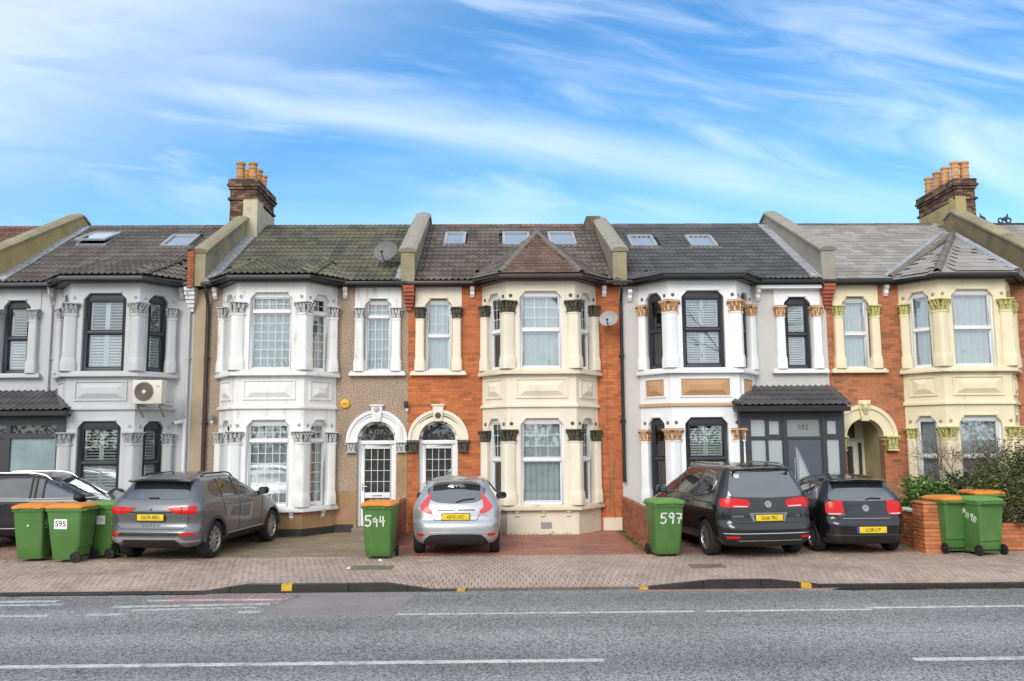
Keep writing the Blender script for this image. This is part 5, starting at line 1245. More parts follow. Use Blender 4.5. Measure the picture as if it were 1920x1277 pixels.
def resample(rows, n):
    P = [tuple(map(float, r)) for r in rows]
    d = [0]
    for a, b in zip(P, P[1:]): d.append(d[-1]+math.sqrt((b[0]-a[0])**2+.6*(b[1]-a[1])**2+.25*(b[2]-a[2])**2+(b[3]-a[3])**2)+1e-4)
    out = []
    for i in range(n+1):
        t = d[-1]*i/n; k = 0
        while k < len(P)-2 and d[k+1] < t: k += 1
        f = (t-d[k])/(d[k+1]-d[k]); out.append([a+(b-a)*f for a, b in zip(P[k], P[k+1])])
    for _ in range(2):
        o2 = [out[0]]
        for i in range(1, n): o2.append([(out[i-1][j]+2*out[i][j]+out[i+1][j])/4 for j in range(6)])
        o2.append(out[-1]); out = o2
    return out
class Car:
    def __init__(s, name, label, loc, rz, rows, mat, axles, wr, tw, L, bulge=.07, taper=.07, n=72, arch_pad=.055):
        s.T = thing(name, label, 'car', loc, rz, None, local=True); s.L = L; s.mat = mat
        lv = resample(rows, n); vs = []; NR, NC, NS = 8, 8, 22
        def half(z, yr, yf, hw, rr, rf):
            pts = []; rr = min(rr, hw*.95); rf = min(rf, hw*.95, (yf-yr)*.45); rr = min(rr, (yf-yr)*.45)
            for i in range(NR): x = (hw-rr)*i/NR; pts.append((x, yr))
            for i in range(NC): a = -math.pi/2+math.pi/2*i/NC; pts.append((hw-rr+rr*math.cos(a), yr+rr+rr*math.sin(a)))
            for i in range(NS): pts.append((hw, yr+rr+(yf-rf-yr-rr)*i/NS))
            for i in range(NC): a = math.pi/2*i/NC; pts.append((hw-rf+rf*math.cos(a), yf-rf+rf*math.sin(a)))
            for i in range(NR+1): x = (hw-rf)*(1-i/NR); pts.append((x, yf))
            q = []
            for x, y in pts:
                t = x/max(hw, .05); y2 = y
                if y < L*.5: y2 = y+bulge*(t*t)*max(0, 1-(y-yr)/.8)
                else: y2 = y-2.2*bulge*(t*t)*max(0, 1-(yf-y)/.9)
                k = 1-taper*max(0, (y-L*.42)/(L*.58))**2-.35*taper*max(0, (L*.3-y)/(L*.3))**2
                q.append((x*k, y2))
            return q
        n0 = None
        for (z, yr, yf, hw, rr, rf) in lv:
            h = half(z, yr, yf, hw, rr, rf); ring = [(x, y, z) for x, y in h]+[(-x, y, z) for x, y in h[-2:0:-1]]; n0 = len(ring); vs += ring
        fs = [(j*n0+i, j*n0+(i+1) % n0, (j+1)*n0+(i+1) % n0, (j+1)*n0+i) for j in range(len(lv)-1) for i in range(n0)]
        fs.append(tuple(range(n0-1, -1, -1)))
        top = len(lv)-1; m = n0//2
        for i in range(m): 
            a, b = top*n0+i, top*n0+i+1; c, d = top*n0+(n0-i) % n0, top*n0+(n0-i-1) % n0
            if i == 0: fs.append((a, b, d))
            elif i == m-1: fs.append((a, b, c))
            else: fs.append((a, b, d, c))
        me = bpy.data.meshes.new('body'); me.from_pydata(vs, [], fs); me.update()
        bm = bmesh.new(); bm.from_mesh(me); bmesh.ops.recalc_face_normals(bm, faces=bm.faces); bm.to_mesh(me)
        s.bvh = BVHTree.FromBMesh(bm); bm.free()
        # cut the wheel arches
        body = bpy.data.objects.new('body', me); COL.objects.link(body)
        hwm = max(r[3] for r in rows); c = MB(); s.wx = hwm-tw/2-.025; ra = wr+arch_pad
        for y in axles:
            for sx in (-1, 1): c.lathe((sx*(hwm-.30), y, wr), [(ra, 0), (ra, .5)], 40, X*sx)
        cm = c.mesh('cut', under); co = bpy.data.objects.new('cut', cm); COL.objects.link(co)
        md = body.modifiers.new('b', 'BOOLEAN'); md.object = co; md.operation = 'DIFFERENCE'; md.solver = 'EXACT'
        dg = bpy.context.evaluated_depsgraph_get(); dg.update(); me2 = bpy.data.meshes.new_from_object(body.evaluated_get(dg))
        body.modifiers.clear(); bpy.data.objects.remove(co); me2.materials.clear(); me2.materials.append(mat); me2.materials.append(under)
        for p in me2.polygons:
            ct = p.center; inn = False
            for y in axles:
                if math.hypot(ct.y-y, ct.z-wr) < ra-.0005+.002 and abs(ct.x) > .3 and (math.hypot(ct.y-y, ct.z-wr) < ra-.004 or abs(Vector((0, ct.y-y, ct.z-wr)).normalized().dot(p.normal)) > .7): inn = True
            p.material_index = 1 if inn and abs(ct.x) < hwm-.012 and (abs(p.normal.x) < .3 or abs(ct.x) < hwm-.2) else 0
            if ct.z < rows[0][0]+.02: p.material_index = 1
        me2.shade_smooth()
        try: me2.set_sharp_from_angle(angle=R(32))
        except Exception: pass
        body.data = me2; body.parent = s.T; s.body = body; ORG[body.name] = Vector()
        s.axles, s.wr, s.tw, s.hwm = axles, wr, tw, hwm
    def proj(s, view, a, z):
        if view == 'rear': o, d = Vector((a, -3, z)), Yv
        elif view == 'right': o, d = Vector((3, a, z)), -X
        elif view == 'left': o, d = Vector((-3, a, z)), X
        elif view == 'front': o, d = Vector((a, s.L+3, z)), -Yv
        else:                                   # a corner view: angle in degrees, 0 = rear, + = right side
            an = R(view); d = Vector((-math.sin(an), math.cos(an), 0)); u = Vector((math.cos(an), math.sin(an), 0)); o = u*a-d*4+Z*z+Vector((0, s.L*.0, 0))
        loc, nrm, i, dist = s.bvh.ray_cast(o, d)
        if loc is None or dist > 6.5: loc, nrm, i, dist = s.bvh.find_nearest(o+d*3.6); 
        if nrm.dot(d) > 0: nrm = -nrm
        return loc, nrm
    def panel(s, name, view, pts, mat, off=.006, res=.06, smooth=1, mirror=False, parent=None, depth=.02):
        if mirror:
            v2 = {'right': 'left', 'left': 'right', 'rear': 'rear'}.get(view, -view if not isinstance(view, str) else view)
            s.panel(name, v2, [((p[0] if view in ('right', 'left') else -p[0]), p[1]) for p in pts], mat, off, res, smooth, False, parent, depth)
        P = [tuple(p[:2]) for p in pts]
        for _ in range(smooth):
            q = []
            for i in range(len(P)):
                a, b = P[i], P[(i+1) % len(P)]; q += [(a[0]*.82+b[0]*.18, a[1]*.82+b[1]*.18), (a[0]*.18+b[0]*.82, a[1]*.18+b[1]*.82)]
            P = q
        bm = bmesh.new(); vv = [bm.verts.new((x, z, 0)) for x, z in P]; ed = [bm.edges.new((vv[i], vv[(i+1) % len(vv)])) for i in range(len(vv))]
        bmesh.ops.triangle_fill(bm, use_beauty=True, edges=ed, normal=(0, 0, 1))
        for _ in range(5):
            le = [e for e in bm.edges if e.calc_length() > res]
            if not le: break
            bmesh.ops.subdivide_edges(bm, edges=le, cuts=1); bmesh.ops.triangulate(bm, faces=bm.faces)
            bmesh.ops.beautify_fill(bm, faces=bm.faces, edges=[e for e in bm.edges if len(e.link_faces) == 2])
        bd = {v for e in bm.edges if len(e.link_faces) == 1 for v in e.verts}; be = [e for e in bm.edges if len(e.link_faces) == 1]
        inner = {}
        vs = list(bm.verts); info = {}
        for v in vs: info[v] = s.proj(view, v.co.x, v.co.y)
        for v in bd: l, n = info[v]; inner[v] = bm.verts.new(l-n*depth)
        for v in vs: l, n = info[v]; v.co = l+n*off
        for e in be: 
            a, b = e.verts; bm.faces.new((a, b, inner[b], inner[a]))
        bmesh.ops.recalc_face_normals(bm, faces=bm.faces)
        # make the big faces point outwards
        l, n = info[vs[0]]; f = vs[0].link_faces[0]
        k = sum((1 if f.normal.dot(info[f.verts[0]][1]) > 0 else -1) for f in bm.faces if all(v in info for v in f.verts))
        if k < 0: bmesh.ops.reverse_faces(bm, faces=bm.faces)
        me = bpy.data.meshes.new(name); bm.to_mesh(me); bm.free(); me.materials.append(mat); me.shade_smooth()
        try: me.set_sharp_from_angle(angle=R(40))
        except Exception: pass
        o = bpy.data.objects.new(name, me); COL.objects.link(o); o.parent = parent or s.T; ORG[o.name] = Vector(); return o
    def line(s, name, view, pts, r, mat, off=.0, step=.05, mirror=False, closed=False):
        if mirror: s.line(name, {'right': 'left', 'left': 'right'}.get(view, view), [((p[0] if view in ('right', 'left') else -p[0]), p[1]) for p in pts], r, mat, off, step, False, closed)
        if closed: pts = list(pts)+[pts[0]]
        Q = []
        for a, b in zip(pts, pts[1:]):
            L = math.dist(a, b); n = max(1, int(L/step))
            for i in range(n): Q.append((a[0]+(b[0]-a[0])*i/n, a[1]+(b[1]-a[1])*i/n))
        Q.append(pts[-1])
        P = []
        for a, z in Q: l, n = s.proj(view, a, z); P.append(l+n*off)
        m = MB(); m.tube(P, r, 6); o = m.build(name, mat, s.T, smooth=True); return o
    def wheels(s, spokes=5, rim=rim_mat, back=rim_dark, double=True, only=None):
        wr, tw = s.wr, s.tw; rr = wr*.70
        t = MB(); t.lathe((0,0,0), [(rr, 0), (wr*.90, 0), (wr*.97, .02), (wr, .045), (wr, tw-.045), (wr*.97, tw-.02), (wr*.90, tw), (rr, tw), (rr*.97, tw-.02), (rr*.95, .02), (rr, 0)], 40, X, cap=False); tm = t.mesh('tyre', tyre_mat, smooth=True)
        r = MB(); ox = tw-.035
        r.lathe((0,0,0), [(rr*.90, ox-.05), (rr*1.0, ox+.018), (rr*.95, ox+.022), (rr*.90, ox-.0), (rr*.88, ox-.05)], 40, X, cap=False)
        for i in range(spokes):
            for dd in ((-.13, .13) if double else (0,)):
                a = 2*math.pi*i/spokes; ca, sa = math.cos(a), math.sin(a)
                def P(rad, lat, x): return (x, rad*ca-lat*sa, rad*sa+lat*ca)
                w0, w1 = rr*(.09 if double else .17), rr*(.085 if double else .12); l0, l1 = dd*rr*.55, dd*rr*2.0
                r.hexa([P(rr*.14, l0-w0, ox-.03), P(rr*.14, l0+w0, ox-.03), P(rr*.93, l1+w1, ox-.03), P(rr*.93, l1-w1, ox-.03), P(rr*.14, l0-w0, ox+.0), P(rr*.14, l0+w0, ox+.0), P(rr*.93, l1+w1, ox+.014), P(rr*.93, l1-w1, ox+.014)])
        r.lathe((ox-.03,0,0), [(rr*.20, 0), (rr*.20, .03), (rr*.14, .04)], 16, X); rme = r.mesh('rim', rim, smooth=True)
        k = MB(); k.lathe((0,0,0), [(rr*.96, ox-.06), (rr*.02, ox-.055)], 30, X, cap=False); k.lathe((ox-.06,0,0), [(rr*.6,0),(rr*.6,.012)], 24, X); bme = k.mesh('brake_disc', back)
        for y in s.axles:
            for sx in (1, -1):
                x = s.wx-tw/2; m = Matrix.Translation((sx*x, y, wr))
                if sx < 0: m = m @ Matrix.Rotation(math.pi, 4, 'Z')
                o = inst('wheel', tm, s.T, m)
                for nm, mm in (('rim', rme), ('brake_disc', bme)):
                    q = bpy.data.objects.new(nm, mm); COL.objects.link(q); q.parent = o
    def plate(s, txt, x, z, w=.52, h=.111, band=False, tilt=0):
        l, n = s.proj('rear', x, z); l = min([s.proj('rear', x+dx, z+dz)[0].y for dx in (-w/2, 0, w/2) for dz in (-h/2, h/2)])
        m = Matrix.Translation((x, l-.012, z)) @ Matrix.Rotation(R(90)+tilt, 4, 'X')
        b = MB(); b.box(-w/2, w/2, -h/2, h/2, -.012, .002); o = inst('number_plate', b.mesh('number_plate', yellow_plate, bevel=.004), s.T, m); ORG[o.name] = Vector()
        f = MB(); f.box(-w/2-.012, w/2+.012, -h/2-.012, h/2+.012, -.03, -.002); inst('plate_surround', f.mesh('plate_surround', car_black), s.T, m)
        if band: g = MB(); g.box(-w/2, -w/2+.045, -h/2, h/2, .002, .004); inst('country_band', g.mesh('country_band', blue_band), s.T, m)
        text(txt, .092, plate_ink, 'plate_lettering', s.T, m @ Matrix.Translation((.02 if band else 0, 0, .004)), .80)
    def label(s, txt, x, z, size, mat, sx=1.0):
        l, n = s.proj('rear', x, z); an = math.atan2(n.x, -n.y)
        m = Matrix.Translation(l+n*.006) @ Matrix.Rotation(an, 4, 'Z') @ Matrix.Rotation(R(90)-math.asin(max(-1, min(1, n.z))), 4, 'X')
        text(txt, size, mat, 'badge_lettering', s.T, m, sx)
    def emblem(s, x, z, r=.055):
        l, n = s.proj('rear', x, z); m = MB(); m.lathe(l, [(r*.02, .006), (r*.82, .006), (r*.84, .014), (r, .014), (r, -.005)][::-1], 24, n, cap=False); o = m.build('emblem', chrome, s.T, smooth=True)
        b = MB(); u = Z.cross(n).normalized() ; u = -u if u.x < 0 else u; w = n.cross(u); w = -w if w.z < 0 else w
        def seg(p, q, t=.10):
            p, q = Vector(p), Vector(q); d = (q-p).normalized(); k = Vector((-d.y, d.x))*t/2
            c = [p-k, q-k, q+k, p+k]; b.prism([l+n*.018+u*a.x*r+w*a.y*r for a in c], [l+n*.004+u*a.x*r+w*a.y*r for a in c])
        for sg in (-1, 1): seg((sg*.33, .74), (0, .08), .17); seg((sg*.72, .42), (sg*.34, -.70), .17); seg((sg*.34, -.70), (sg*.02, .02), .17)
        b.build('emblem_letters', chrome, o); d = MB(); d.lathe(l, [(r*.83, .002), (r*.83, .007)], 20, n); d.build('emblem_ground', car_black, o)
    def mirror_(s, y, z, x, mat, sz=1.0, sides=(-1, 1)):
        for sx in sides:
            b = MB(); vs = []; n = 12
            for (t, k) in ((0, .75), (.05, 1.0), (.12, .96), (.17, .6), (.19, .1)):
                for i in range(n):
                    a = 2*math.pi*i/n; ca, sa = math.cos(a), math.sin(a)
                    vs.append((sx*(x+.085*sz+.105*sz*k*math.copysign(abs(ca)**.7, ca)), y+t*sz, z+.075*sz*k*math.copysign(abs(sa)**.7, sa)))
            fs = [(j*n+i, j*n+(i+1) % n, (j+1)*n+(i+1) % n, (j+1)*n+i) for j in range(4) for i in range(n)]+[tuple(range(n)), tuple(4*n+i for i in range(n))]
            b.add(vs, fs); b.hexa([(sx*(x-.10),y+.06,z-.06),(sx*(x+.02),y+.06,z-.045),(sx*(x+.02),y+.12,z-.045),(sx*(x-.10),y+.12,z-.06),(sx*(x-.10),y+.06,z-.02),(sx*(x+.02),y+.06,z-.0),(sx*(x+.02),y+.12,z-.0),(sx*(x-.10),y+.12,z-.02)])
            m = b.build('wing_mirror', mat, s.T, smooth=True)
            g = MB(); g.lathe((sx*(x+.085*sz), y-.002, z), [(.06*sz, 0), (.06*sz, .004)], 14, -Yv); g.build('mirror_glass', car_glass, m)
    def rails(s, x, y0, y1, z, mat, r=.016):
        for sx in (-1, 1):
            def top(y): 
                l, n, i, d = s.bvh.ray_cast(Vector((sx*x, y, 4)), -Z); return l.z if l else z
            pts = [(sx*x, y0, top(y0)-.005), (sx*x, y0+.12, top(y0+.12)+.04)]
            n = 8
            for i in range(n+1): y = y0+.25+(y1-y0-.5)*i/n; pts.append((sx*x, y, top(y)+.05))
            pts += [(sx*x, y1-.12, top(y1-.12)+.035), (sx*x, y1, top(y1)-.005)]
            b = MB(); b.tube(pts, r, 8); b.build('roof_rail', mat, s.T, smooth=True)
    def antenna(s, x, y, h=.05, whip=.2):
        l, n, i, d = s.bvh.ray_cast(Vector((x, y, 4)), -Z); b = MB(); b.lathe((x, y, l.z-.005), [(.03,0),(.025,.02),(.008,.03)], 10)
        if whip: b.tube([(x, y, l.z+.02), (x, y-whip*.55, l.z+whip*.8)], .005, 6)
        b.build('aerial', car_black, s.T, smooth=True)
    def wiper(s, pts, parent=None):
        s.line('wiper', 'rear', pts, .011, car_black, .018, .04)
    def exhaust(s, x, z, y=.12):
        b = MB(); b.lathe((x, y, z), [(.026, 0), (.028, -.0), (.028, .35), (.02, .3)], 12, Yv, cap=False); b.build('exhaust', chrome, s.T, smooth=True)
    def spoiler(s, pts, th=.03):                # pts: (x half-width list) roof-edge blade: list of (x, y, z) rear edge and front edge
        b = MB(); n = len(pts); top = []; 
        for i in range(n-1):
            a, c = pts[i], pts[i+1]
            b.hexa([(a[0],a[1],a[2]-th),(c[0],c[1],c[2]-th),(c[0],c[1]+a[3],c[2]-th*.3),(a[0],a[1]+a[3],a[2]-th*.3),(a[0],a[1],a[2]),(c[0],c[1],c[2]),(c[0],c[1]+a[3],c[2]+.03),(a[0],a[1]+a[3],a[2]+.03)])
        return b.build('spoiler', s.mat, s.T, bevel=.006)

# --- silver hatchback
def silver():
    rows = [(.19,.20,3.75,.66,.25,.5),(.24,.06,3.88,.76,.28,.5),(.33,.015,3.94,.815,.30,.55),(.45,.0,3.95,.835,.32,.6),(.56,.0,3.95,.85,.32,.6),(.635,.02,3.93,.858,.32,.6),(.665,.095,3.88,.858,.28,.6),(.75,.11,3.80,.86,.27,.6),
        (.86,.13,3.45,.852,.26,.6),(.95,.17,3.05,.832,.25,.5),(1.0,.20,2.85,.81,.24,.4),(1.12,.28,2.55,.745,.22,.3),(1.26,.37,2.20,.655,.2,.3),(1.345,.40,1.98,.605,.18,.3),(1.375,.36,1.92,.58,.18,.3),(1.405,.42,1.86,.545,.2,.3),(1.44,.70,1.72,.45,.22,.3),(1.462,.95,1.55,.30,.2,.25),(1.472,1.1,1.45,.15,.1,.1)]
    c = Car('silver_hatchback', 'small silver hatchback parked nose in before the orange brick house', (-.865, 16.48, 0), R(0), rows, paint('silver_paint', (.46,.46,.47), .55, .32), (.68, 3.17), .295, .195, 3.95)
    c.wheels(5)
    c.panel('rear_window', 'rear', [(-.33,1.335),(0,1.345),(.33,1.335),(.50,1.30),(.565,1.24),(.555,1.15),(.50,1.05),(.36,.995),(0,.975),(-.36,.995),(-.50,1.05),(-.555,1.15),(-.565,1.24),(-.50,1.30)], car_glass, .006)
    c.panel('tail_light', 25, [(.57,1.17),(.61,1.16),(.70,.98),(.735,.93),(.70,.87),(.57,.80),(.47,.79),(.475,.86),(.56,.91)], pink_lamp, .012, .04, 1, True)
    c.panel('lower_bumper', 'rear', [(-.46,.42),(.46,.42),(.57,.34),(.62,.26),(.60,.205),(-.60,.205),(-.62,.26),(-.57,.34)], car_black, .008)
    c.panel('reflector', 'rear', [(.58,.425),(.74,.43),(.75,.405),(.70,.375),(.62,.38)], red_lamp, .008, .04, 0, True)
    c.plate('GF10 UVC', 0, .735)
    c.line('tailgate_seam', 'rear', [(-.36,.86),(.36,.86)], .012, car_black, -.003); c.line('tailgate_seam', 'rear', [(-.47,.80),(-.40,.67),(.40,.67),(.47,.80)], .006, under, -.002)
    c.line('bumper_crease', 'rear', [(-.60,.42),(-.45,.455),(.45,.455),(.60,.42)], .009, c.mat, .002)
    c.emblem(0, .86, .04); c.wiper([(0,.995),(.14,1.04),(.36,1.06)]); c.label('ECOnetic', .52, .77, .045, chrome)
    c.mirror_(2.55, .98, .80, car_black); c.exhaust(-.42, .215)
    c.panel('side_window', 'right', [(.85,1.03),(1.15,.99),(2.6,.97),(2.3,1.22),(1.9,1.36),(1.0,1.33)], car_glass, .005, .08, 1, True)
    c.line('door_seam', 'right', [(1.35,.36),(1.32,.95)], .005, under, -.001, mirror=True); c.line('roof_strip', 'rear', [(.53,1.38),(.50,1.41)], .007, car_black, .004, mirror=True)
    c.spoiler([(-.50,.30,1.375,.25),(-.28,.265,1.395,.25),(0,.255,1.40,.25),(.28,.265,1.395,.25),(.50,.30,1.375,.25)])
silver()

# --- black people carrier
def mpv():
    rows = [(.22,.22,4.6,.72,.25,.5),(.28,.06,4.78,.84,.28,.5),(.36,.02,4.83,.90,.30,.6),(.46,.0,4.85,.925,.32,.6),(.58,.0,4.85,.935,.32,.6),(.625,.015,4.84,.94,.30,.6),(.645,.075,4.82,.94,.28,.6),(.80,.085,4.70,.945,.26,.6),
        (.93,.10,4.40,.94,.25,.6),(1.03,.115,3.95,.925,.24,.5),(1.10,.13,3.7,.90,.24,.4),(1.25,.18,3.4,.84,.22,.3),(1.42,.25,2.95,.765,.2,.3),(1.56,.32,2.6,.695,.18,.3),(1.61,.30,2.45,.665,.18,.3),(1.64,.30,2.35,.64,.18,.3),(1.68,.55,2.2,.56,.22,.3),(1.71,.9,2.0,.42,.25,.3),(1.72,1.2,1.8,.2,.1,.1)]
    P = paint('black_mpv_paint', (.012,.012,.013), .2, .2)
    c = Car('black_people_carrier', 'large black people carrier with silver roof rails beside the 597 bin', (4.90, 15.70, 0), R(8), rows, P, (.90, 3.82), .335, .22, 4.85)
    c.wheels(5, double=True)
    c.panel('rear_window', 'rear', [(-.52,1.58),(0,1.60),(.52,1.58),(.62,1.50),(.70,1.24),(.715,1.16),(.66,1.12),(0,1.10),(-.66,1.12),(-.715,1.16),(-.70,1.24),(-.62,1.50)], car_glass, .006)
    c.panel('tail_light', 22, [(.38,1.06),(.60,1.10),(.80,1.10),(.90,1.08),(.90,.96),(.80,.93),(.40,.93),(.36,.97)], red_lamp, .012, .04, 1, True)
    c.panel('lamp_strip', 22, [(.40,.955),(.66,.965),(.66,.945),(.41,.938)], white_lamp, .016, .04, 0, True)
    c.panel('plate_recess', 'rear', [(-.37,.835),(.37,.835),(.30,.675),(-.30,.675)], M('grey_recess', (.16,.16,.18), .3, .05, 3, coat=1), .004, .06, 0)
    c.plate('GL66 YRC', 0, .745); c.emblem(0, .985, .06); c.label('SHARAN', -.58, .775, .045, chrome, 1.2); c.label('TDI', .57, .775, .045, chrome)
    c.line('tailgate_seam', 'rear', [(-.74,1.06),(-.72,.72),(-.64,.655),(.64,.655),(.72,.72),(.74,1.06)], .006, under, -.002)
    c.line('bumper_strip', 'rear', [(-.84,.47),(.84,.47)], .010, chrome, .004); c.panel('lower_bumper', 'rear', [(-.86,.44),(.86,.44),(.84,.25),(-.84,.25)], car_black, .006, .08, 0)
    c.line('valance_strip', 'rear', [(-.6,.345),(.6,.345)], .009, M('grey_strip', (.16,.16,.16), .4, .05, 3), .010)
    c.panel('reflector', 'rear', [(.58,.425),(.80,.425),(.78,.385),(.60,.385)], red_lamp, .014, .04, 0, True)
    c.panel('brake_light', 'rear', [(-.22,1.625),(.22,1.625),(.22,1.608),(-.22,1.608)], red_lamp, .01, .05, 0)
    for v in ('left',):
        pass
    side = [(.74,1.16),(.60,1.24),(.62,1.40),(.76,1.53),(1.1,1.575),(1.9,1.585),(2.45,1.53),(3.0,1.36),(3.45,1.14),(2.6,1.10),(1.2,1.10)]
    c.panel('side_window', 'left', side, car_glass, .006, .08, 1, True)
    c.line('window_trim', 'left', side, .012, chrome, .006, .06, True, True)
    for y, t in ((1.42, .02), (2.42, .018), (2.62, .01)): c.line('window_pillar', 'left', [(y,1.10),(y-.02,1.57)], t, car_black, .004, mirror=True)
    c.line('door_seam', 'left', [(1.45,.38),(1.45,1.08)], .005, under, -.001, mirror=True); c.line('door_seam', 'left', [(2.55,.38),(2.58,1.08)], .005, under, -.001, mirror=True)
    c.line('door_track', 'left', [(.45,1.0),(1.45,1.0)], .010, under, -.002, mirror=True)
    for y in (1.72, 2.75): c.line('door_handle', 'left', [(y,.955),(y+.2,.955)], .014, c.mat, .02, mirror=True)
    c.rails(.60, .62, 2.6, 1.7, chrome, .017); c.mirror_(3.15, 1.12, .86, P, 1.1); c.antenna(0, .75, whip=0)
    c.spoiler([(-.60,.25,1.615,.25),(-.3,.215,1.635,.25),(0,.205,1.64,.25),(.3,.215,1.635,.25),(.60,.25,1.615,.25)], .025)
    l, n = c.proj('rear', -.50, 1.50); b = MB(); b.lathe(l+n*.006, [(.055, 0), (.055, .003)], 16, n); b.build('window_sticker', M('pale_sticker', (.55,.66,.64), .5, .05, 3), c.T)
mpv()

# --- black hatchback
def blackhatch():
    rows = [(.19,.20,3.8,.66,.25,.5),(.24,.05,3.92,.76,.28,.5),(.33,.012,3.96,.80,.30,.55),(.45,.0,3.97,.82,.32,.6),(.58,.0,3.97,.832,.32,.6),(.63,.02,3.95,.84,.30,.6),(.65,.085,3.92,.84,.28,.6),(.75,.095,3.80,.842,.26,.6),
        (.88,.115,3.45,.838,.25,.6),(.97,.135,3.05,.82,.24,.5),(1.02,.16,2.85,.80,.24,.4),(1.14,.24,2.55,.735,.22,.3),(1.27,.35,2.20,.655,.2,.3),(1.34,.40,1.98,.61,.18,.3),(1.365,.36,1.92,.585,.18,.3),(1.395,.40,1.86,.55,.2,.3),(1.43,.70,1.72,.45,.22,.3),(1.455,.95,1.55,.30,.2,.25),(1.465,1.1,1.45,.15,.1,.1)]
    P = paint('black_hatch_paint', (.008,.008,.010), .2, .18)
    c = Car('black_hatchback', 'small black hatchback with yellow plate low on its bumper beside the garden wall', (6.88, 16.17, 0), R(1), rows, P, (.75, 3.22), .30, .20, 3.97)
    c.wheels(5, double=False)
    c.panel('rear_window', 'rear', [(-.48,1.325),(0,1.34),(.48,1.325),(.56,1.27),(.64,1.08),(.65,1.03),(.60,1.0),(0,.985),(-.60,1.0),(-.65,1.03),(-.64,1.08),(-.56,1.27)], car_glass, .006)
    c.panel('tail_light', 24, [(.44,1.0),(.60,.99),(.74,.965),(.755,.80),(.70,.745),(.52,.735),(.43,.76),(.42,.83),(.45,.92)], red_lamp, .012, .04, 1, True)
    c.panel('lamp_strip', 24, [(.46,.765),(.70,.77),(.69,.75),(.50,.748)], white_lamp, .016, .04, 0, True)
    c.plate('LC58 LYF', .05, .47, .56, .115, True); c.emblem(0, .86, .058); c.label('POLO', -.47, .745, .045, chrome, 1.2); c.label('S', .44, .75, .04, chrome)
    c.line('tailgate_seam', 'rear', [(-.66,.98),(-.60,.76),(-.52,.665),(.52,.665),(.60,.76),(.66,.98)], .006, under, -.002); c.line('chrome_strip', 'rear', [(-.45,.67),(.45,.67)], .006, chrome, .006)
    c.line('bumper_strip', 'rear', [(-.74,.37),(.74,.37)], .012, M('satin_black', (.03,.03,.032), .35, .1, 4), .006); c.panel('lower_bumper', 'rear', [(-.72,.30),(.72,.30),(.68,.205),(-.68,.205)], car_black, .006, .08, 0)
    c.panel('brake_light', 'rear', [(-.16,1.372),(.16,1.372),(.16,1.358),(-.16,1.358)], red_lamp, .012, .05, 0)
    side = [(.85,1.06),(1.1,1.02),(2.6,1.0),(2.3,1.22),(1.9,1.345),(1.0,1.32),(.78,1.2)]
    c.panel('side_window', 'left', side, car_glass, .006, .08, 1, True); c.line('window_pillar', 'left', [(1.62,1.01),(1.58,1.33)], .022, car_black, .004, mirror=True); c.line('window_pillar', 'left', [(.98,1.04),(1.05,1.31)], .012, car_black, .004, mirror=True)
    c.line('door_seam', 'left', [(1.6,.36),(1.6,.98)], .005, under, -.001, mirror=True); c.line('door_handle', 'left', [(1.15,.90),(1.33,.90)], .013, P, .018, mirror=True)
    c.wiper([(.03,1.01),(.10,1.035),(.32,1.03)]); c.mirror_(2.5, 1.02, .77, P); c.antenna(0, .6, whip=.20)
    c.spoiler([(-.54,.32,1.36,.22),(-.28,.285,1.378,.22),(0,.275,1.382,.22),(.28,.285,1.378,.22),(.54,.32,1.36,.22)], .022)
blackhatch()

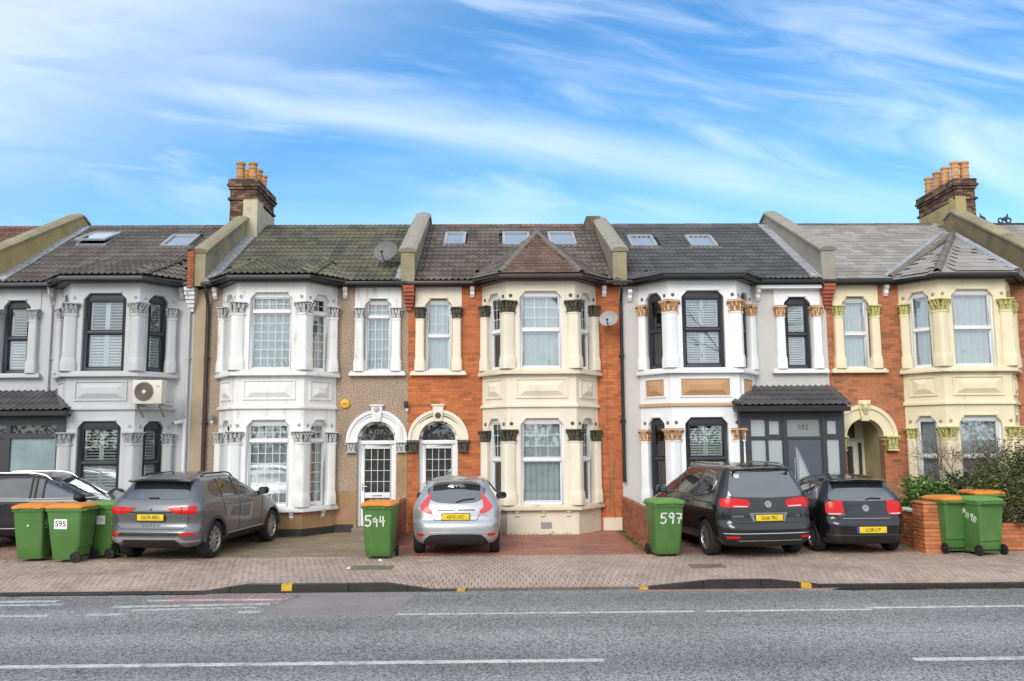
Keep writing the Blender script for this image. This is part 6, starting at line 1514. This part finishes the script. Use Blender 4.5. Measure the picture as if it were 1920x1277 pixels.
# --- grey SUV
def suv():
    rows = [(.24,.24,4.1,.70,.25,.5),(.30,.10,4.28,.83,.28,.5),(.40,.02,4.36,.885,.30,.6),(.50,.0,4.38,.905,.32,.6),(.575,.0,4.38,.91,.32,.6),(.60,.07,4.37,.912,.28,.6),(.68,.095,4.34,.915,.26,.6),(.74,.105,4.32,.915,.26,.6),(.86,.06,4.15,.918,.24,.6),(.93,.05,4.0,.915,.24,.6),
        (1.03,.085,3.65,.905,.24,.6),(1.09,.12,3.3,.885,.24,.5),(1.13,.15,3.1,.86,.24,.4),(1.26,.25,2.75,.79,.22,.3),(1.40,.37,2.40,.705,.2,.3),(1.47,.42,2.2,.66,.18,.3),(1.495,.38,2.15,.635,.18,.3),(1.53,.42,2.05,.59,.2,.3),(1.57,.70,1.9,.48,.22,.3),(1.595,1.0,1.7,.32,.2,.25),(1.605,1.2,1.55,.15,.1,.1)]
    P = paint('graphite_paint', (.165,.170,.178), .5, .3)
    c = Car('grey_suv', 'metallic grey SUV with black roof rails parked before the pebbledashed house', (-6.46, 16.00, 0), R(-8.5), rows, P, (.83, 3.46), .35, .235, 4.38, arch_pad=.05)
    c.wheels(5, rim=M('two_tone_alloy', (.50,.48,.46), .3, .05, 4, metal=.7), double=True)
    c.panel('rear_window', 'rear', [(-.50,1.455),(0,1.47),(.50,1.455),(.58,1.40),(.67,1.18),(.66,1.14),(0,1.125),(-.66,1.14),(-.67,1.18),(-.58,1.40)], car_glass, .006)
    c.panel('tail_light', 24, [(.30,.985),(.62,1.005),(.80,1.02),(.845,1.0),(.83,.89),(.70,.875),(.50,.885),(.40,.92)], red_lamp, .012, .04, 0, True)
    c.panel('lamp_divider', 24, [(.565,.995),(.58,.996),(.58,.88),(.565,.88)], car_black, .015, .04, 0, True)
    c.line('tail_crease', 'rear', [(-.42,.905),(.42,.905)], .007, under, .0)
    c.plate('OG74 XRU', 0, .815); c.label('C  U  P  R  A', 0, .665, .05, car_black, 1.25); c.label('M', -.0, .955, .06, car_black)
    c.line('tailgate_seam', 'rear', [(-.72,.88),(-.68,.66),(-.60,.605),(.60,.605),(.68,.66),(.72,.88)], .006, under, -.002)
    sv = M('satin_silver', (.42,.41,.41), .4, .05, 4, metal=.5)
    c.panel('bumper_insert', 'rear', [(-.78,.545),(.55,.545),(.60,.50),(.52,.485),(-.78,.485)], car_black, .005, .08, 0)
    c.panel('reflector', 'rear', [(.56,.545),(.80,.535),(.83,.515),(.78,.49),(.62,.49)], red_lamp, .012, .04, 0, True)
    c.panel('skid_plate', 'rear', [(-.84,.455),(.58,.455),(.66,.40),(.86,.40),(.84,.37),(.60,.355),(.50,.42),(-.50,.42),(-.60,.355),(-.84,.37)], sv, .012, .06, 0)
    c.panel('lower_bumper', 'rear', [(-.50,.41),(.50,.41),(.60,.27),(-.60,.27)], car_black, .006, .08, 0)
    side = [(.78,1.19),(.70,1.30),(.86,1.42),(1.4,1.485),(1.95,1.47),(2.45,1.33),(2.95,1.13),(1.7,1.125),(1.05,1.14)]
    c.panel('side_window', 'right', side, car_glass, .006, .08, 1, True)
    for y, t in ((1.10, .016), (1.72, .022)): c.line('window_pillar', 'right', [(y,1.13),(y+.06,1.47)], t, car_black, .004, mirror=True)
    c.line('door_seam', 'right', [(1.22,.75),(1.12,.95),(1.10,1.12)], .005, under, -.001, mirror=True); c.line('door_seam', 'right', [(1.80,.40),(1.80,1.12)], .005, under, -.001, mirror=True); c.line('door_seam', 'right', [(2.85,.42),(2.92,1.10)], .005, under, -.001, mirror=True)
    for y in (1.42, 2.3): c.line('door_handle', 'right', [(y-.1,.985),(y+.1,.985)], .014, P, .020, mirror=True)
    c.panel('sill_trim', 'right', [(1.3,.40),(3.0,.40),(2.98,.30),(1.32,.30)], car_black, .006, .1, 0, True); c.line('sill_strip', 'right', [(1.3,.41),(3.0,.43)], .010, sv, .006, mirror=True)
    for y in c.axles:
        for sx in (-1, 1):
            b = MB(); n = 18; r0, r1 = .392, .45; xx = c.hwm
            for i in range(n):
                t0, t1 = math.pi*i/n, math.pi*(i+1)/n
                q = lambda r, t, dx: (sx*(xx+dx-.03*(1 if y > 2 else 0)*1.2), y+r*math.cos(t), .35+r*math.sin(t))
                b.hexa([q(r0,t0,-.05),q(r1,t0,-.05),q(r1,t1,-.05),q(r0,t1,-.05),q(r0,t0,.008),q(r1,t0,.004),q(r1,t1,.004),q(r0,t1,.008)])
            b.build('wheel_arch', M('grey_arch', (.05,.05,.05), .5, .05, 4), c.T, smooth=True)
    c.rails(.58, .75, 2.1, 1.5, car_black, .016); c.mirror_(2.78, 1.15, .85, car_black, 1.05); c.antenna(.0, .80, whip=0)
    c.wiper([(-.10,1.155),(.10,1.155)])
    c.spoiler([(-.62,.30,1.485,.28),(-.3,.26,1.51,.28),(0,.25,1.515,.28),(.3,.26,1.51,.28),(.62,.30,1.485,.28)], .035)
    b = MB(); b.hexa([(-.56,.31,1.44),(.56,.31,1.44),(.56,.42,1.46),(-.56,.42,1.46),(-.60,.29,1.455),(.60,.29,1.455),(.6,.45,1.475),(-.6,.45,1.475)]); b.build('spoiler_underside', car_black, c.T)
suv()

# --- dark estate parked side on at the far left
def estate():
    rows = [(.24,.24,4.3,.70,.25,.5),(.30,.10,4.50,.82,.28,.5),(.42,.02,4.58,.875,.30,.6),(.55,.0,4.60,.895,.32,.6),(.70,.04,4.58,.90,.30,.6),(.85,.06,4.45,.905,.26,.6),(.95,.08,4.2,.90,.24,.6),(1.01,.10,3.75,.885,.24,.5),(1.05,.13,3.45,.86,.24,.4),
        (1.18,.20,3.05,.79,.22,.3),(1.32,.32,2.7,.71,.2,.3),(1.43,.42,2.4,.645,.18,.3),(1.47,.42,2.25,.62,.18,.3),(1.50,.5,2.1,.58,.2,.3),(1.54,.75,1.95,.45,.22,.3),(1.56,1.0,1.75,.30,.2,.25),(1.565,1.2,1.6,.15,.1,.1)]
    P = paint('dark_estate_paint', (.022,.022,.025), .4, .3)
    c = Car('dark_estate_car', 'dark grey estate car with silver roof rail parked side on behind the bins', (-11.87, 19.12, 0), R(-90), rows, P, (.92, 3.70), .335, .225, 4.60)
    c.wheels(5)
    side = [(.62,1.10),(.66,1.24),(.9,1.38),(1.5,1.445),(2.1,1.44),(2.65,1.32),(3.30,1.06),(2.0,1.03),(1.0,1.04)]
    c.panel('side_window', 'right', side, M('tinted_side_window', (.10,.10,.10), .08, .2, 2, coat=1), .004, .08, 1, True)
    c.panel('front_window', 'right', [(2.30,1.045),(2.22,1.40),(2.62,1.30),(3.12,1.08),(3.0,1.055)], car_glass, .007, .08, 0, True)
    c.line('window_trim', 'right', [(.6,1.035),(2.0,1.02),(3.35,1.04)], .015, chrome, .006, mirror=True)
    for y in (1.05, 1.95, 2.05, 2.22): c.line('window_pillar', 'right', [(y+.06,1.04),(y,1.44)], .022, car_black, .006, mirror=True)
    c.line('door_seam', 'right', [(2.12,.38),(2.12,1.02)], .005, under, -.001, mirror=True); c.line('door_seam', 'right', [(3.28,.4),(3.32,1.02)], .005, under, -.001, mirror=True)
    for y in (1.45, 2.5): c.line('door_handle', 'right', [(y-.1,.92),(y+.1,.92)], .014, P, .020, mirror=True)
    c.line('crease', 'right', [(.5,.96),(3.4,.95)], .006, under, -.002, mirror=True); c.line('sill_strip', 'right', [(1.3,.42),(3.2,.42)], .010, chrome, .006, mirror=True)
    c.panel('windscreen', 'front', [(-.50,1.42),(.50,1.42),(.70,1.09),(-.70,1.09)], car_glass, .006, .08, 1)
    c.panel('rear_window', 'rear', [(-.5,1.41),(.5,1.41),(.64,1.12),(-.64,1.12)], car_glass, .006, .08, 1)
    c.panel('tail_light', 24, [(.35,1.0),(.8,1.02),(.82,.9),(.4,.9)], red_lamp, .012, .05, 0, True); c.panel('headlight', 'front', [(.42,.80),(.72,.84),(.74,.74),(.5,.70)], white_lamp, .01, .05, 1, True)
    c.rails(.56, .70, 2.3, 1.5, M('silver_rail', (.62,.62,.62), .3, .05, 4, metal=.7), .022); c.mirror_(2.98, 1.06, .84, car_black, 1.05)
estate()

# ------------------------------------------------------------------ fittings on the houses
def fittings():
    # air conditioner on the grey bay
    beige = M('beige_casing', (.66,.62,.53), .5, .05, 3, dirt=(.4,.36,.28), dirt_amt=.4, dirt_sc=4, dirt_lo=.55)
    T = thing('air_conditioner', 'beige air conditioner with round fan hung on the grey bay', 'air conditioner', (-8.15, 20.0, 3.06))
    y0, y1 = 19.83, 20.16; x0, x1, z0, z1 = -8.50, -7.83, 3.07, 3.62
    b = MB(); b.box(x0, x1, y0, y1, z0, z1); b.build('casing', beige, T, bevel=.015)
    cx, cz = -8.235, 3.35; F = Fr((0, y0, 0), (1, 0, 0))
    b = MB(); b.lathe((cx, y0+.004, cz), [(.245, 0), (.245, .012), (.225, .012), (.22, .004)], 30, -Yv, cap=False); b.build('fan_ring', beige, T, smooth=True)
    b = MB(); b.lathe((cx, y0+.002, cz), [(.222, 0), (.222, .003)], 30, -Yv); FN = b.build('fan_recess', M('fan_dark', (.10,.085,.065), .7, .1, 5), T)
    for r in (.07, .10, .13, .16, .19, .212):
        b = MB(); b.tube([(cx+r*math.cos(2*math.pi*i/24), y0-.010, cz+r*math.sin(2*math.pi*i/24)) for i in range(25)], .0045, 5); b.build('grille_ring', M('grille', (.28,.25,.20), .6, .1, 5), FN)
    b = MB(); b.lathe((cx, y0, cz), [(.045, 0), (.045, .015), (.03, .022)], 16, -Yv); b.build('fan_hub', beige, FN, smooth=True)
    for x in (-8.42, -7.93):
        b = MB(); b.box(x-.02, x+.02, y0+.02, 20.75, z0-.045, z0-.005); b.hexa([(x-.02,20.3,z0-.3),(x+.02,20.3,z0-.3),(x+.02,20.34,z0-.3),(x-.02,20.34,z0-.3),(x-.02,19.95,z0-.045),(x+.02,19.95,z0-.045),(x+.02,20.0,z0-.045),(x-.02,20.0,z0-.045)]); b.build('bracket', M('bracket_grey', (.3,.3,.28), .5, .1, 4), T)
    for z in (3.5, 3.35, 3.2):
        b = MB(); b.tube([(x0+.02, y0+.2, z), (x0-.07, y0+.22, z), (x0-.09, y0+.33, z-.1)], .012, 6); b.build('pipe', black_plastic, T)
    text('MIDEA', .04, M('badge_grey', (.25,.24,.22), .5, .05, 3), 'badge', T, basis(X, Z, -Yv, (-7.92, y0-.003, 3.48)-ORG[T.name] if False else Vector((-7.92, y0-.003, 3.48)))) if False else None
    b = MB(); b.fbox(F, -7.96, -7.88, 3.47, 3.49, 0, .004); b.build('badge', M('badge_grey', (.25,.24,.22), .5, .05, 3), T)
    # satellite dishes
    def dish(label, loc, face, r, col, arm=True, pole=None):
        T = thing('satellite_dish', label, 'satellite dish', loc); L = Vector(loc); f = Vector(face).normalized(); up = (Z-f*f.z).normalized(); sd = up.cross(f)
        m = M('dish_'+str(int(col*100)), (col, col*.97, col*.96), .6, .08, 4, dirt=(col*.6,)*3, dirt_amt=.5, dirt_sc=5, dirt_lo=.55)
        b = MB(); n = 28; vs = []
        for off in (0, -.006):
            for j in range(6):
                q = r*j/5 if j else .001
                for i in range(n): a = 2*math.pi*i/n; vs.append(L+sd*q*math.cos(a)*1.08+up*q*math.sin(a)*.95+f*(off-.10*r+ .30*r*(j/5)**2))
        fs = [(j*n+i, j*n+(i+1) % n, (j+1)*n+(i+1) % n, (j+1)*n+i) for j in range(5) for i in range(n)]
        k = 6*n; fs += [(k+(j+1)*n+i, k+(j+1)*n+(i+1) % n, k+j*n+(i+1) % n, k+j*n+i) for j in range(5) for i in range(n)]+[(5*n+i, 5*n+(i+1) % n, k+5*n+(i+1) % n, k+5*n+i) for i in range(n)]
        b.add(vs, fs); b.build('reflector', m, T, smooth=True)
        b = MB(); tip = L+f*r*1.0-up*r*.55; b.tube([L-up*r*.92, L-up*r*.9+f*.12, tip], .013, 6); b.build('feed_arm', car_black, T)
        b = MB(); b.lathe(tip, [(.028, 0), (.03, .05), (.02, .1)], 10, (L-tip)); b.build('receiver', car_black, T)
        b = MB(); b.tube([L-f*.05, L-f*.14, Vector(pole)], .018, 8); b.build('mount', M('galvanised', (.35,.35,.36), .5, .1, 4, metal=.5), T)
    dish('dark grey satellite dish standing on the mossy roof of the pebbledashed house', (-2.90, 21.45, 6.98), (-.25, -1, .35), .30, .16, pole=(-2.88, 21.75, main_z(21.75)-.05))
    dish('pale grey satellite dish on orange brick wall beside the black drainpipe', (2.66, 20.62, 5.10), (-.35, -1, .35), .215, .36, pole=(2.72, 21.0, 4.98))
    # alarm box, lamps, camera
    T = thing('alarm_box', 'round yellow alarm box on brown pebbledash between bay and door', 'alarm', (-3.80, 20.98, 3.09))
    b = MB(); b.lathe((-3.80, 21.02, 3.09), [(.115, 0), (.122, .02), (.122, .06), (.105, .085), (.02, .09)], 8, -Yv); b.build('casing', M('alarm_yellow', (.78,.42,.02), .4, .04, 4), T, bevel=.006)
    text('ADT', .06, ink, 'lettering', T, basis(X, Z, -Yv, Vector((-3.80, 20.925, 3.085))))
    for lab, x, z in (('small black floodlight above the join of the two arched doors', -2.30, 2.98), ('small grey floodlight beside the brown drainpipe at left of the white bay', -7.02, 2.72)):
        T = thing('wall_light', lab, 'light', (x, 20.98, z)); b = MB(); b.box(x-.05, x+.05, 20.82, 20.88, z, z+.16); b.build('lamp_head', car_black if x > -5 else M('lamp_grey', (.2,.2,.21), .4, .1, 4), T, bevel=.01)
        b = MB(); b.tube([(x, 21.0, z+.02), (x, 20.9, z+.03)], .018, 8); b.build('arm', car_black, T); b = MB(); b.lathe((x+.02, 20.88, z-.10), [(.008, 0), (.035, .03), (.038, .07), (.01, .09)], 10); b.build('sensor', frame_white, T, smooth=True)
    T = thing('security_camera', 'white bullet camera beside the white downpipe on grey wall', 'camera', (-7.72, 20.98, 2.68))
    b = MB(); b.cyl((-7.74, 20.93, 2.68), (-7.90, 20.78, 2.64), .045, 14); b.build('housing', frame_white, T, smooth=True); b = MB(); b.lathe((-7.90, 20.78, 2.64), [(.04, 0), (.036, .006)], 14, (-.16, -.15, -.04)); b.build('lens', car_black, T); b = MB(); b.cyl((-7.71, 21.0, 2.72), (-7.74, 20.92, 2.69), .025, 10); b.build('bracket', frame_white, T)
fittings()
def pigeon(label, x, y, z, rz):
    T = thing('pigeon', label, 'bird', (x, y, z), rz, None, local=True); m = M('pigeon_feathers', (.05,.05,.058), .8, .3, 20)
    b = MB(); pr = [(-.16,.03,.012),(-.10,.035,.02),(-.04,.06,.05),(.03,.09,.066),(.08,.125,.055),(.10,.165,.034),(.105,.20,.030),(.115,.225,.026),(.14,.222,.008),(.155,.215,.002)]
    b.tube([(p[0], 0, p[1]+.02) for p in pr], [p[2] for p in pr], 10, 0); b.build('body', m, T, smooth=True)
    for s in (-1, 1): l = MB(); l.cyl((.03, s*.02, -.01), (.03, s*.02, .06), .005, 5); l.build('leg', M('pink_leg', (.3,.12,.1), .7, .1, 9), T)
pigeon('dark pigeon on the looped ridge, nearer the right chimney', 14.62, 25.0, main_z(25)+.09, R(200)); pigeon('dark pigeon on the looped ridge, nearer the right edge', 15.27, 25.0, main_z(25)+.09, R(20))

# ------------------------------------------------------------------ plants
def leafmat(name, col, tip): 
    return M(name, col, .5, .35, 3, facerand=.5, tint=tip)
def leaves(mb, pts, size, rn, long=2.0, droop=.3):
    for p in pts:
        d = Vector((rn.gauss(0, 1), rn.gauss(0, 1), rn.gauss(.3, .7))).normalized(); s = d.cross(Vector((rn.gauss(0, 1), rn.gauss(0, 1), rn.gauss(0, 1)))).normalized(); n = d.cross(s)
        k = size*rn.uniform(.6, 1.3); w = k/long; a = p; 
        mb.add([a, a+d*k*.45+s*w*.5+n*k*.06, a+d*k-Z*k*droop*.4, a+d*k*.45-s*w*.5+n*k*.06, a+d*k*.5-n*k*.02], [(0,1,4),(1,2,4),(2,3,4),(3,0,4)], 0, rn.random())
def shrub(name, label, cat, c, rad, n, size, mat, stem, seed, clumps=14, long=2.0, shell=.72, group=None, clear=None):
    rn = random.Random(seed); T = thing(name, label, cat, (c[0], c[1], 0), 0, group); C_ = Vector(c); pts = []
    cl = []
    for _ in range(clumps):
        while True:
            v = Vector((rn.uniform(-1, 1), rn.uniform(-1, 1), rn.uniform(-1, 1)))
            if .25 < v.length < .92: break
        cl.append((v, rn.uniform(.28, .5)))
    while len(pts) < n:
        v, r = rn.choice(cl); d = Vector((rn.gauss(0, 1), rn.gauss(0, 1), rn.gauss(0, 1))).normalized()*r*rn.uniform(shell, 1.05)
        q = v+d; p = C_+Vector((q.x*rad[0], q.y*rad[1], q.z*rad[2]))
        if p.z < .04: continue
        if clear and not clear(p): continue
        pts.append(p)
    b = MB(); leaves(b, pts, size, rn, long); b.build('foliage', mat, T, kind='stuff')
    for v, r in cl[:8]:
        e = C_+Vector((v.x*rad[0]*.8, v.y*rad[1]*.8, v.z*rad[2]*.8)); s = Vector((c[0]+rn.uniform(-.08, .08), c[1]+rn.uniform(-.08, .08), 0)); m_ = (s+e)/2+Vector((rn.uniform(-.08,.08), rn.uniform(-.08,.08), .05))
        t = MB(); t.tube([s, m_, e], [.018, .013, .006], 6); t.build('stem', stem, T, smooth=True)
    return T
bark = M('grey_brown_bark', (.09,.065,.05), .9, .3, 8)
shrub('laurel_bush', 'bright green leafy laurel behind the low wall with pale coping', 'bush', (9.05, 18.5, .83), (.58, .5, .42), 1900, .10, leafmat('bright_laurel', (.075,.15,.025), (.16,.25,.05)), bark, 3)
shrub('laurel_bush', 'darker green laurel behind the bins, right of the bright one', 'bush', (9.95, 18.6, .95), (.72, .55, .46), 2000, .09, leafmat('dark_laurel', (.035,.075,.02), (.09,.14,.045)), bark, 5)
shrub('hedge_bush', 'large olive green hedge overhanging the front wall at the right edge', 'hedge', (11.0, 17.5, .98), (1.32, .80, 1.02), 26000, .062, leafmat('olive_hedge', (.065,.088,.022), (.14,.14,.045)), bark, 8, clumps=60, shell=.5)
shrub('hedge_bush', 'rounder lower spill of hedge hanging over the wall in front of the big hedge', 'hedge', (10.62, 16.78, .55), (.82, .42, .52), 8500, .06, leafmat('brown_hedge', (.066,.064,.022), (.13,.105,.045)), bark, 9, clumps=16, shell=.5)
def bare_shrub(name, label, cat, base, h, spread, seed, depth, m, r0=.02, kids=3, leafy=0, lean=0):
    rn = random.Random(seed); T = thing(name, label, cat, (base[0], base[1], 0)); tw = MB(); tips = []
    def grow(p, d, L, r, k, mb):
        pts = [p]; n = 4; rs = [r]
        for i in range(n):
            d = (d+Vector((rn.gauss(0, .16), rn.gauss(0, .16), rn.gauss(.03, .12)))).normalized(); p = p+d*L/n; pts.append(p); rs.append(r*(1-.5*(i+1)/n))
        mb.tube(pts, rs, 5 if k > 1 else 4)
        if k == 0: tips.append(p); return
        for j in range(kids+(1 if rn.random() < .4 else 0)):
            a = pts[rn.randint(2, n)]; dd = (d+Vector((rn.gauss(0, spread), rn.gauss(0, spread), rn.gauss(.1, spread*.7)))).normalized(); grow(a, dd, L*rn.uniform(.6, .85), r*.55, k-1, tw)
    for i in range(3 if h < 4 else 1):
        st = MB(); a = rn.uniform(0, 6.28); d = Vector((math.cos(a)*.25+lean, math.sin(a)*.2, 1)).normalized() if h < 4 else Vector((lean, 0, 1)).normalized()
        grow(Vector(base)+Vector((rn.uniform(-.1, .1), rn.uniform(-.1, .1), 0)) if h < 4 else Vector(base), d, h*.42, r0, depth, st); st.build('trunk' if h > 4 else 'stem', m, T, smooth=True)
    tw.build('twigs', m, T, kind='stuff')
    if leafy:
        b = MB(); leaves(b, [t+Vector((rn.gauss(0,.05), rn.gauss(0,.05), rn.gauss(0,.05))) for t in tips for _ in range(leafy)], .045, rn); b.build('dead_leaves', leafmat('dead_leaf', (.12,.065,.04), (.20,.12,.08)), T, kind='stuff')
bare_shrub('bare_shrub', 'leafless brown twiggy shrub before the buttery bay window', 'shrub', (10.75, 19.3, 0), 2.1, .45, 4, 4, M('brown_twig', (.10,.055,.038), .9, .3, 8), .024, 4, 3)
bare_shrub('bare_shrub', 'thin bare rose stems against brick between arch and buttery bay', 'shrub', (9.75, 20.3, 0), 1.5, .35, 12, 2, MATS['brown_twig'], .012, 2, 0, -.05)
rn = random.Random(4); b = MB(); leaves(b, [Vector((-7.45+rn.gauss(0,.13), 16.95+rn.gauss(0,.1), .03+abs(rn.gauss(0,.05)))) for _ in range(90)], .08, rn); tag(b.build('weed', leafmat('weed_leaf', (.12,.17,.03), (.26,.28,.08))), 'pale green weed growing at the foot of the brick pier', 'plant')
def litter(label, x, y, s, col):
    b = MB(); rn = random.Random(int(x*100)); n = 9; vs = [Vector((x+s*rn.uniform(.6, 1)*math.cos(6.28*i/n), y+s*.8*rn.uniform(.6, 1)*math.sin(6.28*i/n), .006+rn.uniform(0, .012))) for i in range(n)]
    b.add(vs+[Vector((x, y, .045))], [(i, (i+1) % n, n) for i in range(n)]+[tuple(range(n-1, -1, -1))]); tag(b.build('litter', col), label, 'litter')
scrap = M('paper_scrap', (.72,.72,.66), .7, .1, 9); tan_leaf = M('fallen_leaf', (.36,.25,.12), .8, .2, 9)
litter('crumpled white scrap at the foot of the bin painted 594', -2.22, 16.02, .06, scrap); litter('white scrap on the pavement by the mossy cover', -2.62, 15.05, .05, scrap)
litter('tan fallen leaf on the pavement before the scrawled bin', 8.35, 15.75, .05, tan_leaf)

# ------------------------------------------------------------------ across the road (seen only as reflections)
for i, (x, y, sd) in enumerate(((-6.5, -7.5, 21), (1.8, -8.5, 23), (9.5, -7.0, 25))):
    bare_shrub('bare_street_tree', 'leafless street tree across the road from the '+('grey rendered house', 'orange brick house', 'slate roofed house')[i], 'tree', (x, y, -.3), 13.5, .5, sd, 4, bark, .22, 3, 0, (-.12, .1, -.05)[i])
for o in [o for o in scn.objects if o.name.startswith('bare_street_tree')]: o['group'] = 'leafless trees on the near side of the road'
rn = random.Random(77); b = MB(); leaves(b, [Vector((rn.uniform(-60, 60), -20+rn.gauss(0, 1.2), abs(rn.gauss(0, 1))*2.3-.2)) for _ in range(26000)], .42, rn)
b.build('far_greenery', leafmat('far_leaf', (.035,.045,.022), (.07,.065,.035)), kind='stuff')

rn = random.Random(5); b = MB()
for (xa, ya, xb, yb, n) in ((2.84, 20.5, 2.80, 17.0, 500), (-2.40, 20.8, -2.40, 18.0, 120), (8.22, 20.0, 8.05, 16.6, 160), (-.3, 20.25, 1.7, 20.05, 90), (-6.6, 20.1, -4.3, 20.1, 90)):
    leaves(b, [Vector((xa+(xb-xa)*t+rn.gauss(0, .05), ya+(yb-ya)*t+rn.gauss(0, .05), .012+abs(rn.gauss(0, .012)))) for t in [rn.random()**1.3 for _ in range(n)]], .045, rn)
b.build('ground_moss', leafmat('moss_leaf', (.085,.10,.025), (.15,.15,.05)), kind='stuff')
